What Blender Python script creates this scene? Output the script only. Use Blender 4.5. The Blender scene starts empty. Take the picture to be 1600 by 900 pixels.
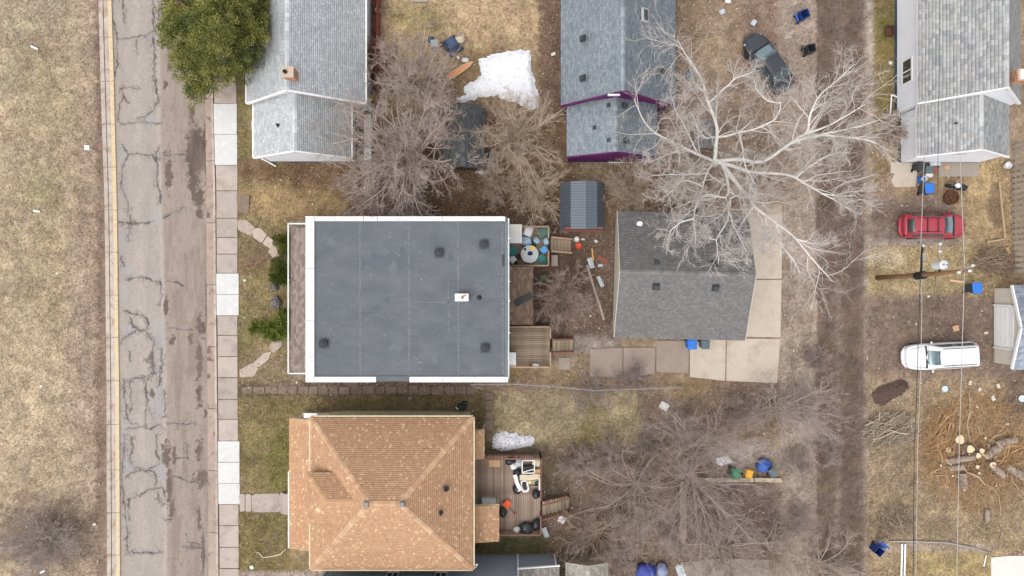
import bpy, bmesh, math, random
import numpy as np
from mathutils import Vector, Matrix, noise as mnoise

random.seed(7)
SC = bpy.context.scene
COL = SC.collection
R = math.radians

# ------------------------------------------------------------------ camera, sky, sun, exposure
CAM_H, PPM = 48.5, 22.0            # height above ground (m); photo pixels per metre on the ground
cam_d = bpy.data.cameras.new('camera')
cam_d.lens, cam_d.sensor_width = 24.0, 36.0
cam_d.lens = 36.0 * CAM_H / (1600 / PPM)
cam_d.clip_start, cam_d.clip_end = 0.5, 3000
cam = bpy.data.objects.new('camera', cam_d)
COL.objects.link(cam)
cam.location = (0, 0, CAM_H)
cam.rotation_euler = (0, 0, 0)
SC.camera = cam

SUN_EL, SUN_AZ = R(66), R(222)     # azimuth clockwise from +Y (top of the photo)
w = bpy.data.worlds.new('World')
SC.world = w
w.use_nodes = True
nt = w.node_tree
nt.nodes.clear()
sky = nt.nodes.new('ShaderNodeTexSky')
sky.sky_type = 'NISHITA'
sky.sun_disc = False
sky.sun_elevation, sky.sun_rotation = SUN_EL, SUN_AZ
sky.air_density, sky.dust_density = 1.0, 3.0
hs = nt.nodes.new('ShaderNodeHueSaturation')
hs.inputs['Saturation'].default_value = 0.2      # an overcast sky is almost white
bg = nt.nodes.new('ShaderNodeBackground')
bg.inputs['Strength'].default_value = 0.15
out = nt.nodes.new('ShaderNodeOutputWorld')
nt.links.new(sky.outputs[0], hs.inputs['Color'])
nt.links.new(hs.outputs[0], bg.inputs['Color'])
nt.links.new(bg.outputs[0], out.inputs['Surface'])

sun_d = bpy.data.lights.new('sun', 'SUN')
sun_d.energy, sun_d.angle, sun_d.color = 0.5, R(60), (1.0, 0.97, 0.93)
sun = bpy.data.objects.new('sun', sun_d)
COL.objects.link(sun)
sv = Vector((math.sin(SUN_AZ) * math.cos(SUN_EL), math.cos(SUN_AZ) * math.cos(SUN_EL), math.sin(SUN_EL)))
sun.rotation_euler = sv.to_track_quat('Z', 'Y').to_euler()

vs = SC.view_settings
vs.view_transform, vs.look, vs.gamma, vs.use_curve_mapping = 'Standard', 'None', 1.0, False
vs.exposure = 0.90
SC.cycles.max_bounces = 5
SC.cycles.diffuse_bounces = 3
SC.cycles.use_denoising = True
SC.render.filter_size = 1.05

# ------------------------------------------------------------------ helpers
def at(px, py, z=0.0):
    """photo pixel + height -> point in the place"""
    f = (CAM_H - z) / CAM_H / PPM
    return Vector(((px - 800) * f, (450 - py) * f, z))

def lin(c):
    c = c / 255.0
    return c / 12.92 if c <= 0.04045 else ((c + 0.055) / 1.055) ** 2.4
def C(r, g, b, k=0.80):
    return (lin(r) * k, lin(g) * k, lin(b) * k)

_M = {}
def M(name, c, var=.14, sc=3.0, rough=.85, bump=0.0, bsc=30.0, metal=0.0, attr=False, rnd=0.0, coat=0.0, spec=.3, c2=None, sc2=1.0, lo=.45, hi=.6, stretch=None, fine=0):
    """procedural material: base colour x two scales of noise (+ optional second colour in patches, face colours, per-object variation)"""
    if name in _M: return _M[name]
    m = bpy.data.materials.new(name); m.use_nodes = True
    t = m.node_tree; N = t.nodes; L = t.links
    b = N['Principled BSDF']
    b.inputs['Roughness'].default_value = rough
    b.inputs['Metallic'].default_value = metal
    b.inputs['Specular IOR Level'].default_value = spec
    b.inputs['Coat Weight'].default_value = coat
    tc = N.new('ShaderNodeTexCoord')
    vec = tc.outputs['Object']
    if stretch:
        mp = N.new('ShaderNodeMapping'); mp.inputs['Scale'].default_value = stretch
        L.new(vec, mp.inputs['Vector']); vec = mp.outputs[0]
    def noise(s, d=5):
        n = N.new('ShaderNodeTexNoise'); n.inputs['Scale'].default_value = s; n.inputs['Detail'].default_value = d
        n.inputs['Roughness'].default_value = .6
        L.new(vec, n.inputs['Vector']); return n.outputs['Fac']
    def mr(src, a, b_, c_, d_):
        n = N.new('ShaderNodeMapRange')
        for i, v in zip((1, 2, 3, 4), (a, b_, c_, d_)): n.inputs[i].default_value = v
        L.new(src, n.inputs[0]); return n.outputs[0]
    def mix(kind, fac, A, B):
        n = N.new('ShaderNodeMix'); n.data_type = 'RGBA'; n.blend_type = kind
        for s, v in ((n.inputs['Factor'], fac), (n.inputs['A'], A), (n.inputs['B'], B)):
            if isinstance(v, (int, float)): s.default_value = v
            elif isinstance(v, tuple): s.default_value = (*v[:3], 1)
            else: L.new(v, s)
        return n.outputs['Result']
    col = tuple(c)
    if attr:
        a = N.new('ShaderNodeAttribute'); a.attribute_name = 'Col'; col = a.outputs['Color']
    if c2 is not None:
        col = mix('MIX', mr(noise(sc2, 6), lo, hi, 0, 1), col, tuple(c2))
    v1 = mr(noise(sc), .25, .75, 1 - var, 1 + var)
    v2 = mr(noise(sc * 9, 3), .25, .75, 1 - var * (fine or .7), 1 + var * (fine or .7))
    mm = N.new('ShaderNodeMath'); mm.operation = 'MULTIPLY'; L.new(v1, mm.inputs[0]); L.new(v2, mm.inputs[1])
    fac = mm.outputs[0]
    if rnd:
        oi = N.new('ShaderNodeObjectInfo')
        m2 = N.new('ShaderNodeMath'); m2.operation = 'MULTIPLY'
        L.new(fac, m2.inputs[0]); L.new(mr(oi.outputs['Random'], 0, 1, 1 - rnd, 1 + rnd), m2.inputs[1]); fac = m2.outputs[0]
    vm = N.new('ShaderNodeVectorMath'); vm.operation = 'SCALE'
    if isinstance(col, tuple): vm.inputs[0].default_value = col
    else: L.new(col, vm.inputs[0])
    L.new(fac, vm.inputs['Scale'])
    L.new(vm.outputs[0], b.inputs['Base Color'])
    if bump:
        bn = N.new('ShaderNodeBump'); bn.inputs['Strength'].default_value = bump; bn.inputs['Distance'].default_value = .03
        L.new(noise(bsc, 6), bn.inputs['Height']); L.new(bn.outputs[0], b.inputs['Normal'])
    _M[name] = m
    return m

def glass(name, c, rough=.08):
    if name in _M: return _M[name]
    m = M(name, c, var=.2, sc=1.5, rough=rough, spec=.6, coat=.6)
    return m

# ---- things, parts
def thing(name, label, cat, loc=(0, 0, 0), rotz=0.0, group=None):
    o = bpy.data.objects.new(name, None); COL.objects.link(o)
    o.empty_display_size = .3
    o.location = loc; o.rotation_euler = (0, 0, rotz)
    tag(o, label, cat, group); return o
def tag(o, label=None, cat=None, group=None, kind=None):
    if label: o['label'] = label
    if cat: o['category'] = cat
    if group: o['group'] = group
    if kind: o['kind'] = kind
    return o
def origin(o):
    while o.parent: o = o.parent
    return Vector(o.location)
def link(name, me, parent=None, mat=None, kind=None, smooth=False):
    if mat is not None and not me.materials: me.materials.append(mat)
    o = bpy.data.objects.new(name, me); COL.objects.link(o)
    if parent is not None: o.parent = parent
    if kind: o['kind'] = kind
    if smooth: me.polygons.foreach_set('use_smooth', [True] * len(me.polygons))
    return o
def copy_tree(o, parent=None):
    c = o.copy(); COL.objects.link(c)
    if parent is not None: c.parent = parent
    for ch in list(o.children): copy_tree(ch, c)
    return c

class MB:
    """collects shapes into one mesh; coordinates are the place's unless local=True at build"""
    def __init__(s): s.v = []; s.f = []; s.c = []
    def add(s, verts, faces, col=None):
        n = len(s.v); s.v += [tuple(p) for p in verts]
        s.f += [tuple(i + n for i in f) for f in faces]
        s.c += [col] * len(faces); return s
    def quad(s, a, b, c, d, col=None): return s.add((a, b, c, d), ((0, 1, 2, 3),), col)
    def hexa(s, p, col=None):     # p: 4 bottom (ccw) then 4 top
        return s.add(p, ((3, 2, 1, 0), (4, 5, 6, 7), (0, 1, 5, 4), (1, 2, 6, 5), (2, 3, 7, 6), (3, 0, 4, 7)), col)
    def box(s, c, d, rz=0, col=None, taper=1.0):
        c = Vector(c); hx, hy, hz = d[0] / 2, d[1] / 2, d[2] / 2
        m = Matrix.Rotation(rz, 3, 'Z'); P = []
        for z, k in ((-hz, 1.0), (hz, taper)):
            for x, y in ((-hx, -hy), (hx, -hy), (hx, hy), (-hx, hy)):
                P.append(c + m @ Vector((x * k, y * k, z)))
        return s.hexa(P, col)
    def bar(s, a, b, w, h=None, col=None):   # rectangular bar from a to b
        a, b = Vector(a), Vector(b); h = h or w
        d = (b - a).normalized()
        u = d.cross(Vector((0, 0, 1)))
        u = Vector((1, 0, 0)) if u.length < 1e-4 else u.normalized()
        n = u.cross(d).normalized()
        P = [a - u * w / 2 - n * h / 2, a + u * w / 2 - n * h / 2, b + u * w / 2 - n * h / 2, b - u * w / 2 - n * h / 2]
        P += [p + n * h for p in P]
        return s.hexa(P, col)
    def tube(s, pts, r, n=6, col=None, cap=True):
        pts = [Vector(p) for p in pts]; rs = r if isinstance(r, (list, tuple)) else [r] * len(pts)
        V = []
        for i, p in enumerate(pts):
            d = (pts[min(i + 1, len(pts) - 1)] - pts[max(i - 1, 0)]).normalized()
            u = d.cross(Vector((0.31, 0.17, 0.93)))
            u = Vector((1, 0, 0)) if u.length < 1e-3 else u.normalized()
            q = d.cross(u)
            for k in range(n):
                a = 2 * math.pi * k / n
                V.append(p + (u * math.cos(a) + q * math.sin(a)) * rs[i])
        F = [(i * n + k, i * n + (k + 1) % n, (i + 1) * n + (k + 1) % n, (i + 1) * n + k) for i in range(len(pts) - 1) for k in range(n)]
        if cap: F += [tuple(range(n))[::-1], tuple((len(pts) - 1) * n + k for k in range(n))]
        return s.add(V, F, col)
    def lathe(s, c, prof, n=16, col=None, ex=1.0):   # prof: (r, z) from bottom to top
        c = Vector(c); V = []
        for r, z in prof:
            for k in range(n):
                a = 2 * math.pi * k / n
                V.append(c + Vector((r * math.cos(a) * ex, r * math.sin(a), z)))
        m = len(prof)
        F = [(i * n + k, i * n + (k + 1) % n, (i + 1) * n + (k + 1) % n, (i + 1) * n + k) for i in range(m - 1) for k in range(n)]
        F += [tuple(range(n))[::-1], tuple((m - 1) * n + k for k in range(n))]
        return s.add(V, F, col)
    def prism(s, poly, z0, z1, col=None):    # poly: list of (x, y) ccw
        n = len(poly)
        V = [(p[0], p[1], z0) for p in poly] + [(p[0], p[1], z1) for p in poly]
        F = [tuple(range(n))[::-1], tuple(range(n, 2 * n))] + [(i, (i + 1) % n, n + (i + 1) % n, n + i) for i in range(n)]
        return s.add(V, F, col)
    def slab(s, poly, th, col=None):         # planar 3-d polygon thickened downwards
        n = len(poly); P = [Vector(p) for p in poly]
        V = [p - Vector((0, 0, th)) for p in P] + P
        F = [tuple(range(n))[::-1], tuple(range(n, 2 * n))] + [(i, (i + 1) % n, n + (i + 1) % n, n + i) for i in range(n)]
        return s.add(V, F, col)
    def mesh(s, name, off=Vector((0, 0, 0))):
        me = bpy.data.meshes.new(name)
        me.from_pydata([(v[0] - off[0], v[1] - off[1], v[2] - off[2]) for v in s.v], [], s.f)
        if any(c is not None for c in s.c):
            a = me.attributes.new('Col', 'FLOAT_COLOR', 'FACE')
            a.data.foreach_set('color', np.array([(*(c or (.2, .2, .2))[:3], 1) for c in s.c], dtype=np.float32).ravel())
        return me
    def build(s, name, mat, parent=None, kind=None, local=False, smooth=False, bevel=0):
        if parent is None:
            a = np.array(s.v); off = Vector(((a[:, 0].min() + a[:, 0].max()) / 2, (a[:, 1].min() + a[:, 1].max()) / 2, a[:, 2].min()))
            o = link(name, s.mesh(name, off), None, mat, kind, smooth); o.location = off
        else:
            o = link(name, s.mesh(name, Vector((0, 0, 0)) if local else origin(parent)), parent, mat, kind, smooth)
        if bevel:
            md = o.modifiers.new('bevel', 'BEVEL'); md.width = bevel; md.segments = 2; md.limit_method = 'ANGLE'
        return o

def arr_mesh(name, V, F, cols=None, dom='FACE', off=None):
    """numpy arrays -> mesh. F is (M,k)"""
    me = bpy.data.meshes.new(name)
    V = np.asarray(V, np.float32); F = np.asarray(F, np.int32)
    if off is not None: V = V - np.array(off, np.float32)
    k = F.shape[1]
    me.vertices.add(len(V)); me.vertices.foreach_set('co', V.ravel())
    me.loops.add(F.size); me.loops.foreach_set('vertex_index', F.ravel())
    me.polygons.add(len(F))
    me.polygons.foreach_set('loop_start', np.arange(len(F), dtype=np.int32) * k)
    if cols is not None:
        a = me.attributes.new('Col', 'FLOAT_COLOR', dom)
        cc = np.ones((len(cols), 4), np.float32); cc[:, :3] = cols
        a.data.foreach_set('color', cc.ravel())
    me.update(calc_edges=True); me.validate()
    return me

# ---- numpy noise
def vnoise(x, y, seed=0):
    xi = np.floor(x).astype(np.int64); yi = np.floor(y).astype(np.int64)
    fx = x - xi; fy = y - yi
    fx = fx * fx * (3 - 2 * fx); fy = fy * fy * (3 - 2 * fy)
    def h(a, b):
        n = (a * 374761393 + b * 668265263 + seed * 1442695041) & 0xFFFFFFFF
        n = ((n ^ (n >> 13)) * 1274126177) & 0xFFFFFFFF
        return ((n ^ (n >> 16)) & 0xFFFF) / 65535.0
    return (h(xi, yi) * (1 - fx) + h(xi + 1, yi) * fx) * (1 - fy) + (h(xi, yi + 1) * (1 - fx) + h(xi + 1, yi + 1) * fx) * fy
def fbm(x, y, sc, seed=0, octv=4):
    t = np.zeros_like(x, dtype=float); a = .5; s = 0
    for i in range(octv):
        t += a * vnoise(x * sc, y * sc, seed + i * 17); s += a; a *= .55; sc *= 2.1
    return t / s          # 0..1
def poly_sd(x, y, P):
    """signed distance to polygon, negative inside"""
    P = np.array(P, float); d = np.full(x.shape, 1e9); ins = np.zeros(x.shape, bool)
    for i in range(len(P)):
        a = P[i]; b = P[(i + 1) % len(P)]; e = b - a
        t = np.clip(((x - a[0]) * e[0] + (y - a[1]) * e[1]) / max(e @ e, 1e-9), 0, 1)
        d = np.minimum(d, np.hypot(x - a[0] - t * e[0], y - a[1] - t * e[1]))
        if abs(b[1] - a[1]) > 1e-9:
            c = ((a[1] > y) != (b[1] > y)) & (x < (b[0] - a[0]) * (y - a[1]) / (b[1] - a[1]) + a[0]); ins ^= c
    return np.where(ins, -d, d)
def line_d(x, y, P):
    d = np.full(x.shape, 1e9)
    for a, b in zip(P[:-1], P[1:]):
        a = np.array(a, float); e = np.array(b, float) - a
        t = np.clip(((x - a[0]) * e[0] + (y - a[1]) * e[1]) / max(e @ e, 1e-9), 0, 1)
        d = np.minimum(d, np.hypot(x - a[0] - t * e[0], y - a[1] - t * e[1]))
    return d
# ------------------------------------------------------------------ ground
def ell(cx, cy, rx, ry, n=14, rot=0):
    c, s = math.cos(R(rot)), math.sin(R(rot))
    return [(cx + rx * math.cos(t) * c - ry * math.sin(t) * s, cy + rx * math.cos(t) * s + ry * math.sin(t) * c) for t in [2 * math.pi * k / n for k in range(n)]]
def rect(x0, y0, x1, y1): return [(x0, y0), (x1, y0), (x1, y1), (x0, y1)]
# (polygon in photo pixels, softness px, wobble px, colour, grass, litter, weight)
ZONES = [
 (rect(-3000, -3000, 160, 4000), 6, 8, (182, 161, 131), .8, .1, 1),          # field
 (ell(60, 60, 90, 120), 40, 30, (173, 156, 128), .8, .1, .8),
 (ell(78, 420, 40, 110), 35, 30, (166, 148, 114), 1, .0, .6),
 (ell(70, 130, 40, 70), 30, 30, (176, 157, 120), 1, .0, .6),
 (ell(60, 300, 30, 40), 20, 20, (156, 142, 104), 1, .0, .6),
 (rect(120, -3000, 162, 4000), 14, 14, (168, 146, 124), .5, .4, .7),
 (ell(125, 520, 22, 190), 14, 14, (164, 143, 125), .4, .3, .6),
 (rect(150, -3000, 166, 4000), 5, 5, (132, 112, 98), .2, .6, .9),
 (ell(78, 838, 85, 62), 25, 30, (140, 121, 104), .5, .4, .9),
 (rect(366, -3000, 455, 4000), 3, 2, (138, 121, 86), .9, .1, 1),              # front strip
 (ell(400, 195, 32, 90), 8, 8, (134, 120, 78), 1, .0, .8),
 (ell(452, 305, 85, 36), 18, 14, (166, 140, 100), .9, .2, 1),
 (ell(400, 265, 30, 22), 12, 10, (132, 105, 84), .4, .5, .9),
 (ell(440, 270, 60, 14), 10, 10, (110, 86, 62), .4, .6, .8),
 (ell(405, 410, 30, 18), 12, 10, (128, 102, 84), .4, .5, .8),
 (ell(415, 470, 35, 60), 14, 14, (146, 128, 88), 1, .1, .8),
 (ell(385, 520, 18, 30), 10, 8, (140, 130, 86), 1, .1, .8),
 (ell(415, 575, 38, 30), 10, 10, (150, 130, 100), .9, .2, .8),
 (rect(372, 612, 760, 652), 4, 4, (134, 117, 80), 1, .1, 1),
 (rect(372, 596, 760, 619), 4, 4, (112, 95, 80), .5, .5, .9),
 (rect(372, 640, 452, 772), 5, 3, (138, 122, 82), 1, .05, 1),
 (ell(442, 720, 25, 50), 12, 10, (126, 120, 66), 1, .0, .8),
 (rect(372, 802, 490, 893), 3, 3, (132, 116, 76), 1, .05, 1),
 (ell(470, 862, 22, 20), 8, 8, (146, 124, 92), .8, .2, .8),
 (ell(492, 860, 10, 14), 4, 4, (112, 98, 72), .6, .3, .7),  # shade at the orange-roofed house's front corner, painted into the ground
 (rect(372, 893, 520, 3000), 2, 1, (170, 152, 140), .2, .2, 1),
 (rect(450, 250, 900, 345), 10, 8, (116, 92, 70), .4, .7, 1),                # strip north of the flat roof
 (ell(455, 318, 95, 24), 14, 10, (162, 136, 96), .9, .2, .9),
 (rect(640, 300, 800, 342), 8, 8, (96, 74, 58), .2, .8, .7),  # shade along the north wall, painted as darker ground
 (rect(575, -3000, 598, 160), 4, 4, (140, 95, 80), .2, .8, 1),
 (rect(596, -3000, 860, 180), 8, 8, (190, 164, 126), .95, .3, 1),           # north yard lawn
 (ell(655, 35, 40, 30), 16, 14, (156, 138, 94), 1, .1, .7),
 (ell(700, 150, 60, 40), 18, 14, (142, 116, 86), .6, .5, .8),
 (ell(610, 150, 25, 70), 14, 10, (140, 114, 88), .5, .6, .8),
 (ell(778, 124, 78, 54), 12, 10, (146, 122, 90), .7, .4, .85),
 (ell(800, 690, 46, 20), 6, 5, (112, 102, 78), .8, .3, .8),
 (rect(842, -3000, 880, 260), 8, 8, (120, 98, 82), .2, .8, 1),
 (rect(700, 165, 900, 345), 18, 12, (132, 106, 82), .3, .8, 1),
 (rect(555, 170, 760, 345), 18, 12, (122, 98, 76), .3, .8, 1),
 (ell(760, 330, 120, 24), 10, 10, (108, 86, 68), .2, .7, .8),  # shade between the trees and the flat roof, put into the ground colour
 (rect(1030, -3000, 1300, 345), 12, 8, (150, 130, 112), .2, .9, 1),         # north-east yard
 (ell(1110, 40, 70, 70), 22, 18, (156, 134, 110), .2, 1, .9),
 (ell(1125, 75, 22, 60), 12, 10, (172, 152, 128), .1, 1, .8),
 (ell(1220, 45, 75, 70), 20, 14, (140, 119, 104), .0, .4, 1),
 (ell(1200, 330, 90, 60), 22, 18, (168, 146, 124), .2, 1, .8),
 (rect(945, 245, 1090, 345), 14, 10, (140, 114, 90), .3, .9, 1),
 (rect(833, 345, 968, 545), 5, 5, (112, 94, 82), .1, .9, 1),                 # yard behind the flat roof house
 (ell(850, 470, 28, 50), 8, 8, (98, 80, 70), .1, .8, .9),  # shade beside the back porch, painted into the dirt colour
 (ell(905, 410, 24, 30), 10, 8, (92, 76, 66), .0, .7, .9),
 (ell(850, 355, 30, 12), 6, 5, (94, 78, 68), .0, .4, .9),  # painted shade at the top edge of the littered deck
 (rect(895, 525, 965, 550), 8, 6, (150, 138, 128), .0, .2, .9),
 (rect(740, 575, 1230, 612), 5, 5, (142, 120, 98), .4, .9, 1),
 (ell(860, 585, 50, 16), 8, 8, (150, 128, 100), .3, 1, .8),
 (ell(790, 582, 35, 12), 6, 6, (128, 108, 74), .9, .3, .8),
 (rect(770, 612, 1010, 712), 6, 8, (156, 139, 108), 1, .1, 1),               # south lawn
 (ell(800, 650, 40, 34), 14, 12, (168, 150, 114), 1, .1, .9),
 (ell(930, 700, 60, 26), 16, 14, (118, 104, 66), 1, .2, .9),
 (ell(930, 655, 20, 45), 12, 10, (128, 114, 76), 1, .1, .8),
 (ell(970, 665, 36, 45), 14, 12, (158, 140, 106), 1, .1, .9),
 (rect(742, 612, 772, 700), 4, 5, (120, 106, 74), .9, .2, 1),
 (rect(758, 690, 860, 716), 5, 4, (110, 100, 76), .8, .2, .9),  # shade above the brown deck, painted into the grass colour
 (rect(735, 838, 860, 868), 3, 3, (104, 98, 64), 1, .1, 1),  # shade between brown deck and grey-blue house, painted as darker grass
 (rect(848, 700, 1280, 905), 14, 12, (122, 103, 88), .3, .9, 1),             # brush under the purple-grey trees
 (ell(868, 760, 20, 50), 10, 10, (104, 94, 70), .9, .3, .8),  # painted shade around the brown deck stairs
 (ell(900, 860, 40, 22), 12, 12, (140, 116, 86), .5, .7, .8),
 (rect(1000, 590, 1280, 740), 18, 14, (134, 114, 97), .3, .9, 1),
 (ell(1080, 605, 40, 18), 12, 10, (156, 132, 98), .7, .6, .9),
 (ell(1230, 760, 28, 130), 14, 12, (158, 138, 108), .6, .7, .9),
 (ell(1170, 715, 70, 20), 12, 10, (160, 150, 140), .1, .3, .8),
 (rect(1074, 754, 1228, 852), 3, 4, (118, 102, 96), .0, .5, .95),            # dark floor in the old foundation
 (ell(1180, 800, 40, 30), 14, 14, (110, 92, 88), .0, .4, .8),
 (rect(1218, -3000, 1276, 4000), 12, 8, (168, 152, 138), .1, .5, .85),       # alley west shoulder
 (ell(1245, 470, 28, 140), 14, 10, (160, 144, 130), .0, .5, .7),
 (rect(1352, -3000, 1368, 420), 6, 6, (164, 152, 142), .0, .3, .9),          # alley east shoulder
 (rect(1348, 420, 1362, 4000), 6, 6, (158, 144, 133), .0, .3, .9),
 (rect(1366, -3000, 1402, 215), 4, 4, (136, 119, 74), 1, .2, 1),
 (ell(1384, 35, 14, 30), 8, 6, (110, 108, 56), 1, .1, .8),
 (ell(1378, 255, 22, 40), 10, 8, (150, 126, 96), .4, .8, .9),
 (rect(1400, 240, 1640, 470), 8, 8, (166, 142, 108), .7, .5, 1),             # east yards
 (rect(1355, 305, 1490, 388), 12, 10, (134, 116, 105), .05, .3, 1),
 (ell(1420, 340, 60, 22), 12, 8, (116, 98, 87), .0, .3, .8),
 (ell(1440, 378, 80, 8), 6, 6, (160, 150, 144), .0, .3, .7),
 (ell(1540, 300, 26, 60), 16, 10, (184, 158, 116), .9, .2, .9),
 (ell(1556, 320, 12, 36), 6, 6, (126, 106, 86), .1, .9, .9),
 (rect(1357, 385, 1530, 462), 10, 8, (168, 148, 108), .8, .5, 1),
 (ell(1390, 402, 30, 16), 8, 8, (190, 170, 140), .4, 1, .8),
 (ell(1420, 455, 30, 12), 8, 8, (190, 168, 130), .4, 1, .7),
 (rect(1355, 462, 1640, 600), 9, 8, (127, 109, 97), .0, .35, 1),
 (ell(1480, 500, 60, 25), 14, 10, (116, 98, 87), .0, .3, .8),
 (rect(1355, 592, 1640, 800), 16, 12, (152, 132, 108), .2, 1, 1),
 (ell(1480, 690, 58, 78), 26, 20, (174, 145, 104), .5, 1, .6),
 (ell(1560, 680, 60, 80), 26, 20, (168, 140, 104), .5, 1, .65),
 (ell(1590, 620, 24, 40), 14, 12, (110, 92, 82), .1, .6, .8),
 (ell(1530, 722, 40, 26), 14, 12, (104, 84, 66), .1, .8, .7),
 (ell(1392, 668, 36, 30), 12, 10, (112, 94, 80), .1, .8, .8),
 (rect(1352, 770, 1640, 3000), 16, 12, (166, 144, 112), .7, .6, 1),
 (ell(1390, 815, 34, 22), 14, 12, (134, 112, 92), .2, .8, .8),
 (rect(1300, 848, 1560, 866), 6, 8, (168, 150, 134), .1, .3, .7),
 (rect(1405, 862, 1560, 3000), 4, 4, (170, 148, 104), .9, .2, 1),
 (rect(1276, -3000, 1350, 4000), 2, 2.5, (110, 94, 84), .0, .06, 1),          # the alley
 (rect(1284, -3000, 1300, 4000), 4, 5, (103, 88, 77), .0, .1, .7),
 (rect(1323, -3000, 1342, 4000), 4, 5, (102, 87, 76), .0, .1, .7),
 (rect(1305, 440, 1315, 4000), 3, 4, (134, 119, 108), .0, .1, .5),
 (rect(1303, -3000, 1318, 300), 6, 4, (126, 110, 100), .0, .1, .4),
 (rect(1345, -3000, 1354, 4000), 4, 3, (124, 109, 99), .0, .15, .5),
]
def paint(x, y):
    col = np.empty(x.shape + (3,)); col[:] = C(150, 130, 106)
    g = np.full(x.shape, .5); l = np.full(x.shape, .3)
    wx = fbm(x, y, .045, 3) - .5; wy = fbm(x, y, .16, 8, 3) - .5
    for i, (P, soft, wob, c, gw, lw, k) in enumerate(ZONES):
        Pa = np.array(P)
        m = 60
        sel = (x > Pa[:, 0].min() - m) & (x < Pa[:, 0].max() + m) & (y > Pa[:, 1].min() - m) & (y < Pa[:, 1].max() + m)
        if not sel.any(): continue
        d = poly_sd(x[sel], y[sel], P) + wob * 2.2 * wx[sel] + wob * 1.6 * wy[sel]
        a = np.clip(.5 - d / (soft * 2), 0, 1); a = a * a * (3 - 2 * a) * k
        col[sel] += (np.array(C(*c)) - col[sel]) * a[:, None]
        g[sel] += (gw - g[sel]) * a; l[sel] += (lw - l[sel]) * a
    b1 = fbm(x, y, .022, 301, 4) - .5; b2 = fbm(x, y, .075, 307, 4) - .5
    col = col * (1 + .5 * b1 + .55 * b2)[..., None]
    br = np.clip((fbm(x, y, .05, 311, 4) - .54) / .12, 0, 1)[..., None] * .32       # worn, browner spots
    return col * (1 - br) + np.array(C(142, 118, 98)) * br * (.6 + .4 * g[..., None]), g, l

ROAD_L = [(0, 154), (100, 156.5), (200, 159.5), (300, 163), (400, 164.5), (500, 165.5), (600, 166.5), (900, 167.5), (960, 167.5)]
ROAD_A = [(0, 173.5), (100, 176.5), (200, 179), (300, 181.5), (400, 183), (500, 184), (600, 185.5), (900, 187), (960, 187)]
ROAD_B = [(0, 316), (162, 319.5), (300, 321.5), (450, 322), (600, 323), (700, 324), (900, 325), (960, 325.5)]
CURB_R = [(0, 331), (162, 333.5), (300, 337), (450, 338), (600, 339.5), (700, 340.5), (900, 342), (960, 342)]
def ip(T, y): return np.interp(y, [t[0] for t in T], [t[1] for t in T])

gx = np.concatenate([[-15000, -6000, -2500, -1000, -400, -120], np.arange(-40, 1641, 2.6), [1720, 2000, 2600, 4200, 8000, 16000]])
gy = np.concatenate([[-15000, -6000, -2500, -1000, -400, -120], np.arange(-40, 941, 2.6), [1020, 1300, 2000, 3500, 7000, 15000]])
GX, GY = np.meshgrid(gx, gy)
gc, gg, gl = paint(GX, GY)
nz = fbm(GX, GY, .12, 21, 4) - .5
nf = fbm(GX, GY, .45, 33, 3) - .5
gc = gc * (1 + .55 * nz + .75 * nf)[..., None]
# warm / green drift in the grass
tint = fbm(GX, GY, .03, 55, 4) - .5
gc[..., 0] *= 1 - .12 * tint * gg; gc[..., 0] *= 1 - .02 * gg; gc[..., 2] *= 1 + .10 * gg
GZ = .05 * nz + .03 * nf * (.4 + gl)
inroad = (GX > ip(ROAD_L, GY) + 2) & (GX < ip(CURB_R, GY) - 1)
GZ = np.where(inroad, -.35, GZ - .03)
V = np.stack([(GX - 800) / PPM, (450 - GY) / PPM, GZ], -1).reshape(-1, 3)
ny, nx = GX.shape
I = np.arange(ny * nx).reshape(ny, nx)
F = np.stack([I[1:, :-1], I[1:, 1:], I[:-1, 1:], I[:-1, :-1]], -1).reshape(-1, 4)
ground = link('ground', arr_mesh('ground', V, F, np.clip(gc, .01, .9).reshape(-1, 3), 'POINT'), None, M('soil_and_grass', (1, 1, 1), var=.30, sc=5, rough=.95, bump=.8, bsc=16, attr=True, spec=.1, fine=1.3), 'structure', True)

# ---- grass blades, leaf litter and stones: nobody could count them
BLOCK = [rect(156.5, -60, 371.5, 960), rect(478, 338, 796, 598), rect(452, 650, 740, 892), rect(386, -60, 576, 252), rect(876, -60, 1052, 252), rect(962, 330, 1178, 533),
         rect(1400, -60, 1600, 248), rect(1275, -60, 1352, 960), rect(796, 350, 900, 580), rect(740, 672, 850, 842), rect(876, 285, 946, 360), rect(1553, 446, 1640, 580), rect(449, 349, 480, 584), rect(520, 866, 870, 960),
         rect(1176, 372, 1221, 600), rect(922, 534, 1216, 598)]
def scatter(n, weight, rng):
    x = rng.uniform(-25, 1625, n); y = rng.uniform(-25, 925, n)
    col, g, l = paint(x, y)
    wgt = (g if weight == 'g' else l)
    keep = rng.random(n) < wgt
    for b in BLOCK:
        P = np.array(b); keep &= ~((x > P[:, 0].min()) & (x < P[:, 0].max()) & (y > P[:, 1].min()) & (y < P[:, 1].max()))
    return x[keep], y[keep], col[keep]
rng = np.random.default_rng(11)
x, y, c = scatter(430000, 'g', rng)
n = len(x)
clump = fbm(x, y, .14, 77, 3)
X = (x - 800) / PPM; Y = (450 - y) / PPM
a = rng.uniform(0, 2 * np.pi, n); Lh = rng.uniform(.07, .17, n) * (.6 + clump); wd = rng.uniform(.012, .028, n)
dx, dy = np.cos(a), np.sin(a)
P0 = np.stack([X - dy * wd, Y + dx * wd, np.full(n, -.01)], -1); P1 = np.stack([X + dy * wd, Y - dx * wd, np.full(n, -.01)], -1)
P2 = np.stack([X + dx * Lh * .9, Y + dy * Lh * .9, rng.uniform(.02, .1, n)], -1)
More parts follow.
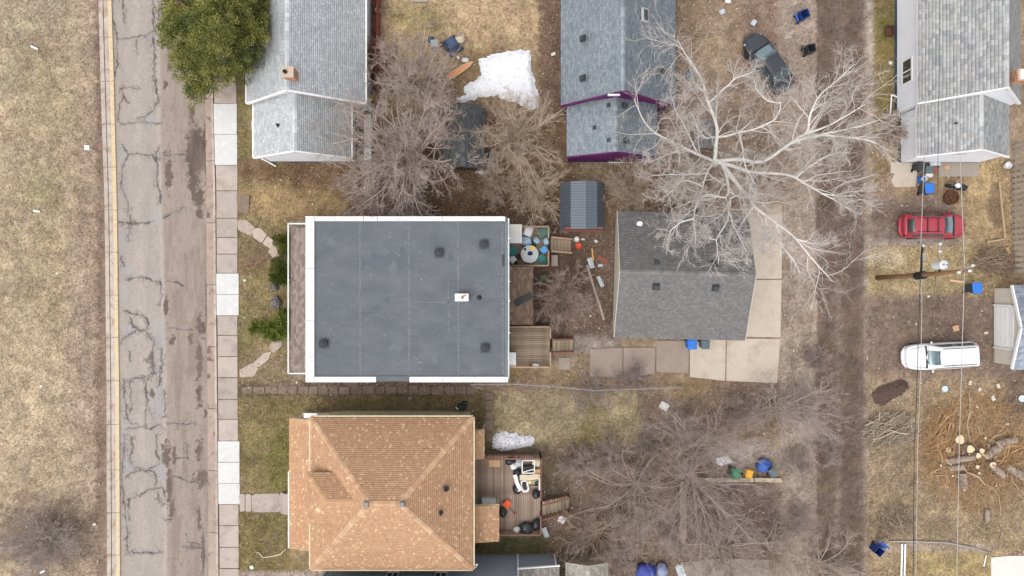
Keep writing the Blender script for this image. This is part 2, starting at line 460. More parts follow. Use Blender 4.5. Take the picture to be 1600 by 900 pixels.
c = c * np.array([.98, 1, 1.08])
gcol = np.clip(c * (rng.uniform(.5, 1.7, n) * (.6 + .8 * clump))[:, None], .01, .8)
gr = rng.random(n) < .08
gcol[gr] = gcol[gr] * np.array([.80, .98, .68])
link('grass', arr_mesh('grass', np.stack([P0, P1, P2], 1).reshape(-1, 3), np.arange(3 * n).reshape(-1, 3), gcol), None, M('grass_blade', (1, 1, 1), var=.05, rough=.9, attr=True, spec=.1), 'stuff')

x, y, c = scatter(190000, 'l', rng)
n = len(x); X = (x - 800) / PPM; Y = (450 - y) / PPM
a = rng.uniform(0, 2 * np.pi, n); s = rng.uniform(.022, .06, n); s2 = s * rng.uniform(.45, 1, n)
big = rng.random(n) < .03; s[big] *= 1.6; s2[big] *= 1.6
ca, sa = np.cos(a), np.sin(a); zt = rng.uniform(-.02, .035, (4, n)); z0 = .02
Q = np.stack([np.stack([X + ca * s, Y + sa * s, z0 + zt[0]], -1), np.stack([X - sa * s2, Y + ca * s2, z0 + zt[1]], -1), np.stack([X - ca * s, Y - sa * s, z0 + zt[2]], -1), np.stack([X + sa * s2, Y - ca * s2, z0 + zt[3]], -1)], 1)
pal = np.array([C(*q) for q in ((170, 140, 108), (196, 172, 140), (128, 98, 74), (150, 116, 84), (110, 88, 72), (214, 200, 180), (140, 124, 112))])
lc = pal[rng.choice(len(pal), n, p=[.18, .18, .18, .12, .16, .12, .06])] * .55 + c * .45 * rng.uniform(.3, 1.6, n)[:, None]
wh = rng.random(n) < .022; lc[wh] = C(232, 226, 216)
link('leaf_litter', arr_mesh('leaf_litter', Q.reshape(-1, 3), np.arange(4 * n).reshape(-1, 4), lc), None, M('dead_leaf', (1, 1, 1), var=.1, rough=.9, attr=True, spec=.1), 'stuff')

# ------------------------------------------------------------------ road, kerbs, pavement
def z3(y0, pts): return [(p[0] / 3, y0 + p[1] / 3) for p in pts]
CRACKS = [z3(0, p) for p in (
 [(510, -20), (520, 60), (530, 130), (545, 175), (560, 180), (620, 172), (680, 160), (720, 140), (715, 80), (712, -20)], [(545, 175), (540, 230), (545, 300), (535, 350)], [(570, -10), (575, 60), (580, 105)],
 [(740, -10), (735, 90)], [(715, 175), (722, 260), (715, 330), (730, 400), (735, 470), (710, 520), (680, 545), (640, 555)], [(560, 410), (575, 440), (560, 490), (550, 540), (555, 580), (620, 575), (660, 568), (720, 578), (750, 570)],
 [(560, 415), (600, 408), (640, 413)], [(575, 455), (600, 478)], [(565, 670), (580, 700), (600, 718), (660, 722), (700, 725), (735, 742)], [(600, 718), (575, 760), (565, 830), (570, 910)],
 [(742, 690), (725, 720), (735, 790), (730, 850), (748, 910)], [(760, 722), (810, 725), (866, 718)], [(635, 180), (640, 240)])]
CRACKS += [z3(300, p) for p in (
 [(570, -10), (595, 40), (600, 100), (612, 145), (660, 148), (710, 138)], [(602, 150), (597, 220)], [(745, -10), (748, 50)], [(860, 72), (800, 98), (772, 118)], [(555, 140), (612, 148)], [(580, 350), (560, 320), (565, 295)],
 [(595, 410), (640, 400), (690, 405), (740, 425)], [(600, 402), (620, 403)], [(745, 420), (755, 480), (742, 530)], [(575, 553), (620, 572), (660, 575), (690, 600), (685, 638)], [(603, 590), (630, 640), (680, 655), (700, 680)],
 [(560, 705), (580, 680), (620, 660), (660, 645), (700, 640)], [(780, 640), (840, 645), (905, 648)], [(780, 415), (815, 422), (855, 437)], [(720, 690), (715, 740), (705, 800), (720, 850), (690, 880), (640, 870), (585, 882)],
 [(755, 730), (757, 800), (750, 850), (740, 910)], [(600, 750), (605, 790)], [(680, 792), (715, 800), (705, 840), (690, 880)])]
CRACKS += [z3(600, p) for p in (
 [(575, -10), (580, 80), (590, 160), (610, 185), (640, 190)], [(680, -10), (683, 80), (680, 190)], [(690, 110), (715, 158)], [(605, -10), (610, 120)], [(770, 30), (772, 150), (745, 162)],
 [(588, 215), (640, 205), (700, 210), (740, 195), (772, 212)], [(615, 250), (620, 300), (600, 350), (630, 390), (680, 405), (740, 380)], [(730, 240), (730, 320), (740, 365)],
 [(583, 445), (610, 415), (660, 405), (720, 415), (735, 450), (720, 490), (690, 495), (650, 525), (600, 535), (598, 580), (605, 640)], [(580, 560), (590, 700), (592, 790), (650, 795), (755, 793)], [(690, 495), (720, 490), (760, 492), (772, 530)],
 [(735, 500), (735, 550), (768, 566)], [(580, 240), (575, 320), (565, 440), (575, 560)], [(785, 185), (850, 188), (915, 185)], [(800, 430), (845, 446), (880, 460), (918, 465)], [(820, 350), (875, 348), (875, 280)],
 [(848, 765), (880, 775), (945, 770)], [(885, 750), (945, 756)], [(948, 660), (952, 780), (950, 910)], [(770, 640), (800, 635)])]
STAIN = [(z[0], z[1], z[2], z[3]) for z in (
 (305, 238, 19, 46), (302, 285, 10, 22), (262, 270, 6, 27), (263, 104, 4, 7), (257, 130, 4, 7), (298, 180, 5, 18), (323, 230, 7, 70), (310, 310, 9, 17), (311, 333, 5, 9), (311, 503, 7, 17), (318, 512, 4, 20), (267, 533, 5, 10), (296, 530, 4, 8), (310, 567, 5, 36), (258, 482, 4, 18), (322, 470, 3, 40),
 (310, 617, 6, 22), (310, 700, 6, 22), (313, 747, 9, 14), (320, 646, 3, 7), (258, 710, 7, 20), (263, 760, 5, 28), (267, 800, 5, 14), (335, 740, 3, 28), (271, 713, 3, 14), (310, 807, 3, 20), (316, 860, 3, 24), (303, 855, 12, 3), (290, 836, 2, 2), (237, 615, 4, 7), (236, 562, 4, 10))]
PALE = [(235, 187, 13, 8), (245, 247, 10, 8), (240, 55, 9, 5), (190, 240, 6, 16), (192, 373, 7, 17), (200, 424, 14, 9), (243, 340, 9, 14), (241, 507, 12, 9), (199, 515, 10, 9), (246, 535, 10, 20), (191, 460, 6, 20), (244, 630, 9, 28), (198, 727, 13, 15), (246, 733, 16, 10), (250, 746, 9, 10), (200, 662, 13, 7), (243, 580, 8, 12), (192, 700, 5, 40), (240, 430, 10, 5), (203, 58, 14, 4)]
us = np.linspace(0, 1, 190); ys = np.arange(-30, 932, 1.05)
U, YP = np.meshgrid(us, ys)
XP = ip(ROAD_A, YP) - 1 + (ip(ROAD_B, YP) + 1 - ip(ROAD_A, YP) + 1) * U
lane = ip([(0, 247), (250, 250), (600, 258), (900, 259)], YP)
wob = (fbm(XP, YP, .2, 5) - .5)
a = np.clip((XP - lane + wob * 5) / 4 + .5, 0, 1)[..., None]
rc = np.array(C(166, 156, 147)) * (1 - a) + np.array(C(157, 143, 132)) * a
tr = np.exp(-((XP - (lane - 36)) / 7) ** 2)[..., None]; rc = rc * (1 + .09 * tr)                        # polished wheel path
pale_l = np.exp(-((XP - lane + 2) / 3.2) ** 2)[..., None]; rc = rc * (1 - .5 * pale_l) + np.array(C(188, 174, 164)) * .5 * pale_l
rc *= (1 + .16 * (fbm(XP, YP * .25, .3, 9) - .5) + .22 * (fbm(XP, YP, .9, 19, 3) - .5))[..., None]
for px, py, rx, ry in PALE:
    d = np.hypot((XP - px) / rx, (YP - py) / ry) + 1.1 * (fbm(XP, YP, .13, 31) - .5)
    k = np.clip((1.15 - d) / .5, 0, 1)[..., None] * .7; rc = rc * (1 - k) + np.array(C(163, 160, 159)) * k
for px, py, rx, ry in STAIN:
    d = np.hypot((XP - px) / rx, (YP - py) / ry) + 2.0 * (fbm(XP, YP, .17, 41 + int(px)) - .5) + .9 * (fbm(XP, YP, .6, 43) - .5)
    if rx > 15: d = np.hypot((XP - px) / rx, (YP - py) / ry) + .8 * (fbm(XP, YP, .2, 47) - .5)
    k = np.clip((1.05 - d) / .35, 0, 1)[..., None] * .85; rc = rc * (1 - k) + np.array(C(*((80, 68, 63) if rx > 15 else (94, 79, 72)))) * k
kn = fbm(XP, YP * .4, .22, 60, 4)
k = (np.clip((kn - .62) / .08, 0, 1) * np.clip((XP - lane - 2) / 12, 0, 1) * .22)[..., None]; rc = rc * (1 - k) + np.array(C(112, 95, 87)) * k
wr = fbm(XP * .9, YP * .16, .12, 63, 4)                                         # long brown wear in the parking lane
k = (np.clip((wr - .48) / .2, 0, 1) * np.clip((XP - lane - 1) / 8, 0, 1) * .5)[..., None]; rc = rc * (1 - k) + np.array(C(132, 114, 104)) * k
k = (np.clip((fbm(XP, YP * .3, .1, 65, 4) - .5) / .16, 0, 1) * np.clip((lane - XP) / 8, 0, 1) * .35)[..., None]; rc = rc * (1 - k) + np.array(C(150, 143, 140)) * k
hl = np.minimum(np.abs(fbm(XP, YP, .035, 201, 5) - .5), np.abs(fbm(XP, YP, .05, 207, 5) - .46)) / .006   # hairline cracks
k = (np.clip(1.3 - hl, 0, 1) * np.clip((fbm(XP, YP, .03, 211) - .4) / .15, 0, 1) * .45)[..., None]; rc = rc * (1 - k) + np.array(C(104, 94, 88)) * k
RZ = -.12 + .012 * (fbm(XP, YP, .08, 71) - .5)
wx = (fbm(XP, YP, .16, 81, 5) - .5) * 7; wy = (fbm(XP, YP, .16, 87, 5) - .5) * 7
def cell_edges(x, y, cs):            # distance to the borders of random cells: the fine branching of old asphalt
    cx, cy = np.floor(x / cs), np.floor(y / cs); d1 = np.full(x.shape, 1e9); d2 = np.full(x.shape, 1e9)
    for i in (-1, 0, 1):
        for j in (-1, 0, 1):
            px, py = cx + i, cy + j; hx = np.modf(np.abs(np.sin(px * 127.1 + py * 311.7) * 43758.5))[0]; hy = np.modf(np.abs(np.sin(px * 269.5 + py * 183.3) * 43758.5))[0]
            d = np.hypot((px + hx) * cs - x, (py + hy) * cs - y); d2 = np.minimum(d2, np.maximum(d, d1)); d1 = np.minimum(d1, d)
    return (d2 - d1) * .5
CELL = cell_edges(XP + wx * .6, YP + wy * .6, 8.5)
for cr in CRACKS:
    ca_ = np.array(cr); s = (XP > ca_[:, 0].min() - 6) & (XP < ca_[:, 0].max() + 6) & (YP > ca_[:, 1].min() - 6) & (YP < ca_[:, 1].max() + 6)
    if not s.any(): continue
    d = line_d(XP[s] + wx[s], YP[s] + wy[s], cr)
    wd_ = .62 + 1.5 * np.clip(fbm(XP[s], YP[s], .12, 91, 3) - .42, 0, 1) * 2
    k = np.clip((wd_ + .7 - d) / 1.0, 0, 1)
    k *= .55 + .45 * np.clip((fbm(XP[s], YP[s], .09, 93, 3) - .36) / .2, 0, 1)
    e_ = np.clip((9 - d) / 6, 0, 1) * np.clip((fbm(XP[s], YP[s], .07, 95, 3) - .42) / .12, 0, 1) * np.clip(1.25 - CELL[s] / .55, 0, 1) * .7
    k = np.maximum(k, e_)
    k2 = np.clip((5.5 - d) / 5, 0, 1) * .42
    rc[s] = rc[s] * (1 - k2[:, None]) + np.array(C(150, 142, 138)) * k2[:, None]
    rc[s] = rc[s] * (1 - .9 * k[:, None]) + np.array(C(92, 83, 79)) * .9 * k[:, None]
    RZ[s] -= .02 * k
for py in np.arange(12, 900, 11.3):                                             # small core marks down the lane
    px = ip(lane[:, 0], py) if False else np.interp(py, [0, 250, 600, 900], [211, 213, 222, 225])
    d = np.hypot(XP - px - 2 * math.sin(py), YP - py); k = np.clip(1.1 - d, 0, 1)[..., None] * .7; rc = rc * (1 - k) + np.array(C(110, 100, 96)) * k
V = np.stack([(XP - 800) / PPM, (450 - YP) / PPM, RZ], -1).reshape(-1, 3)
I = np.arange(U.size).reshape(U.shape)
F = np.stack([I[1:, :-1], I[1:, 1:], I[:-1, 1:], I[:-1, :-1]], -1).reshape(-1, 4)
link('road', arr_mesh('road', V, F, np.clip(rc, .01, .9).reshape(-1, 3), 'POINT'), None, M('worn_asphalt', (1, 1, 1), var=.09, sc=6, rough=.9, bump=.25, bsc=40, attr=True, spec=.2), 'structure', True)

def empty_struct(name, loc=(0, 0, 0)):
    o = bpy.data.objects.new(name, None); COL.objects.link(o); o.location = loc; o['kind'] = 'structure'; return o
mconc = M('kerb_concrete', C(188, 176, 164), var=.14, sc=2.2, rough=.9, bump=.15, rnd=.07, c2=C(170, 148, 132), sc2=1.6, lo=.5, hi=.62)
myel = M('faded_yellow_paint', C(228, 204, 160), var=.12, sc=5, rough=.75, c2=C(208, 188, 168), sc2=7, lo=.5, hi=.6)
mgroove = M('dark_joint', C(120, 100, 90), var=.2, sc=6, rough=.95)
kerb = empty_struct('kerb', at(172, 450))
J = [-60, 0, 58, 127, 194, 261, 328, 394, 461, 527, 594, 663, 734, 801, 867, 935]
def P2(px, py, z): p = at(px, py); return Vector((p.x, p.y, z))
for y0, y1 in zip(J[:-1], J[1:]):
    b = MB(); yl = MB(); bk = MB()
    n_ = 3
    for i in range(n_):
        ya = y0 + .35 + (y1 - y0 - .7) * i / n_; yb = y0 + .35 + (y1 - y0 - .7) * (i + 1) / n_
        la, lb, ra, rb = ip(ROAD_L, ya), ip(ROAD_L, yb), ip(ROAD_A, ya), ip(ROAD_A, yb)
        def strip(mb, f0, f1, zt0, zt1, zb=-.3):
            q = [P2(la + (ra - la) * f0, ya, zb), P2(lb + (rb - lb) * f0, yb, zb), P2(lb + (rb - lb) * f1, yb, zb), P2(la + (ra - la) * f1, ya, zb)]
            t = [Vector((v.x, v.y, z)) for v, z in zip(q, (zt0, zt0, zt1, zt1))]
            mb.hexa(q[::-1] + t[::-1])
        strip(bk, .0, .33, .02, .02)
        strip(b, .40, .74, .03, .04)
        strip(yl, .742, 1.0, .04, -.03)
    b.build('kerb_section', mconc, kerb); yl.build('painted_edge', myel, kerb); bk.build('kerb_back', mconc, kerb)
g_ = MB()
for y0, y1 in zip(range(-40, 940, 70), range(30, 1010, 70)):
    g_.quad(P2(ip(ROAD_L, y0) + 1, y0, -.04), P2(ip(ROAD_L, y1) + 1, y1, -.04), P2(ip(ROAD_A, y1) - 1, y1, -.04), P2(ip(ROAD_A, y0) - 1, y0, -.04))
g_.build('joint_bed', mgroove, kerb)

# right-hand gutter and kerb
mgut = M('gutter_concrete', C(172, 152, 138), var=.16, sc=1.5, rough=.9, bump=.2, rnd=.06, c2=C(118, 100, 90), sc2=1.3, lo=.56, hi=.64)
kr = empty_struct('kerb', at(332, 450))
for y0, y1 in zip(range(-40, 930, 97), range(57, 1030, 97)):
    b = MB(); e = MB()
    for i in range(3):
        ya = y0 + .4 + (y1 - y0 - .8) * i / 3; yb = y0 + .4 + (y1 - y0 - .8) * (i + 1) / 3
        la, lb, ra, rb = ip(ROAD_B, ya), ip(ROAD_B, yb), ip(CURB_R, ya), ip(CURB_R, yb)
        for mb, f0, f1, z0, z1 in ((b, 0, .74, -.10, -.08), (e, .745, .97, .02, .03)):
            q = [P2(la + (ra - la) * f0, ya, -.4), P2(lb + (rb - lb) * f0, yb, -.4), P2(lb + (rb - lb) * f1, yb, -.4), P2(la + (ra - la) * f1, ya, -.4)]
            t = [Vector((v.x, v.y, z)) for v, z in zip(q, (z0, z0, z1, z1))]
            mb.hexa(q[::-1] + t[::-1])
    b.build('gutter_section', mgut, kr); e.build('kerb_section', mconc, kr)

# pavement, one slab after the other
mslab = M('pavement_concrete', C(182, 168, 157), var=.1, sc=1.2, rough=.9, bump=.12, rnd=.09, c2=C(164, 149, 138), sc2=.9, lo=.5, hi=.66)
mnew = M('new_white_concrete', C(214, 212, 209), var=.07, sc=1.2, rough=.85, bump=.08, rnd=.02, c2=C(224, 220, 214), sc2=2.2, lo=.55, hi=.66)
pav = empty_struct('pavement', at(357, 450))
SJ = [-60, -25, 10, 45, 86, 127, 162, 210, 258, 298, 341, 371, 397, 427, 460, 493, 524, 557, 590, 624, 655, 689, 722, 755, 788, 821, 855, 888, 925]
for y0, y1 in zip(SJ[:-1], SJ[1:]):
    white = (161 < (y0 + y1) / 2 < 258) or (427 < (y0 + y1) / 2 < 493) or (689 < (y0 + y1) / 2 < 788)
    ym = (y0 + y1) / 2
    rt = np.interp(ym, [0, 162, 300, 500, 600, 900], [366, 370, 371.5, 371, 371.5, 373.5]) + (2.2 if white and ym > 400 else 0)
    lt = lambda y: ip(CURB_R, y) + (1.6 if not white else .3)
    b = MB(); rz = random.uniform(-.012, .012); g = .3 if white else .6
    q = [P2(lt(y0), y0 + g, -.2), P2(lt(y1), y1 - g, -.2), P2(rt, y1 - g, -.2), P2(rt, y0 + g, -.2)]
    t = [Vector((v.x, v.y, .04 + rz + random.uniform(-.008, .008))) for v in q]
    b.hexa(q[::-1] + t[::-1])
    b.build('slab', mnew if white else mslab, pav, bevel=.015)
bd = MB()
for y0, y1 in zip(range(-60, 940, 50), range(-10, 990, 50)):
    bd.quad(P2(ip(CURB_R, y0) - 2, y0, -.06), P2(ip(CURB_R, y1) - 2, y1, -.06), P2(371, y1, -.06), P2(371, y0, -.06))
bd.build('bedding', mgroove, pav)

# flagstone paths, stepping stones
mflag = M('flagstone', C(190, 172, 158), var=.12, sc=2, rough=.9, bump=.2, rnd=.1)
mstep = M('stepping_stone', C(134, 116, 102), var=.22, sc=2, rough=.92, bump=.25, rnd=.14)
def stones(name, quads, mat, z=.035, piece='stone'):
    c = np.mean([np.mean(q, 0) for q in quads], 0)
    o = empty_struct(name, at(*c))
    for q in quads:
        b = MB(); P = [at(*p) for p in q]
        ctr = sum(P, Vector()) / len(P); rr = []
        for i, p in enumerate(P):                      # rounded, slightly uneven outline
            nx_ = P[(i + 1) % len(P)]
            for t in (.12, .5, .88):
                v = p.lerp(nx_, t); k = 1 + random.uniform(-.03, .03); v = ctr + (v - ctr) * k; rr.append((v.x, v.y))
        ar = sum(rr[i][0] * rr[(i + 1) % len(rr)][1] - rr[(i + 1) % len(rr)][0] * rr[i][1] for i in range(len(rr)))
        if ar < 0: rr = rr[::-1]
        b.prism(rr, -.12, z + random.uniform(-.012, .012)); b.build(piece, mat, o)
    return o
stones('flagstone_path', [[(371, 344), (384, 343), (398, 355), (394, 369), (372, 360)], [(396, 357), (406, 356), (418, 367), (409, 380), (395, 370)], [(418, 369), (427, 375), (424, 389), (410, 381)], [(424, 384), (430, 381), (437, 401), (428, 404), (419, 393)]], mflag)
stones('flagstone_path', [[(374, 578), (395, 567), (404, 575), (397, 588), (376, 590)], [(395, 568), (412, 552), (424, 549), (420, 562), (404, 574)], [(421, 546), (424, 534), (440, 532), (441, 540), (428, 552)]], mflag)
stones('front_walk', [[(375, 771.5), (383, 771.5), (383, 799), (375, 799)], [(384, 771.5), (393, 771.5), (393, 799), (384, 799)], [(394, 771.5), (440, 771), (440, 800), (394, 800)]], mslab, .05, 'slab')
q = []
xx = 378.0
while xx < 735:
    w_ = random.uniform(15, 20); q.append([(xx, 604), (xx + w_ - 2.2, 604), (xx + w_ - 2.2, 616), (xx, 616)]); xx += w_
q = [[(a + random.uniform(-1, 1), b + random.uniform(-1.2, 1.2)) for a, b in s_] for s_ in q]
stones('stepping_stones', q, mstep, .012)
stones('stepping_stones', [[(759, 613), (771, 613), (771, 624), (759, 624)], [(759, 626), (770, 626), (770, 641), (759, 641)], [(759, 644), (770, 644), (770, 655), (759, 655)], [(758, 656), (771, 656), (771, 672), (758, 672)], [(757, 600), (776, 600), (776, 610), (757, 610)], [(780, 600), (790, 600), (790, 610), (780, 610)], [(804, 602), (820, 602), (819, 611), (805, 611)], [(826, 603), (842, 603), (841, 610), (827, 610)], [(760, 676), (772, 676), (772, 690), (760, 690)]], mstep, .03)

# concrete apron and drive round the garage
mapr = M('drive_concrete', C(198, 184, 168), var=.09, sc=.9, rough=.9, bump=.1, rnd=.04, c2=C(184, 164, 146), sc2=.7, lo=.52, hi=.7)
maprd = M('old_drive_concrete', C(158, 142, 130), var=.12, sc=1.1, rough=.92, bump=.15, rnd=.05)
def slabs(name, quads, mats, z=.05):
    c = np.mean([np.mean(q, 0) for q in quads], 0); o = empty_struct(name, at(*c))
    for q, m in zip(quads, mats):
        b = MB(); P = [(at(*p).x, at(*p).y) for p in q][::-1]
        b.prism(P, -.15, z + random.uniform(-.01, .006)); b.build('slab', m, o, bevel=.012)
    return o
slabs('driveway', [[(1160, 318), (1222, 318), (1221, 435.6), (1160, 435.6)], [(1160, 437), (1221, 437), (1219, 527), (1158, 526)], [(1135.5, 528.5), (1219, 529.5), (1214, 598.5), (1134.5, 595)], [(1078.5, 532), (1134, 530), (1133, 595), (1077.5, 589)],
                   [(1025.5, 532), (1076.5, 532), (1075.5, 583), (1025, 581)], [(974, 543), (1023.5, 543), (1023, 583), (974, 592)], [(922, 545), (972.5, 543), (972.5, 590), (921, 588)]], [mapr, mapr, mapr, mapr, maprd, maprd, maprd])
slabs('concrete_pad', [[(1391, 254), (1431, 250), (1433, 262), (1430, 292), (1398, 293), (1392, 283), (1397, 272), (1391, 270)]], [mapr], .06)
mrim = M('old_concrete', C(196, 180, 160), var=.14, sc=1.6, rough=.92, bump=.3, c2=C(160, 146, 128), sc2=1.5)
fo = thing('old_foundation', 'low concrete foundation wall of a vanished shed around a dark floor, behind the wheelie bins', 'foundation', at(1140, 800))
for q, zt in (([(1084, 745.5), (1176, 745.5), (1176, 752), (1084, 752)], .22), ([(1178, 745.5), (1219, 746), (1222, 752.5), (1178, 752)], .2), ([(1062, 752.5), (1072, 752.5), (1072, 838), (1066, 850), (1061, 836)], .18)):
    b = MB(); P = [(at(*p).x, at(*p).y) for p in q][::-1]; b.prism(P, -.2, zt); b.build('footing', mrim, fo, bevel=.02)
slabs('concrete_pad', [[(1548, 871), (1575, 868), (1640, 868), (1640, 960), (1548, 960)]], [M('pale_pad', C(226, 214, 208), var=.05, sc=1, rough=.9)], .07)

def heap(px_poly, h, mat, name, label, cat, step=1.5, wob=6, kind=None, rough_=.04, seed=0, jag=.35):
    """a low irregular mound grown on a grid inside an outline"""
    P = np.array(px_poly, float); x0, y0 = P.min(0) - 6; x1, y1 = P.max(0) + 6
    xs = np.arange(x0, x1, step); ys_ = np.arange(y0, y1, step); A, B = np.meshgrid(xs, ys_)
    d = -poly_sd(A, B, P) + wob * (fbm(A, B, .12, seed + 3, 4) - .5) * 2 + wob * jag * (fbm(A, B, .5, seed + 9, 3) - .5) * 2
    z = h * np.clip(d / 9, -.25, 1) ** 1 * (.75 + .5 * fbm(A, B, .09, seed + 4)) + rough_ * (fbm(A, B, .5, seed + 5, 3) - .5) + .02
    I = np.arange(A.size).reshape(A.shape); ok = (d > -1.0); q = ok[1:, :-1] & ok[1:, 1:] & ok[:-1, 1:] & ok[:-1, :-1]
    F = np.stack([I[1:, :-1], I[1:, 1:], I[:-1, 1:], I[:-1, :-1]], -1)[q]
    used = np.unique(F); mp = np.zeros(A.size, int); mp[used] = np.arange(len(used))
    V = np.stack([(A - 800) / PPM, (450 - B) / PPM, z], -1).reshape(-1, 3)[used]
    off = (V[:, 0].mean(), V[:, 1].mean(), 0)
    o = link(name, arr_mesh(name, V, mp[F], off=off), None, mat, kind, True); o.location = off
    if label: tag(o, label, cat)
    return o
msnow = M('old_snow', C(246, 247, 250, .76), var=.05, sc=3, rough=.7, bump=.6, bsc=9, c2=C(204, 200, 196), sc2=5, lo=.56, hi=.68)
msnowd = M('dirty_snow', C(236, 236, 240, .86), var=.06, sc=4, rough=.7, bump=.5, bsc=10, c2=C(120, 112, 106), sc2=11, lo=.56, hi=.6)
heap([(748, 92), (782, 83), (812, 77), (829, 80), (832, 110), (840, 150), (842, 168), (826, 170), (804, 160), (770, 150), (748, 154), (722, 162), (716, 155), (728, 148), (724, 133), (740, 128), (752, 118), (750, 104)], .22, msnow, 'snow_patch', 'large white patch of old snow melting on the tan lawn by the orange board', 'snow', wob=4, seed=1)
heap([(768, 683), (780, 674), (805, 676), (812, 682), (828, 679), (837, 688), (828, 697), (805, 702), (785, 704), (770, 700)], .3, msnowd, 'snow_patch', 'grey speckled snow pile lying along the edge of the brown deck', 'snow', wob=3, seed=5, step=1.2, rough_=.1)
heap([(1118, 716), (1136, 713), (1142, 722), (1132, 728), (1120, 725)], .15, msnowd, 'snow_patch', 'small dirty snow remnant beside the green wheelie bin', 'snow', wob=4, seed=7, step=1.2)
heap([(765, 235), (771, 232), (773, 262), (768, 272), (748, 272), (738, 270), (746, 266), (763, 265)], .12, msnowd, 'snow_patch', 'thin strip of dirty snow beside the dark shed under the trees', 'snow', wob=3, seed=8, step=1.2)
mdirt = M('dark_soil', C(92, 74, 66), var=.2, sc=4, rough=.95, bump=.6, bsc=20)
heap([(1363, 612), (1370, 606), (1408, 592), (1419, 598), (1420, 608), (1400, 622), (1378, 634), (1366, 630)], .3, mdirt, 'dirt_pile', 'dark brown pile of fresh soil in front of the white parked SUV', 'dirt pile', wob=3, seed=12, rough_=.12)
# ------------------------------------------------------------------ building helpers
def shingles(name, parent, O, U, Vv, poly, pal, mat, tab=.3, course=.14, seed=0, local=False, cl=.5, lift=.022, jit=.0):
    """tabs laid course by course over a planar roof face. O origin, U along the eave, Vv up the slope (unit vectors), poly: outline in (u, v)"""
    rng = np.random.default_rng(seed)
    O, U, Vv = np.array(O, float), np.array(U, float), np.array(Vv, float); Nn = np.cross(U, Vv); Nn /= np.linalg.norm(Nn)
    if Nn[2] < 0: Nn = -Nn; flip = True
    else: flip = False
    P = np.array(poly, float); v0, v1 = P[:, 1].min(), P[:, 1].max()
    def span(v):
        v = min(max(v, v0 + 1e-4), v1 - 1e-4); xs = []
        for a, b in zip(P, np.roll(P, -1, 0)):
            if (a[1] > v) != (b[1] > v): xs.append(a[0] + (b[0] - a[0]) * (v - a[1]) / (b[1] - a[1]))
        return (min(xs), max(xs)) if xs else (0, 0)
    Vs = []; Fs = []; Cs = []; n = 0; i = 0; v = v0
    pal = np.array(pal)
    while v < v1 - .01:
        vb, vt = v, min(v + course, v1)
        b0, b1 = span(vb); t0, t1 = span(vt)
        off = rng.uniform(0, tab)
        lo_, hi_ = min(b0, t0), max(b1, t1)
        e = np.arange(lo_ - off, hi_ + tab, tab) + rng.uniform(-jit, jit, len(np.arange(lo_ - off, hi_ + tab, tab)))
        for ua, ub in zip(e[:-1], e[1:]):
            ua += .006; ub -= .006
            a0, a1 = max(ua, b0), min(ub, b1); c0, c1 = max(ua, t0), min(ub, t1)
            if a1 - a0 < .01 and c1 - c0 < .01: continue
            if a1 < a0: a0 = a1 = min(max((a0 + a1) / 2, b0), b1)
            if c1 < c0: c0 = c1 = min(max((c0 + c1) / 2, t0), t1)
            dv = rng.uniform(-.012, .012)
            lf = lift + rng.uniform(-.005, .005)
            Vs += [O + U * a0 + Vv * (vb + dv) + Nn * lf, O + U * a1 + Vv * (vb + dv) + Nn * lf, O + U * c1 + Vv * vt + Nn * .006, O + U * c0 + Vv * vt + Nn * .006,
                   O + U * a0 + Vv * (vb + dv) - Nn * .004, O + U * a1 + Vv * (vb + dv) - Nn * .004]
            if not flip: Fs += [(n, n + 1, n + 2, n + 3), (n + 4, n + 5, n + 1, n)]
            else: Fs += [(n, n + 3, n + 2, n + 1), (n + 4, n, n + 1, n + 5)]
            c = pal[rng.integers(len(pal))] * rng.uniform(.95, 1.05)
            Cs += [c, c]; n += 6
        v += course; i += 1
    me = arr_mesh(name, Vs, Fs, np.clip(Cs, .005, .9), off=(0, 0, 0) if local else origin(parent))
    return link(name, me, parent, mat, 'stuff')

mshg = M('asphalt_shingle', (1, 1, 1), var=.07, sc=1.2, rough=.92, bump=.25, bsc=60, attr=True, spec=.15)
def unit(v): v = Vector(v); return v.normalized()

def lap_wall(mb, a, b, z0, zf, course=.16, out=None):
    """lap siding on a vertical wall from a to b (xy). zf: top outline as list of (t, z)"""
    a = Vector((a[0], a[1], 0)); b = Vector((b[0], b[1], 0)); d = b - a
    nrm = Vector((d.y, -d.x, 0)).normalized() if out is None else Vector(out)
    zt = max(z for _, z in zf)
    def span(z):
        xs = []
        T = [(0, z0)] + list(zf) + [(1, z0)]
        for p, q in zip(T, T[1:] + T[:1]):
            if (p[1] > z) != (q[1] > z): xs.append(p[0] + (q[0] - p[0]) * (z - p[1]) / (q[1] - p[1]))
        return (min(xs), max(xs)) if len(xs) > 1 else None
    z = z0
    while z < zt - 1e-3:
        z2 = min(z + course, zt)
        s1, s2 = span(z + 1e-3), span(z2 - 1e-3)
        if s1 is None or s2 is None: break
        p = [a + d * s1[0] + nrm * .02, a + d * s1[1] + nrm * .02, a + d * s2[1] + nrm * .004, a + d * s2[0] + nrm * .004]
        for v, zz in zip(p, (z, z, z2, z2)): v.z = zz
        mb.quad(*p)
        q = [a + d * s1[0], a + d * s1[1]]; q[0].z = q[1].z = z
        mb.quad(q[0], q[1], p[1], p[0])
        z = z2

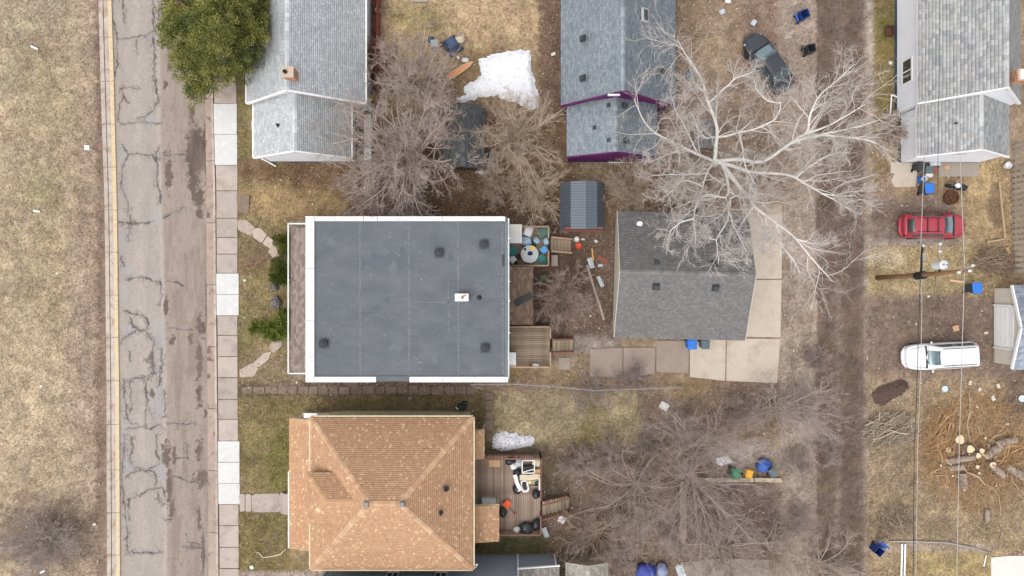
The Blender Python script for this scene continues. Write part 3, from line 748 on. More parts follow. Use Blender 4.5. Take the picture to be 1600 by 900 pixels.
def roof_vent(root, p, nrm, mat, s=.32, name='roof_vent'):
    """square turtle vent sitting on a slope"""
    p = Vector(p); n = Vector(nrm).normalized()
    q = n.to_track_quat('Z', 'Y').to_matrix()
    b = MB()
    def ring(k, h): return [p + q @ Vector((x * s * k, y * s * k, h)) for x, y in ((-.5, -.5), (.5, -.5), (.5, .5), (-.5, .5))]
    b.hexa(ring(1.35, -.02) + ring(1.35, .03)); b.hexa(ring(.8, .03) + ring(.8, .12)); b.hexa(ring(1.05, .12) + ring(.82, .2))
    return b.build(name, mat, root)
def vent_pipe(root, p, mat, r=.06, h=.35, name='vent_pipe'):
    b = MB(); b.lathe(p, [(r * 2.2, -.05), (r * 2.0, .04), (r, .06), (r, h), (r * .75, h), (r * .7, h - .12)], 12)
    return b.build(name, mat, root, smooth=False)

mwhite = M('white_trim_paint', C(248, 247, 244), var=.04, sc=2, rough=.6)
mwall_w = M('white_siding', C(243, 244, 248), var=.04, sc=.7, rough=.55)
mgut_w = M('white_gutter', C(236, 236, 232), var=.06, sc=3, rough=.5)
mpurple = M('purple_paint', C(96, 34, 92), var=.12, sc=2, rough=.6)
mdark = M('black_plastic', C(52, 54, 56), var=.15, sc=6, rough=.6)
mvent = M('dark_vent_metal', C(66, 70, 74), var=.15, sc=6, rough=.6)
mdeckroof = M('roof_felt', C(110, 112, 114), var=.1, sc=2, rough=.95)
mfound = M('blue_foundation', C(72, 92, 112), var=.15, sc=2, rough=.8)
mpane = glass('window_glass', C(58, 62, 68))
mbrick = M('chimney_brick', C(196, 148, 118), var=.15, sc=6, rough=.9, rnd=.2)
mmort = M('chimney_cap', C(196, 176, 156), var=.12, sc=5, rough=.9)

def gable_roof(root, f, a0, a1, e0, e1, rc, z0, z1, zr, pal, seed=0, trim=mwhite, gutter=None, tab=.3, course=.14, tr_w=.09, rake_h=.2, lift=.018, cap_pal=None, ends=(True, True)):
    """f(along, across, z) -> point. ridge at across=rc, eaves e0/e1"""
    th = .13
    for k, (e, ze) in enumerate(((e0, z0), (e1, z1))):
        b = MB(); b.slab([f(a0, e, ze), f(a1, e, ze), f(a1, rc, zr), f(a0, rc, zr)] if (f(a1, e, 0) - f(a0, e, 0)).cross(f(a0, rc, 0) - f(a0, e, 0)).z > 0 else [f(a1, e, ze), f(a0, e, ze), f(a0, rc, zr), f(a1, rc, zr)], th)
        b.build('roof_slope', mdeckroof, root)
        O = f(a0, e, ze); U = unit(f(a1, e, ze) - O); W = f(a0, rc, zr) - O; Lv = W.length; Lu = (f(a1, e, ze) - O).length
        shingles('shingles', root, O, U, W.normalized(), [(-.02, -.03), (Lu + .02, -.03), (Lu + .02, Lv), (-.02, Lv)], pal, mshg, tab, course, seed + k, lift=lift)
        out = (f(0, e, 0) - f(0, rc, 0)); out.z = 0; out.normalize()
        b = MB(); b.bar(f(a0, e, ze - .1) + out * .02, f(a1, e, ze - .1) + out * .02, .035, .17); b.build('fascia', trim, root)
        if gutter is not None:
            b = MB(); b.bar(f(a0, e, ze - .07) + out * .09, f(a1, e, ze - .07) + out * .09, .1, .09)
            b.build('gutter', gutter, root)
    b = MB(); n = max(2, int(abs(a1 - a0) / .28)); rg = random.Random(seed)
    for i in range(n):
        t0, t1 = a0 + (a1 - a0) * i / n, a0 + (a1 - a0) * (i + 1) / n
        s0 = .14 * (zr - z0) / abs(rc - e0); s1 = .14 * (zr - z1) / abs(rc - e1); sg = 1 if e0 < rc else -1
        c = tuple(np.array(rg.choice(cap_pal or pal)) * rg.uniform(.92, 1.08)); h = .03
        p = [f(t0, rc - .14 * sg, zr - s0 + h), f(t1, rc - .14 * sg, zr - s0 + h - .012), f(t1, rc, zr + h - .008), f(t0, rc, zr + h + .004), f(t0, rc + .14 * sg, zr - s1 + h), f(t1, rc + .14 * sg, zr - s1 + h - .012)]
        b.add(p, ((0, 1, 2, 3), (3, 2, 5, 4)), c)
    b.build('ridge_caps', mshg, root, 'stuff')
    for a, sgn, on in ((a0, -1, ends[0]), (a1, 1, ends[1])):
        if not on: continue
        al = (f(1, 0, 0) - f(0, 0, 0)).normalized() * sgn
        for e, ze in ((e0, z0), (e1, z1)):
            b = MB(); b.bar(f(a, e, ze - rake_h / 2 + .02) + al * .03, f(a, rc, zr - rake_h / 2 + .02) + al * .03, tr_w, rake_h); b.build('rake_board', trim, root)

def gable_walls(root, f, a0, a1, e0, e1, rc, z0, z1, zr, mat, inset_s=.25, inset_e=.2, base=.35, fmat=None, zb=0.0, sides=(1, 1, 1, 1)):
    """four lap-sided walls + foundation; e0<e1"""
    sl0 = (zr - z0) / (rc - e0); sl1 = (zr - z1) / (e1 - rc)
    w0, w1 = e0 + inset_s, e1 - inset_s; b0, b1 = a0 + inset_e, a1 - inset_e
    t0, t1 = z0 + sl0 * inset_s - .14, z1 + sl1 * inset_s - .14
    zz = zb + base
    tm = (rc - w0) / (w1 - w0)
    flip = (f(1, 0, 0) - f(0, 0, 0)).cross(f(0, 1, 0) - f(0, 0, 0)).z < 0
    def outv(v): v = Vector(v); v.z = 0; return v.normalized()
    ac = f(0, 1, 0) - f(0, 0, 0); al = f(1, 0, 0) - f(0, 0, 0)
    specs = [(f(b0, w0, 0), f(b1, w0, 0), [(0, t0), (1, t0)], -ac), (f(b0, w1, 0), f(b1, w1, 0), [(0, t1), (1, t1)], ac),
             (f(b0, w0, 0), f(b0, w1, 0), [(0, t0), (tm, zr - .15), (1, t1)], -al), (f(b1, w0, 0), f(b1, w1, 0), [(0, t0), (tm, zr - .15), (1, t1)], al)]
    for (p, q, zf, o), on in zip(specs, sides):
        if not on: continue
        b = MB(); lap_wall(b, p, q, zz, zf, out=outv(o)); b.build('wall', mat, root)
    P = [f(b0, w0, 0), f(b1, w0, 0), f(b1, w1, 0), f(b0, w1, 0)]
    if flip: P = P[::-1]
    b = MB(); b.prism([(p.x, p.y) for p in P], -.2, zz); b.build('foundation', fmat or mfound, root)
    return w0, w1, b0, b1

def window(root, ctr, udir, wdt, z0, z1, outw, mull=1, frame=mwhite, pane=mpane):
    """ctr: point of the wall plane at z=0; udir along the wall; outw outward"""
    c = Vector(ctr); c.z = 0; u = Vector(udir); o = Vector(outw); fr = MB()
    def pt(a, z, d): p = c + u * a + o * d; p.z = z; return p
    hw = wdt / 2
    for a, b in (((-hw, z0), (hw, z0)), ((-hw, z1), (hw, z1))): fr.bar(pt(a[0] - .05, a[1], .04), pt(b[0] + .05, b[1], .04), .09, .09)
    for k in range(mull + 2):
        x = -hw + wdt * k / (mull + 1); fr.bar(pt(x, z0, .04), pt(x, z1, .04), .07, .07)
    w_ = fr.build('window', frame, root)
    for k in range(mull + 1):
        x0, x1 = -hw + wdt * k / (mull + 1), -hw + wdt * (k + 1) / (mull + 1)
        p = MB(); p.hexa([pt(x0, z0, .025), pt(x1, z0, .025), pt(x1, z0, .035), pt(x0, z0, .035), pt(x0, z1, .025), pt(x1, z1, .025), pt(x1, z1, .035), pt(x0, z1, .035)])
        p.build('pane', pane, w_)
    return w_

def fy(al, ac, z): return Vector((ac, al, z))      # ridge runs up the photo
def fx(al, ac, z): return Vector((al, ac, z))      # ridge runs across the photo
G = lambda *a: [C(*q) for q in a]
PAL_A = G((203, 206, 207), (209, 212, 213), (196, 200, 201), (215, 217, 217), (201, 205, 207), (190, 194, 196))
PAL_E = G((146, 154, 161), (152, 160, 167), (139, 147, 154), (143, 152, 159), (158, 166, 172), (134, 142, 149))
PAL_I = G((186, 187, 186), (194, 195, 194), (174, 176, 177), (182, 180, 177), (200, 201, 199), (166, 168, 169))
PAL_F = G((124, 121, 120), (129, 126, 125), (118, 116, 115), (133, 130, 129), (124, 119, 116))
PAL_C = G(*([(202, 160, 124), (197, 154, 118), (206, 165, 128), (194, 151, 117), (204, 161, 122), (200, 156, 124)] * 3 + [(214, 174, 138), (190, 148, 117), (228, 192, 154)]))
PAL_B = G((150, 134, 124), (140, 124, 114), (158, 142, 132), (132, 116, 107))

# ---- grey-roofed white house, top left
A = thing('house', 'white house with pale grey shingle roof and brick chimney, half under the evergreen tree', 'house', (-13.8, 16, 0))
gable_roof(A, fy, 12.32, 23, -17.65, -9.82, -13.99, 3.0, 3.0, 6.1, PAL_A, 1, tab=.24, gutter=mgut_w)
gable_walls(A, fy, 12.32, 23, -17.65, -9.82, -13.99, 3.0, 3.0, 6.1, mwall_w, inset_s=.18, base=.12)
gable_roof(A, fy, 8.75, 12.5, -17.30, -10.83, -13.86, 2.7, 2.7, 5.0, PAL_A, 5, tab=.24, gutter=mgut_w, ends=(True, False))
gable_walls(A, fy, 8.75, 12.5, -17.30, -10.83, -13.86, 2.7, 2.7, 5.0, mwall_w, sides=(1, 1, 1, 0))
# chimney
ch = MB(); ch.box((-13.72, 12.86 + .35, 5.95), (.62, .56, 1.5)); cho = ch.build('chimney', mmort, A)
for lay in range(10):
    for (dx, dy, sx, sy) in ((-.2, -.275, .2, .05), (.02, -.275, .2, .05), (.22, -.275, .17, .05), (-.305, 0, .05, .24), (-.305, .22, .05, .17), (.305, 0, .05, .24), (.305, .22, .05, .17), (-.1, .275, .24, .05), (.15, .275, .24, .05)):
        k = .03 if lay % 2 else -.03
        b = MB(); b.box((-13.72 + dx + (k if sx > .1 else 0), 13.21 + dy + (k if sy > .1 else 0), 5.45 + lay * .125), (sx, sy, .1)); 
        b.build('brick', mbrick, cho)
b = MB(); b.box((-13.72, 13.21, 6.74), (.74, .68, .08)); b.build('chimney_cap', mmort, cho)
b = MB(); b.lathe((-13.85, 13.2, 6.78), [(.13, 0), (.12, .16), (.09, .16), (.08, .02)], 12); b.build('flue', mdark, cho)
vent_pipe(A, at(435, 196, 4.15), mdark)
b = MB(); b.bar(at(394, 190, 2.3), at(397, 243, 2.4), .08); b.bar(at(404, 245, .5), at(431, 260, .1), .09); b.build('downspout', mgut_w, A)
b = MB(); b.slab([fy(9.0, -10.4, .5), fy(12.2, -10.4, .5), fy(12.2, -9.9, .5), fy(9.0, -9.9, .5)][::-1], .12); b.build('side_landing', mwhite, A)

# ---- purple house
E = thing('house', 'purple house with blue-grey shingle roof and purple gable trim, beside the snowy lawn', 'house', (6.9, 16, 0))
gable_roof(E, fy, 12.15, 23, 3.28, 10.87, 6.85, 3.0, 3.0, 6.5, PAL_E, 11, tab=.22, course=.13, trim=mpurple, rake_h=.32)
gable_walls(E, fy, 12.15, 23, 3.28, 10.87, 6.85, 3.0, 3.0, 6.5, mpurple, inset_s=.3)
gable_roof(E, fy, 8.82, 12.4, 3.70, 9.72, 6.71, 2.6, 2.6, 4.32, PAL_E, 15, tab=.22, course=.13, trim=mpurple, rake_h=.3, ends=(True, False))
gable_walls(E, fy, 8.82, 12.4, 3.70, 9.72, 6.71, 2.6, 2.6, 4.32, mpurple, inset_e=.12, sides=(1, 1, 1, 0))
b = MB(); b.box((6.35, 12.04, 5.9), (.75, .08, .22)); b.build('gable_vent', mwhite, E)
nL = Vector((-3.5, 0, 3.57)); nR = Vector((3.5, 0, 4.02)); 
for px, py, z, n in ((911, 60, 4.9, nL), (911, 122, 4.9, nL), (1036, 112, 4.2, nR)): roof_vent(E, at(px, py, z), n, mvent)
for px, py, z, n in ((952, 165, 4.0, Vector((-1.72, 0, 3))), (976, 165, 4.2, Vector((1.72, 0, 3))), (930, 200, 3.5, Vector((-1.72, 0, 3))), (952, 219, 3.98, Vector((-1.72, 0, 3))), (978, 220, 4.15, Vector((1.72, 0, 3)))): roof_vent(E, at(px, py, z), n, mvent, .26)
b = MB(); c = at(1007, 24, 5.35)
q = Vector((3.5, 0, 4.02)).normalized().to_track_quat('Z', 'Y').to_matrix()
b.hexa([c + q @ Vector((x, y, -.05)) for x, y in ((-.42, -.26), (.42, -.26), (.42, .26), (-.42, .26))] + [c + q @ Vector((x, y, .12)) for x, y in ((-.42, -.26), (.42, -.26), (.42, .26), (-.42, .26))]); sk = b.build('skylight', M('skylight_frame', C(190, 192, 192), rough=.6), E)
b = MB(); b.hexa([c + q @ Vector((x, y, .121)) for x, y in ((-.34, -.19), (.34, -.19), (.34, .19), (-.34, .19))] + [c + q @ Vector((x, y, .135)) for x, y in ((-.34, -.19), (.34, -.19), (.34, .19), (-.34, .19))]); b.build('pane', mpane, sk)
b = MB()
for i in range(9): b.bar(at(952 + i * 4, 258, 0), at(952 + i * 4, 254, .9), .05)
b.bar(at(950, 254, .9), at(988, 254, .9), .07); b.build('porch_rail', mwhite, E)

# ---- white house at the right edge
I_ = thing('house', 'white house with mottled grey shingle roof at the right edge, beside the alley grass', 'house', (30.5, 16, 0))
gable_roof(I_, fy, 12.27, 23, 26.98, 33.7, 30.33, 3.2, 3.2, 6.8, PAL_I, 21, tab=.34, course=.2)
w0, w1, b0, b1 = gable_walls(I_, fy, 12.27, 23, 26.98, 33.7, 30.33, 3.2, 3.2, 6.8, mwall_w, inset_s=-.0 + .2, inset_e=.02)
gable_roof(I_, fy, 8.8, 12.3, 27.17, 33.3, 29.85, 2.75, 2.75, 5.2, PAL_I, 25, tab=.34, course=.2, ends=(True, False))
gable_walls(I_, fy, 8.8, 12.3, 27.17, 33.3, 29.85, 2.75, 2.75, 5.2, mwall_w, inset_s=.28, inset_e=.1, sides=(1, 1, 1, 0))
window(I_, (w0, 14.9, 0), (0, 1, 0), 1.6, 1.0, 2.15, (-1, 0, 0))
b = MB(); b.hexa([Vector((29.3 + x, 8.9 - .05 * 0, z)) + Vector((0, d, 0)) for z in (3.25, 3.5) for x, d in ((-.7, -.06), (.7, -.06), (.7, 0), (-.7, 0))]); b.build('gable_vent', M('louvre', C(190, 190, 188)), I_)
vent_pipe(I_, at(1490, 194, 4.0), mdark, .07)
b = MB(); c = at(1595, 119, 6.6); b.box((c.x, c.y, 6.5), (.8, .7, .9)); chi = b.build('chimney', mmort, I_)
for lay in range(6):
    for (dx, dy, sx, sy) in ((-.2, -.36, .36, .03), (.2, -.36, .36, .03), (-.41, -.17, .03, .32), (-.41, .17, .03, .32), (.41, -.17, .03, .32), (.41, .17, .03, .32)):
        b = MB(); b.box((c.x + dx, c.y + dy, 6.2 + lay * .13), (sx, sy, .1)); b.build('brick', mbrick, chi)
b = MB(); b.box((c.x, c.y, 6.99), (.62, .55, .1)); b.build('chimney_cap', mwhite, chi)
b = MB(); b.lathe((c.x + .05, c.y, 7.04), [(.12, 0), (.12, .12), (.08, .12), (.07, .01)], 10); b.build('flue', mdark, chi)
b = MB(); b.bar(at(1393, 148, .3), at(1391, 178, .3), .07); b.bar(at(1393, 148, .3), at(1402, 152, .5), .07); b.build('hand_rail', mwhite, I_)

# ---- garage with charcoal roof (turned a little)
Fg = thing('garage', 'garage with charcoal shingle roof on pale concrete apron by the alley', 'garage', (11.4, .85, 0), R(-1.5))
def fl(al, ac, z): return Vector((11.4 + al, .85 + ac, z))
ga = (-4.4, 4.4, -4.25, 4.2, .12, 2.5, 2.5, 4.25)
gable_roof(Fg, fl, *ga, PAL_F, 31, tab=.17, course=.125, lift=.012, trim=M('cream_trim', C(190, 186, 166), rough=.6), rake_h=.11, tr_w=.05)
gable_walls(Fg, fl, *ga, M('cream_siding', C(208, 202, 184), var=.06, rough=.6), inset_s=.3, inset_e=.25, base=.15)
def on_f(px, py, z):   # photo point -> garage-local coordinates carried back by the turn
    p = at(px, py, z) - Vector((11.4, .85, 0)); p = Matrix.Rotation(R(1.5), 3, 'Z') @ p; return p + Vector((11.4, .85, 0))
for px, py, z, n in ((1026, 411, 3.95, 1), (1025, 448, 3.9, -1), (1117, 412, 3.95, 1), (1118, 450, 3.9, -1)):
    roof_vent(Fg, on_f(px, py, z), (0, .42 * n, 1), mvent, .36)
b = MB(); p = on_f(999, 350, 2.9); b.lathe(p, [(.2, -.1), (.18, .02), (.1, .04), (.1, .28), (.17, .3), (.15, .38), (.02, .42)], 12); b.build('vent_pipe', mwhite, Fg)
b = MB()
dl = [fl(4.16, y, z) for z in (.16, 2.1) for y in (-3.3, 3.3)]
gd = MB(); gd.hexa([fl(4.16, -2.6, .16), fl(4.21, -2.6, .16), fl(4.21, 2.6, .16), fl(4.16, 2.6, .16), fl(4.16, -2.6, 2.15), fl(4.21, -2.6, 2.15), fl(4.21, 2.6, 2.15), fl(4.16, 2.6, 2.15)]); gd.build('garage_door', mwhite, Fg)

# ---- small garage, right edge
J_ = thing('garage', 'small cream garage with white door at the right edge, beside the white SUV', 'garage', (37, -2.65, 0))
gj = (34.0, 43, -5.5, .17, -2.65, 2.15, 2.15, 3.0)
mcream = M('cream_board', C(214, 206, 190), var=.06, rough=.7)
gable_roof(J_, fx, *gj, G((150, 158, 172), (164, 171, 184), (138, 145, 158), (156, 160, 170)), 41, rake_h=.2)
gable_walls(J_, fx, *gj, mcream, inset_s=.2, inset_e=.22, base=.1, fmat=mrim)
dr = MB(); dr.hexa([Vector((x, y, z)) for z in (.1, 1.95) for x, y in ((34.16, -4.15), (34.2, -4.15), (34.2, -1.25), (34.16, -1.25))]); dro = dr.build('garage_door', mwhite, J_)
for k in range(4):
    b = MB(); b.box((34.145, -2.7, .34 + k * .46), (.03, 2.75, .40)); b.build('door_panel', mwhite, dro)
b = MB()
for y in (-4.2, -1.2): b.bar((34.13, y, .1), (34.13, y, 2.0), .1)
b.bar((34.13, -4.25, 2.0), (34.13, -1.15, 2.0), .1); b.build('door_frame', mwhite, J_)

# ---- flat-roofed duplex in the middle
B = thing('flat_roof_house', 'flat-roofed house with grey membrane roof and white parapet edge in the middle', 'house', (-6.4, -.7, 0))
zf = 6.5
mmem = M('grey_roof_membrane', C(101, 105, 110), var=.10, sc=.7, rough=.85, bump=.1, bsc=8, c2=C(110, 113, 117), sc2=.55, lo=.42, hi=.7, spec=.2, stretch=(1, 1.8, 1))
mseam = M('membrane_seam', C(119, 121, 122), var=.12, sc=4, rough=.85, c2=C(100, 106, 112), sc2=6)
x0, x1, y0, y1 = -12.67, -.22, -5.79, 4.41
b = MB(); b.box(((x0 + x1) / 2, (y0 + y1) / 2, zf - .09), (x1 - x0 - .1, y1 - y0 - .1, .14)); b.build('membrane', mmem, B)
b = MB()
for p, q, o in (((x0 + .15, y0 + .15), (x1 - .1, y0 + .15), (0, -1, 0)), ((x0 + .15, y1 - .15), (x1 - .1, y1 - .15), (0, 1, 0)), ((x0 + .15, y0 + .15), (x0 + .15, y1 - .15), (-1, 0, 0)), ((x1 - .1, y0 + .15), (x1 - .1, y1 - .15), (1, 0, 0))):
    b = MB(); lap_wall(b, p, q, .3, [(0, zf - .2), (1, zf - .2)], out=o); b.build('wall', M('grey_siding', C(150, 148, 144), rough=.8), B)
b = MB(); b.prism([(x0 + .15, y0 + .15), (x1 - .1, y0 + .15), (x1 - .1, y1 - .15), (x0 + .15, y1 - .15)], -.2, .3); b.build('foundation', mrim, B)
mcop = M('weathered_coping', C(226, 226, 225), var=.06, sc=1.5, rough=.6, c2=C(196, 193, 187), sc2=2.5, lo=.54, hi=.7)
def coping(px0, py0, px1, py1, mat=mcop, name='coping', h=.14, z=None):
    p, q = at(px0, py0, zf), at(px1, py1, zf); b = MB()
    b.box(((p.x + q.x) / 2, (p.y + q.y) / 2, (z or zf) + h / 2 - .04), (abs(q.x - p.x), abs(q.y - p.y), h)); return b.build(name, mat, B, bevel=.01)
for a_, c_ in ((478, 568), (568.6, 590), (590.6, 691), (691.6, 789.5)): coping(a_ if a_ > 478 else 492.1, 338.2, c_, 345.6)
for a_, c_ in ((338, 419), (419.5, 500), (500.5, 597)): coping(478, a_, 491.6, c_)
for a_, c_ in ((492, 588), (640, 692), (692.6, 794)): coping(a_, 588.5, c_, 597)
coping(588.5, 587.5, 639.5, 594.5, mmem, 'scupper', .08)
coping(789, 346, 793, 588, M('roof_edge', C(112, 118, 122), rough=.7), 'roof_edge', .1)
b = MB(); p, q = at(794.6, 341, zf), at(794.6, 592, zf); b.bar((p.x, p.y, zf - .06), (q.x, q.y, zf - .06), .09, .1); b.build('gutter', M('pale_green_gutter', C(206, 214, 210), rough=.5), B)
b = MB()
for py in (372, 440, 470, 520, 566): p = at(795.6, py, zf); b.box((p.x, p.y, zf - .04), (.12, .05, .08))
b.build('gutter_brackets', mgut_w, B, 'stuff')
for x_, z_ in ((-10.6, 1.2), (-6.4, 1.2), (-2.6, 1.2), (-10.6, 4.0), (-6.4, 4.0), (-2.6, 4.0)): window(B, (x_, y0 + .15, 0), (1, 0, 0), 1.1, z_, z_ + 1.3, (0, -1, 0)); window(B, (x_, y1 - .15, 0), (1, 0, 0), 1.1, z_, z_ + 1.3, (0, 1, 0))
for y_ in (-4.2, 2.4): window(B, (x1 - .1, y_, 0), (0, 1, 0), .9, 4.0, 5.2, (1, 0, 0))
# seams and patches of the membrane
def strip_on(px0, py0, px1, py1, w, mat, name='seam', dz=.0):
    p, q = at(px0, py0, zf), at(px1, py1, zf); b = MB(); d = (q - p).normalized(); n = Vector((-d.y, d.x, 0)) * w / 2
    for k in range(12):
        a_, c_ = p.lerp(q, k / 12), p.lerp(q, (k + 1) / 12); j0, j1 = [1 + .25 * math.sin(k * 2.3 + px0), 1 + .25 * math.sin((k + 1) * 2.3 + px0)]
        for v in (a_, c_): v.z = zf - .014 + dz
        b.quad(a_ - n * j0, c_ - n * j1, c_ + n * j1, a_ + n * j0)
    return b.build(name, mat, B)
for px in (562, 638.5, 715.5): strip_on(px, 346, px + 1, 588, .12, mseam)
strip_on(641, 472, 714, 472, .07, mseam); strip_on(716, 464, 792, 464, .06, mseam); strip_on(716, 398, 760, 398, .04, mseam); strip_on(700, 430, 701, 520, .05, mseam)
for k in range(16):      # lap repairs, scuffs and dried puddle edges
    px, py = random.uniform(500, 780), random.uniform(356, 580); c_ = at(px, py, zf); n_ = 14; rx_, ry_ = random.uniform(.15, .55), random.uniform(.1, .4); rb = MB()
    o_ = [(c_.x + rx_ * (1 + .3 * math.sin(3 * t + k) + .15 * math.sin(7 * t)) * math.cos(t), c_.y + ry_ * (1 + .3 * math.sin(2 * t + k)) * math.sin(t)) for t in [2 * math.pi * j / n_ for j in range(n_)]]
    rb.add([(p[0], p[1], zf - .0175 + .0002 * k) for p in o_], (tuple(range(n_)),)); rb.build('stain', M('dried_puddle' if k % 2 else 'scuffed_patch', C(108, 113, 119) if k % 2 else C(95, 101, 108), var=.1, sc=3, rough=.9), B)
strip_on(667, 350, 668, 470, .03, mseam); strip_on(586, 348, 587, 380, .04, mseam); strip_on(785, 350, 786, 585, .12, mseam, dz=.004)
b = MB(); P = [at(*p, zf) for p in ((783.5, 399), (788.5, 396), (789, 416), (785, 417))]
for v in P: v.z = zf - .008
b.add(P, ((3, 2, 1, 0),)); b.build('patch', M('dark_patch', C(74, 78, 82), var=.1), B)
mrv = M('rubber_vent', C(64, 67, 71), var=.12, sc=6, rough=.7); mrv2 = M('rubber_base', C(86, 90, 95), var=.12, sc=4, rough=.8)
for px, py in ((686, 395), (756, 382), (506, 537), (758, 544)):
    p = at(px, py, zf); b = MB(); b.box((p.x, p.y, zf + .0), (.6, .6, .05)); b.build('vent_base', mrv2, B)
    b = MB(); b.lathe((p.x, p.y, zf + .02), [(.27, 0), (.25, .04), (.16, .06), (.15, .2), (.25, .22), (.26, .27), (.2, .3), (.19, .27), (.12, .28), (.1, .34), (.02, .36)], 20); b.build('vent_cap', mrv, B)
p = at(722.5, 464.5, zf); b = MB(); b.box((p.x, p.y, zf + .3), (.82, .46, .7)); bx = b.build('chimney', mwhite, B, bevel=.02)
b = MB(); b.lathe((p.x + .05, p.y, zf + .65), [(.09, 0), (.09, .1), (.06, .1), (.05, .01)], 10); b.box((p.x + .15, p.y + .1, zf + .67), (.3, .1, .04), .4); b.build('flue', M('rusty_flue', C(176, 150, 110)), bx)
p = at(749, 465, zf); b = MB(); b.lathe(p, [(.16, -.02), (.1, .05), (.07, .08), (.06, .4), (.035, .4), (.03, .2)], 12); b.build('vent_pipe', mdark, B)
rng = np.random.default_rng(3); n = 260; X = rng.uniform(x0 + .5, x1 - .3, n); Y = rng.uniform(y0 + .4, y1 - .4, n); a = rng.uniform(0, 6.3, n); s_ = rng.uniform(.012, .04, n)
Q = np.stack([np.stack([X + s_ * np.cos(a + k * 1.57) * (1 if k % 2 else .6), Y + s_ * np.sin(a + k * 1.57) * (1 if k % 2 else .6), np.full(n, zf - .012)], -1) for k in range(4)], 1)
link('leaf_specks', arr_mesh('leaf_specks', Q.reshape(-1, 3), np.arange(4 * n).reshape(-1, 4), np.array(G((176, 170, 160), (150, 138, 124), (196, 192, 184), (84, 88, 92)))[rng.integers(4, size=n)], off=origin(B)), B, mshg, 'stuff')
# front porch roof and its white railing
zp = 3.0
xl, xr = at(454, 0, zp).x, -12.5; yb, yt = at(0, 581, zp).y, at(0, 356, zp).y
b = MB(); b.slab([(xl, yb, zp), (xr, yb, zp + .5), (xr, yt, zp + .5), (xl, yt, zp)], .15); b.build('porch_roof', mdeckroof, B)
W = Vector((xr - xl, 0, .5)); shingles('shingles', B, (xl, yt, zp), (0, -1, 0), W.normalized(), [(0, 0), (yt - yb, 0), (yt - yb, W.length), (0, W.length)], PAL_B, mshg, .3, .14, 51)
zr_ = zp + .15
rr = [at(478, 349.5, zr_), at(450.5, 349.5, zr_), at(450.5, 583.5, zr_), at(478, 583.5, zr_)]
mgrey_rail = M('weathered_white_rail', C(226, 226, 222), var=.1, sc=6, rough=.6)
for p, q in zip(rr[:-1], rr[1:]):
    b = MB(); b.bar(p, q, .09, .07); b.build('porch_gutter', mgrey_rail, B)
    n = max(1, int((q - p).length / 1.2))
    for k in range(n + 1):
        b = MB(); c = p.lerp(q, k / n); b.box((c.x, c.y, 1.6), (.1, .1, 2.98 + .1)); b.build('porch_post', mgrey_rail, B) if k % 3 == 0 else None
b = MB(); P = [(xl + .1, yt - .1), (xr, yt - .1), (xr, yb + .1), (xl + .1, yb + .1)][::-1]; b.prism(P, -.1, .5); b.build('porch_floor', M('porch_boards', C(120, 108, 100), rough=.8), B)
# back porch roof between the two decks
zq = 2.9
q0, q1 = at(797, 417, zq), at(833, 507, zq)
b = MB(); b.slab([(-.3, q1.y, zq + .3), (q1.x, q1.y, zq), (q1.x, q0.y, zq), (-.3, q0.y, zq + .3)], .14); b.build('back_porch_roof', mdeckroof, B)
W = Vector((-.3 - q1.x, 0, .3)); shingles('shingles', B, (q1.x, q1.y, zq), (0, 1, 0), W.normalized(), [(0, 0), (q0.y - q1.y, 0), (q0.y - q1.y, W.length), (0, W.length)], G((128, 106, 90), (120, 98, 83), (138, 115, 98), (112, 92, 78)), mshg, .28, .13, 55)
b = MB(); b.prism([(-.3, q1.y + .15), (q1.x - .15, q1.y + .15), (q1.x - .15, q0.y - .15), (-.3, q0.y - .15)], -.1, zq - .12); b.build('back_porch_wall', M('porch_siding', C(150, 130, 116), rough=.8), B)
m_ = [at(*p, zq + .25) for p in ((801, 470), (829, 457), (833, 465), (807, 480))]
mt = MB(); mt.slab(m_[::-1], .02); tag(mt.build('rubber_mat', M('dark_rubber_mat', C(66, 68, 66), var=.12, sc=8, rough=.9)), 'dark grey rubber mat lying askew on the brown back porch roof', 'mat')

# ---- orange hip-roofed house
Ch = thing('hip_roof_house', 'house with orange-brown hip roof and rear deck, south of the flat-roofed house', 'house', (-7.75, -13.3, 0))
ex0, ex1, ey0, ey1, ze, za = -12.99, -2.515, -18.14, -8.33, 4.5, 6.62
rx0, rx1, ry = -8.75, -6.9, -13.24
mshc = mshg
for corners, sd in ((((ex0, ey0), (ex1, ey0), (rx1, ry), (rx0, ry)), 61), (((ex1, ey1), (ex0, ey1), (rx0, ry), (rx1, ry)), 62), (((ex1, ey0), (ex1, ey1), (rx1, ry)), 63), (((ex0, ey1), (ex0, ey0), (rx0, ry)), 64)):
    P = [Vector((*c, ze if i < 2 else za)) for i, c in enumerate(corners)]
    b = MB(); b.slab(P, .14); b.build('roof_slope', mdeckroof, Ch)
    U = (P[1] - P[0]).normalized(); N_ = U.cross(P[2] - P[0]).normalized(); W = N_.cross(U)
    shingles('shingles', Ch, P[0], U, W, [((p - P[0]).dot(U), (p - P[0]).dot(W)) for p in P], PAL_C, mshc, .16, .13, sd, lift=.010)
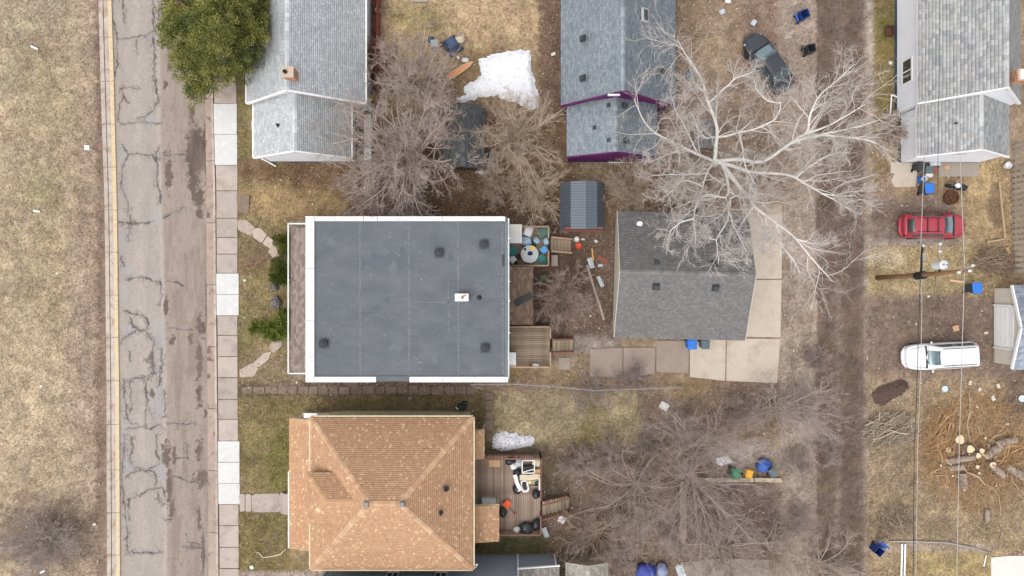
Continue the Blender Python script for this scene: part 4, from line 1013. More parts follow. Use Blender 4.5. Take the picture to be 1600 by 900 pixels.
def caps(p, q, pal=PAL_C[3:] + PAL_C[-2:], w=.16, seed=1, drop=.055, step=.24):
    p, q = Vector(p), Vector(q); n = int((q - p).length / step); b = MB(); rg = random.Random(seed); d = (q - p).normalized(); sd = Vector((-d.y, d.x, 0)).normalized() * w
    for i in range(n):
        a_, c_ = p + (q - p) * i / n, p + (q - p) * (i + 1) / n; up = Vector((0, 0, .045)); dn = Vector((0, 0, -drop)); s_ = Vector((0, 0, -.018))
        k = tuple(np.array(rg.choice(pal)) * rg.uniform(.88, 1.06))
        b.add([a_ + sd + up + dn, c_ + sd + up + dn + s_, c_ + up + s_, a_ + up, a_ - sd + up + dn, c_ - sd + up + dn + s_], ((3, 2, 1, 0), (4, 5, 2, 3)), k)
    return b.build('hip_caps', mshg, Ch, 'stuff')
PAL_HC = G((204, 165, 130), (198, 157, 123), (210, 176, 143), (190, 150, 119), (200, 166, 136))
for i, (cx, cy, rx_) in enumerate(((ex0, ey0, rx0), (ex0, ey1, rx0), (ex1, ey0, rx1), (ex1, ey1, rx1))): caps((rx_, ry, za), (cx, cy, ze), PAL_HC, seed=i)
caps((rx0, ry, za), (rx1, ry, za), PAL_HC, seed=9)
mtan = M('tan_siding', C(214, 204, 176), var=.05, sc=1, rough=.7); mgtan = M('tan_gutter', C(214, 196, 160), var=.08, sc=4, rough=.5)
for a_, c_ in (((ex0, ey0), (ex1, ey0)), ((ex1, ey0), (ex1, ey1)), ((ex1, ey1), (ex0, ey1)), ((ex0, ey1), (ex0, ey0))):
    o = Vector((c_[1] - a_[1], -(c_[0] - a_[0]), 0)).normalized()
    b = MB(); b.bar(Vector((*a_, ze - .09)) + o * .06, Vector((*c_, ze - .09)) + o * .06, .1, .1); b.build('gutter', mgtan, Ch)
wx0, wx1, wy0, wy1 = ex0 + .42, ex1 - .42, ey0 + .42, ey1 - .40
for p, q, o in (((wx0, wy0), (wx1, wy0), (0, -1, 0)), ((wx0, wy1), (wx1, wy1), (0, 1, 0)), ((wx0, wy0), (wx0, wy1), (-1, 0, 0)), ((wx1, wy0), (wx1, wy1), (1, 0, 0))):
    b = MB(); lap_wall(b, p, q, .4, [(0, ze - .16), (1, ze - .16)], out=o); b.build('wall', mtan, Ch)
b = MB(); b.prism([(wx0, wy0), (wx1, wy0), (wx1, wy1), (wx0, wy1)], -.2, .4); b.build('foundation', mrim, Ch)
# side bay under the eave: sloping sill seen past the roof edge
b = MB(); b.prism([(at(537, 0).x, at(0, 644, .3).y - .5), (at(734, 0).x, at(0, 644, .3).y - .5), (at(734, 0).x, at(0, 643, .3).y), (at(537, 0).x, at(0, 643, .3).y)], -.1, 1.0); b.build('bay_wall', mtan, Ch)
for px in (592, 666): b = MB(); c = at(px, 648, .95); b.box((c.x, c.y - .01, 1.02), (1.0, .14, .06)); b.build('basement_window', mdark, Ch)
b = MB(); c = at(484, 650, 3.5); b.box((c.x, c.y, 3.3), (.9, .3, .08)); b.build('eave_return', mgut_w, Ch)
# dormer on the west slope
dz, de = 6.12, 5.36; dy0, dy1 = -13.25 - 1.62, -13.25 + 1.62
sl = (za - ze) / (rx0 - ex0)
xe = ex0 + (de - ze) / sl; xr_ = ex0 + (dz - ze) / sl; xf = ex0 - .05; xh = xf + 1.5
for P, sd in (([(xf, dy0, de), (xe + .3, dy0, de), (xr_ + .2, -13.25, dz), (xh, -13.25, dz)], 71), ([(xe + .3, dy1, de), (xf, dy1, de), (xh, -13.25, dz), (xr_ + .2, -13.25, dz)], 72), ([(xf, dy1, de), (xf, dy0, de), (xh, -13.25, dz)], 73)):
    P = [Vector(p) for p in P]; b = MB(); b.slab(P, .12); b.build('dormer_roof', mdeckroof, Ch)
    U = (P[1] - P[0]).normalized(); N_ = U.cross(P[2] - P[0]).normalized(); W = N_.cross(U)
    shingles('shingles', Ch, P[0], U, W, [((p - P[0]).dot(U), (p - P[0]).dot(W)) for p in P], PAL_C, mshc, .16, .13, sd, lift=.010)
caps((xh, -13.25, dz), (xr_, -13.25, dz), PAL_C, seed=21, drop=.08); caps((xh, -13.25, dz), (xf, dy0, de), PAL_C, seed=22); caps((xh, -13.25, dz), (xf, dy1, de), PAL_C, seed=23)
b = MB(); b.prism([(xf + .25, dy0 + .2), (xe, dy0 + .2), (xe, dy1 - .2), (xf + .25, dy1 - .2)], ze - .1, de - .1); b.build('dormer_wall', mtan, Ch)
# porch roof along the front
zpf = 2.9; pxl = at(452, 0, zpf).x; py0, py1 = at(0, 857, zpf).y, at(0, 653, zpf).y
b = MB(); P = [Vector(v) for v in ((pxl, py1, zpf), (pxl, py0, zpf), (wx0, py0, zpf + .75), (wx0, py1, zpf + .75))]; b.slab(P, .14); b.build('porch_roof', mdeckroof, Ch)
U = (P[1] - P[0]).normalized(); W = (P[3] - P[0]).normalized(); shingles('shingles', Ch, P[0], U, W, [(0, 0), ((P[1] - P[0]).length, 0), ((P[1] - P[0]).length, (P[3] - P[0]).length), (0, (P[3] - P[0]).length)], PAL_C, mshc, .16, .13, 81)
b = MB(); b.bar((pxl - .05, py0, zpf - .08), (pxl - .05, py1 - 3.6, zpf - .08), .1); b.build('gutter', mgut_w, Ch)
for yy in (py0 + .3, -13.5, -11.6, py1 - .3): b = MB(); b.box((pxl + .25, yy, 1.5), (.18, .18, 2.7)); b.build('porch_post', mwhite, Ch)
b = MB(); b.prism([(pxl + .15, py0 + .1), (wx0, py0 + .1), (wx0, py1 - .1), (pxl + .15, py1 - .1)], -.1, .55); b.build('porch_floor', mrim, Ch)
for k in range(3): b = MB(); c = at(450 - k * 4, 785); b.box((c.x, c.y, .4 - k * .15 - .1), (.3, 1.45, .3)); b.build('step', mslab, Ch)
mgv = M('grey_vent', C(140, 134, 128), var=.1, rough=.5)
for px, py, z in ((573, 787, 6.55), (629, 787, 6.55)): roof_vent(Ch, at(px, py, z), (0, 0, 1), mgv, .3)
vent_pipe(Ch, at(697, 764, 5.6), mdark, .09, .3); vent_pipe(Ch, at(689, 801, 5.75), mdark, .07, .4)
# lean-to roofs over the back doors
for (px0_, py0_, px1_, py1_, z) in ((738, 672, 757, 717, 2.7), (738, 789, 780, 846, 2.7)):
    p, q = at(px0_, py1_, z), at(px1_, py0_, z); P = [Vector(v) for v in ((q.x, p.y, z), (q.x, q.y, z), (wx1, q.y, z + .35), (wx1, p.y, z + .35))]
    b = MB(); b.slab(P, .12); b.build('lean_to_roof', mdeckroof, Ch)
    U = (P[1] - P[0]).normalized(); W = (P[3] - P[0]).normalized(); shingles('shingles', Ch, P[0], U, W, [(0, 0), ((P[1] - P[0]).length, 0), ((P[1] - P[0]).length, (P[3] - P[0]).length), (0, (P[3] - P[0]).length)], PAL_C, mshc, .16, .13, int(px1_ + py0_))
    b = MB(); b.bar((wx1 + .05, q.y + .02, z + .1), (q.x, q.y + .02, z - .07), .04, .13); b.build('fascia', mtan, Ch)
    for y_ in (p.y + .12, q.y - .12): b = MB(); b.box((q.x - .12, y_, z / 2 - .1), (.1, .1, z)); b.build('porch_post', mtan, Ch)
b = MB(); b.tube([at(740, 883, 4.3), at(746, 882, 4.2), at(743, 886, 4.0)], .05); b.build('downspout', mwhite, Ch)
for px, py in ((712, 637), (720, 634), (718, 640)):
    pass

# ---- grey-blue house at the bottom edge
D = thing('house', 'grey-blue sided house with white trim at the bottom edge, below the orange roof', 'house', (-5, -22, 0))
mgb = M('grey_blue_siding', C(152, 160, 170), var=.04, sc=.8, rough=.65)
b = MB(); lap_wall(b, (-12.4, -18.87), (.42, -18.87), .25, [(0, 5.2), (1, 5.2)], out=(0, 1, 0)); b.build('wall', mgb, D)
b = MB(); lap_wall(b, (.42, -18.87), (3.0, -18.87), .25, [(0, 2.75), (1, 2.3)], out=(0, 1, 0)); b.build('wall', mgb, D)
b = MB(); b.prism([(-12.4, -27), (.4, -27), (.4, -18.9), (-12.4, -18.9)], -.2, 5.2); b.build('house_body', mgb, D)
b = MB(); b.prism([(.45, -27), (2.95, -27), (2.95, -18.9), (.45, -18.9)], -.2, 2.2); b.build('wing_body', mgb, D)
b = MB(); P = [Vector(v) for v in ((.36, -18.72, 2.95), (3.2, -18.72, 2.45), (3.2, -27, 2.45), (.36, -27, 2.95))]; b.slab(P[::-1], .12); b.build('roof_slope', mdeckroof, D)
W = (P[0] - P[1]).normalized(); shingles('shingles', D, P[2], (0, 1, 0), W, [(0, 0), (8.28, 0), (8.28, (P[0] - P[1]).length), (0, (P[0] - P[1]).length)], G((150, 144, 136), (160, 153, 145), (140, 134, 127), (170, 162, 152)), mshg, .3, .14, 91)
b = MB(); b.bar((.33, -18.7, 2.99), (3.22, -18.7, 2.48), .08, .16); b.bar((.4, -18.82, .3), (.4, -18.82, 5.1), .12); b.bar((3.0, -18.85, .3), (3.0, -18.85, 2.3), .12); b.bar((-12.4, -18.85, .3), (-12.4, -18.85, 5.1), .14); b.build('corner_boards', mwhite, D)
for px in (612, 688): window(D, (at(px, 0, 4.0).x, -18.87, 0), (1, 0, 0), .75, 3.25, 4.6, (0, 1, 0))
gable_roof(D, fx, -12.8, .7, -27.4, -18.65 - .0, -23, 5.2, 5.2, 7.6, PAL_A, 95)

# ---- blue-grey metal shed
S_ = thing('metal_shed', 'small blue-grey metal-roofed shed behind the purple house', 'shed', at(911, 322))
zs, zsr = 2.0, 2.75
a_, c_ = at(876, 359, zs), at(946, 285, zs); rxm = (a_.x + c_.x) / 2
mmet = M('blue_grey_metal', C(102, 110, 119), var=.06, sc=1.5, rough=.45, metal=.25, spec=.5)
for e, sg in ((a_.x, -1), (c_.x, 1)):
    n = 18
    for k in range(n):
        y0_ = a_.y + (c_.y - a_.y) * k / n; y1_ = a_.y + (c_.y - a_.y) * (k + 1) / n
        kx = e + (rxm - e) * .42; kz = zsr - .18
        for (xa, za_, xb2, zb2) in ((e, zs - .45, kx, kz), (kx, kz, rxm, zsr)):
            b = MB(); P = [Vector((xa, y0_ + .01, za_)), Vector((xa, y1_ - .01, za_)), Vector((xb2, y1_ - .01, zb2)), Vector((xb2, y0_ + .01, zb2))]
            if sg < 0: P = P[::-1]
            b.slab(P, .03); b.bar(Vector((xa, y0_ + .02, za_ + .015)), Vector((xb2, y0_ + .02, zb2 + .015)), .03, .04); b.build('roof_panel', mmet, S_)
b = MB(); b.bar((rxm, a_.y, zsr + .03), (rxm, c_.y, zsr + .03), .22, .05); b.build('ridge_cap', mmet, S_)
mred = M('red_brown_stain', C(134, 84, 74), var=.15, sc=4, rough=.8, stretch=(1, 6, 6))
b = MB(); b.prism([(a_.x + .2, a_.y + .15), (c_.x - .2, a_.y + .15), (c_.x - .2, c_.y - .1), (a_.x + .2, c_.y - .1)], -.1, zs - .5); b.build('wall', mred, S_)
b = MB(); b.prism([(a_.x + .25, a_.y + .02), (c_.x - .25, a_.y + .02), (c_.x - .25, a_.y + .14), (a_.x + .25, a_.y + .14)], zs - .52, zsr - .25); b.build('gable_end', mred, S_)
b = MB(); b.bar((a_.x + .1, a_.y - .04, zs - .5), (c_.x - .1, a_.y - .04, zs - .5), .1, .1); b.build('sill_board', mred, S_)

# ---- dark shed hidden under the trees, small roofs at the bottom edge
def small_shed(label, px0, py0, px1, py1, z, zr, pal, wall, seed, axis='y', dark=None):
    p, q = at(px0, py1, z), at(px1, py0, z); o = thing('shed', label, 'shed', ((p.x + q.x) / 2, (p.y + q.y) / 2, 0))
    args = (p.y, q.y, p.x, q.x, (p.x + q.x) / 2) if axis == 'y' else (p.x, q.x, p.y, q.y, (p.y + q.y) / 2)
    f = fy if axis == 'y' else fx
    gable_roof(o, f, *args, z, z, zr, pal, seed, trim=wall, rake_h=.12, tr_w=.05); gable_walls(o, f, *args, z, z, zr, wall, base=.1, fmat=mrim); return o
small_shed('dark grey shed half hidden under the bare trees beside the tan shrub', 692, 166, 757, 262, 2.2, 2.9, G((92, 94, 95), (82, 84, 86), (100, 101, 101)), M('dark_boards', C(82, 72, 66), rough=.85), 101)
small_shed('pale grey shed roof at the bottom edge beside the grey-blue house', 884, 880, 950, 960, 2.0, 2.6, G((176, 172, 160), (186, 182, 170), (166, 160, 150)), mrim, 105)
slabs('concrete_pad', [[(1064, 878), (1120, 872), (1212, 874), (1240, 900), (1240, 960), (1060, 960)]], [M('stained_concrete', C(152, 140, 130), var=.16, sc=1.2, rough=.95, c2=C(128, 112, 100), sc2=1.4)], .05)
# ------------------------------------------------------------------ trees
def _norm(a): return a / np.maximum(np.linalg.norm(a, axis=-1, keepdims=True), 1e-9)
def extend(rng, S, Dr, Ln, K, wob, up):
    """grow N polylines of K points"""
    N = len(S); P = np.zeros((N, K, 3)); P[:, 0] = S; d = _norm(Dr.copy())
    for k in range(1, K):
        d = _norm(d + rng.normal(0, wob, (N, 3)) + np.array([0, 0, up]))
        P[:, k] = P[:, k - 1] + d * (Ln / (K - 1))[:, None]
    return P
def sprout(rng, P, Rd, per, t0, t1, ang0, ang1, up=0.0, tip=True):
    """child starts and directions on parent polylines"""
    N, K, _ = P.shape; idx = np.repeat(np.arange(N), per); n = len(idx)
    t = rng.uniform(t0, t1, n)
    if tip: t[::per] = rng.uniform(.93, 1.0, len(t[::per]))
    s = np.clip(t * (K - 1), 0, K - 1.001); i = s.astype(int); f = (s - i)[:, None]
    A, Bp = P[idx, i], P[idx, i + 1]; pos = A + (Bp - A) * f; tan = _norm(Bp - A)
    rnd = rng.normal(0, 1, (n, 3)); perp = _norm(rnd - (rnd * tan).sum(-1, keepdims=True) * tan)
    an = np.radians(rng.uniform(ang0, ang1, n))[:, None]
    d = _norm(tan * np.cos(an) + perp * np.sin(an) + np.array([0, 0, up]))
    r = Rd[idx, i] + (Rd[idx, i + 1] - Rd[idx, i]) * f[:, 0]
    return pos, d, r, t, idx
def tubes_mesh(name, groups, sides, off, cols=None):
    """groups: list of (P (N,K,3), R (N,K)) -> one mesh"""
    Vs = []; Fs = []; Cs = []; base = 0
    for (P, Rd), n, c in zip(groups, sides, cols or [None] * len(groups)):
        N, K, _ = P.shape
        T = np.gradient(P, axis=1); T = _norm(T); ref = np.broadcast_to(np.array([.23, .31, .92]), T.shape)
        u = _norm(np.cross(T, ref)); q = np.cross(T, u)
        a = np.arange(n) * 2 * np.pi / n
        V = P[:, :, None] + (u[:, :, None] * np.cos(a)[None, None, :, None] + q[:, :, None] * np.sin(a)[None, None, :, None]) * Rd[:, :, None, None]
        I = base + np.arange(N * K * n).reshape(N, K, n); J = np.roll(I, -1, 2)
        F = np.stack([I[:, :-1], J[:, :-1], J[:, 1:], I[:, 1:]], -1).reshape(-1, 4)
        Vs.append(V.reshape(-1, 3)); Fs.append(F); base += N * K * n
        if c is not None: Cs.append(np.repeat(np.broadcast_to(c, (N, 3)), (K - 1) * n, 0))
    me = arr_mesh(name, np.concatenate(Vs), np.concatenate(Fs), np.concatenate(Cs) if Cs else None, off=off)
    return me
def taper(N, K, r0, r1): return np.linspace(1, 0, K)[None] * (np.asarray(r0) - r1)[:, None] + r1 if np.ndim(r0) else np.broadcast_to(np.linspace(r0, r1, K), (N, K))
mbark = M('twig_bark', (1, 1, 1), var=.12, sc=4, rough=.9, attr=True, spec=.1)

def bare_tree(label, cat, px, py, h, spread, stems, cl, ct, seed, per=(8, 7, 7), trunk=True, r0=.12, lean=(0, 0), upk=.05, name='bare_tree', tw=.008, flat=.75, group=None, lens=(.5, .5, .55), az=(0, 360)):
    rng = np.random.default_rng(seed); c = at(px, py); root = thing(name, label, cat, c, 0, group)
    base = np.array([c.x, c.y, 0.0]); fork = h * .16 if trunk else .05
    cl, ct = np.array(C(*cl)), np.array(C(*ct))
    if trunk:
        top = base + np.array([lean[0] * .2, lean[1] * .2, fork * 1.15])
        b = MB(); b.tube([base - np.array([0, 0, .15]), base + (top - base) * .12, (base + top) / 2 + np.array([.03, .02, 0]), top], [r0 * 1.7, r0 * 1.25, r0, r0 * .9], 9)
        b.build('trunk', M('grey_bark', C(150, 134, 122), var=.2, sc=6, rough=.95, bump=.6, bsc=25), root, smooth=True)
    th = np.radians(az[0] + (az[1] - az[0]) * (np.arange(stems) + rng.uniform(-.35, .35, stems)) / stems)
    k = np.sqrt(rng.uniform(.12, 1, stems)) if stems > 3 else rng.uniform(.6, 1, stems)
    D1 = np.stack([np.cos(th) * spread * k + lean[0], np.sin(th) * spread * k + lean[1], np.full(stems, h - fork) * (1.1 - .25 * k)], -1)
    L1 = np.linalg.norm(D1, axis=1) * rng.uniform(.8, 1.05, stems) * .92
    S1 = base + np.stack([np.cos(th) * r0 * .6, np.sin(th) * r0 * .6, fork * rng.uniform(.75, 1.1, stems)], -1)
    P1 = extend(rng, S1, D1, L1, 9, .16, 0.0); R1 = np.array([r0 * .62 * (.6 + .5 * k_) for k_ in k]); R1 = np.linspace(1, 0, 9)[None] * (R1 - tw * 1.6)[:, None] + tw * 1.6
    me = tubes_mesh('limbs', [(P1, R1)], [6], c, [np.broadcast_to(cl, (stems, 3))])
    link('limbs', me, root, mbark, 'stuff', True)
    # branches, twigs, fine twigs
    pos, d, r, t, ix = sprout(rng, P1, R1, per[0], .18, .97, 22, 58, upk)
    L2 = L1[ix] * lens[0] * (1.1 - .6 * t) * rng.uniform(.6, 1.2, len(ix)); P2_ = extend(rng, pos, d, L2, 6, .14, upk * .5); R2 = np.linspace(1, 0, 6)[None] * (np.minimum(r * .6, r0 * .25) - tw * .9)[:, None] + tw * .9
    pos, d, r, t, ix3 = sprout(rng, P2_, R2, per[1], .12, .98, 20, 55, upk)
    L3 = np.maximum(L2[ix3] * lens[1] * (1.1 - .55 * t) * rng.uniform(.6, 1.25, len(ix3)), .18); P3 = extend(rng, pos, d, L3, 4, .16, upk * .5); R3 = np.linspace(1, 0, 4)[None] * (np.minimum(r * .7, tw * 1.5) - tw * .6)[:, None] + tw * .6
    pos, d, r, t, ix4 = sprout(rng, P3, R3, per[2], .1, .98, 18, 50, upk)
    L4 = np.maximum(L3[ix4] * lens[2] * (1.1 - .5 * t) * rng.uniform(.6, 1.3, len(ix4)), .12); P4 = extend(rng, pos, d, L4, 3, .14, upk * .4); R4 = np.broadcast_to(np.linspace(tw * .62, tw * .3, 3), (len(ix4), 3)).copy()
    def cc(a, n, lo=.8, hi=1.2): return np.clip(a * rng.uniform(lo, hi, n)[:, None], .01, .9)
    mid = (cl * .4 + ct * .6)
    me = tubes_mesh('twigs', [(P2_, R2), (P3, R3), (P4, R4)], [5, 3, 3], c, [cc(mid, len(P2_)), cc(ct, len(P3)), cc(ct, len(P4))])
    link('twigs', me, root, mbark, 'stuff')
    return root

GREY, GTW = (198, 180, 164), (192, 174, 164)
TAN, TTW = (204, 184, 162), (200, 179, 158)
PUR, PTW = (188, 172, 160), (184, 167, 158)
bare_tree('broad grey-brown bare tree spreading over the side wing of the grey-roofed house', 'tree', 650, 250, 6.2, 5.4, 32, (200, 184, 170), (200, 184, 174), 1, (10, 9, 6), r0=.14, lean=(-1.3, -.2))
bare_tree('dense bare shrub with fanned pale twigs against the flat roof edge', 'shrub', 628, 282, 3.8, 2.8, 34, (206, 186, 172), (200, 180, 170), 2, (9, 8, 6), trunk=False, r0=.07, lean=(-.2, -.7), name='bare_shrub')
bare_tree('grey bare tree on the lawn beside the red-brown fence and orange board', 'tree', 660, 142, 5.0, 3.3, 20, GREY, (196, 178, 166), 3, (9, 9, 6), r0=.14, lean=(-.3, .2))
bare_tree('bare sapling with a leaning pale limb between the lawn and the dark shed', 'tree', 688, 205, 4.5, 2.3, 12, GREY, GTW, 4, (9, 8, 6), r0=.1, lean=(.3, .3))
bare_tree('tan bare tree between the snow patch and the purple house wing', 'tree', 806, 222, 4.6, 3.5, 24, TAN, TTW, 5, (9, 9, 6), r0=.13)
bare_tree('pale tan bare shrub overhanging the corner of the littered deck', 'shrub', 832, 298, 3.0, 2.0, 24, (214, 194, 170), (210, 190, 166), 6, (9, 8, 5), trunk=False, r0=.06, lean=(.2, -.5), name='bare_shrub')
bare_tree('tan bare shrub at the foot of the purple house wing', 'shrub', 775, 285, 2.6, 1.9, 18, TAN, TTW, 25, (9, 8, 5), trunk=False, r0=.05, name='bare_shrub')
bare_tree('wide tangle of tan brush beside the metal shed and charcoal garage', 'shrub', 990, 292, 2.4, 2.7, 34, TAN, TTW, 7, (9, 8, 5), trunk=False, r0=.05, name='bare_shrub', lean=(-.3, 0))
bare_tree('low tan brush under the big white-limbed tree, behind the garage', 'shrub', 1070, 285, 2.0, 2.3, 26, TAN, TTW, 8, (9, 7, 5), trunk=False, r0=.05, name='bare_shrub')
bare_tree('tan thicket by the alley under the tips of the white-limbed tree', 'shrub', 1200, 290, 2.0, 2.9, 28, (214, 194, 172), (210, 188, 166), 9, (9, 7, 5), trunk=False, r0=.04, name='bare_shrub')
bare_tree('dark-stemmed bare shrub in the dirt yard behind the brown porch roof', 'shrub', 880, 465, 3.2, 2.1, 24, (190, 168, 152), (182, 160, 148), 10, (9, 8, 6), trunk=False, r0=.06, name='bare_shrub')
bare_tree('small purple-grey bare bush at the edge of the old drive slabs', 'shrub', 985, 588, 1.6, 1.4, 16, PUR, (166, 150, 146), 11, (8, 7, 5), trunk=False, r0=.03, name='bare_shrub', tw=.006)
bare_tree('thin purple-grey bush growing through the chain-link fence rail', 'shrub', 922, 607, 1.4, 1.7, 16, PUR, (174, 158, 152), 12, (8, 7, 5), trunk=False, r0=.03, name='bare_shrub', tw=.006)
bare_tree('purple-grey bare tree standing just above the old foundation wall', 'tree', 1080, 690, 5.2, 3.6, 16, PUR, (188, 171, 164), 13, (9, 8, 6), r0=.085, tw=.006, lean=(-.2, .9))
bare_tree('bare tree with long limbs drooping over the foundation left wall', 'tree', 1076, 738, 5.2, 5.4, 26, (180, 164, 152), PTW, 14, (9, 8, 5), r0=.085, tw=.006, lean=(-1.0, -1.7))
bare_tree('bare tree with a forked pale limb reaching to the brown deck stairs', 'tree', 992, 752, 4.6, 4.4, 18, (184, 168, 152), (182, 166, 156), 15, (9, 8, 5), r0=.08, tw=.006, lean=(-1.4, -.6))
bare_tree('purple-grey bare tree between the pale driveway slabs and the blue wheelie bin', 'tree', 1205, 636, 4.6, 3.4, 18, PUR, (190, 173, 166), 16, (9, 8, 5), r0=.08, tw=.006, lean=(.3, .2))
bare_tree('bare shrub with upright pale stems at the lower right of the old foundation', 'shrub', 1202, 862, 2.6, 2.2, 18, (202, 184, 162), (192, 174, 160), 17, (8, 7, 5), trunk=False, r0=.06, name='bare_shrub', lean=(0, .5))
bare_tree('tan-grey bare bush leaning into the alley at the bottom edge', 'shrub', 1278, 880, 2.2, 2.6, 18, (208, 190, 172), (202, 184, 170), 18, (8, 8, 5), trunk=False, r0=.05, name='bare_shrub', lean=(.8, .2))
bare_tree('purple-grey bare tree over the low grey shed roof at the bottom', 'tree', 1120, 850, 4.0, 3.6, 18, PUR, PTW, 19, (8, 7, 5), r0=.12)
bare_tree('purple-grey bush beside the alley opposite the white parked SUV', 'shrub', 1250, 628, 2.4, 2.0, 16, PUR, (194, 178, 172), 20, (9, 8, 5), trunk=False, r0=.04, name='bare_shrub')
bare_tree('brown thicket near the bottom roofs left of the blue tarp', 'shrub', 930, 830, 2.4, 3.2, 28, (192, 170, 150), (184, 164, 148), 21, (8, 7, 4), trunk=False, r0=.05, name='bare_shrub')
bare_tree('round grey leafless bush alone on the tan field by the road', 'shrub', 80, 836, 2.6, 2.7, 44, (190, 176, 168), (190, 176, 168), 22, (7, 6, 5), trunk=False, r0=.05, name='bare_shrub', tw=.009)
bare_tree('reddish-brown brush growing along the fence of the grey-roofed house', 'shrub', 588, 95, 2.0, 1.2, 16, (164, 120, 100), (158, 116, 98), 23, (9, 7, 5), trunk=False, r0=.04, name='bare_shrub')
bare_tree('thin grey bush beside the alley under the white tree tips', 'shrub', 1385, 205, 1.8, 1.2, 14, (180, 160, 140), (176, 154, 136), 24, (8, 7, 5), trunk=False, r0=.03, name='bare_shrub')

bare_tree('low hazy purple-grey bush left of the forked-limb tree', 'shrub', 900, 722, 1.42, 1.9, 22, (182, 166, 156), (184, 168, 160), 40, (8, 7, 4), trunk=False, r0=.022, name='bare_shrub', tw=.006)
bare_tree('low hazy purple-grey bush at the lower right corner of the south lawn', 'shrub', 952, 706, 1.20, 1.6, 22, (182, 166, 156), (184, 168, 160), 41, (8, 7, 4), trunk=False, r0=.022, name='bare_shrub', tw=.006)
bare_tree('low hazy purple-grey bush between the foundation left wall and the dark blue tarp heap', 'shrub', 1042, 826, 1.50, 2.0, 22, (182, 166, 156), (184, 168, 160), 43, (8, 7, 4), trunk=False, r0=.022, name='bare_shrub', tw=.006)
bare_tree('low hazy purple-grey bush below the pale driveway slabs, left of the alley trees', 'shrub', 1150, 640, 1.27, 1.7, 22, (182, 166, 156), (184, 168, 160), 44, (8, 7, 4), trunk=False, r0=.022, name='bare_shrub', tw=.006)
bare_tree('low hazy purple-grey bush right of the blue tarp bundle by the alley', 'shrub', 1243, 722, 1.20, 1.6, 22, (182, 166, 156), (184, 168, 160), 45, (8, 7, 4), trunk=False, r0=.022, name='bare_shrub', tw=.006)
bare_tree('low hazy purple-grey bush beside the pale grey shed roof at the bottom', 'shrub', 890, 868, 1.12, 1.5, 22, (182, 166, 156), (184, 168, 160), 46, (8, 7, 4), trunk=False, r0=.022, name='bare_shrub', tw=.006)
bare_tree('low hazy purple-grey bush just above the dark blue tarp heap at the bottom edge', 'shrub', 965, 866, 1.27, 1.7, 22, (182, 166, 156), (184, 168, 160), 47, (8, 7, 4), trunk=False, r0=.022, name='bare_shrub', tw=.006)
bare_tree('low hazy purple-grey bush on the tan strip between foundation and alley', 'shrub', 1246, 806, 1.27, 1.7, 22, (182, 166, 156), (184, 168, 160), 48, (8, 7, 4), trunk=False, r0=.022, name='bare_shrub', tw=.006)
bare_tree('low hazy purple-grey bush right of the dark olive corner of the south lawn', 'shrub', 1010, 690, 1.20, 1.6, 22, (182, 166, 156), (184, 168, 160), 49, (8, 7, 4), trunk=False, r0=.022, name='bare_shrub', tw=.006)
bare_tree('low hazy purple-grey bush below the white foam square on the litter', 'shrub', 1062, 662, 1.12, 1.5, 22, (182, 166, 156), (184, 168, 160), 51, (8, 7, 4), trunk=False, r0=.022, name='bare_shrub', tw=.006)
bare_tree('low hazy purple-grey bush at the alley edge right of the pale driveway slabs', 'shrub', 1270, 560, 0.90, 1.2, 22, (182, 166, 156), (184, 168, 160), 52, (8, 7, 4), trunk=False, r0=.022, name='bare_shrub', tw=.006)
bare_tree('low hazy purple-grey bush leaning over the alley level with the foundation', 'shrub', 1290, 700, 0.98, 1.3, 22, (182, 166, 156), (184, 168, 160), 53, (8, 7, 4), trunk=False, r0=.022, name='bare_shrub', tw=.006)

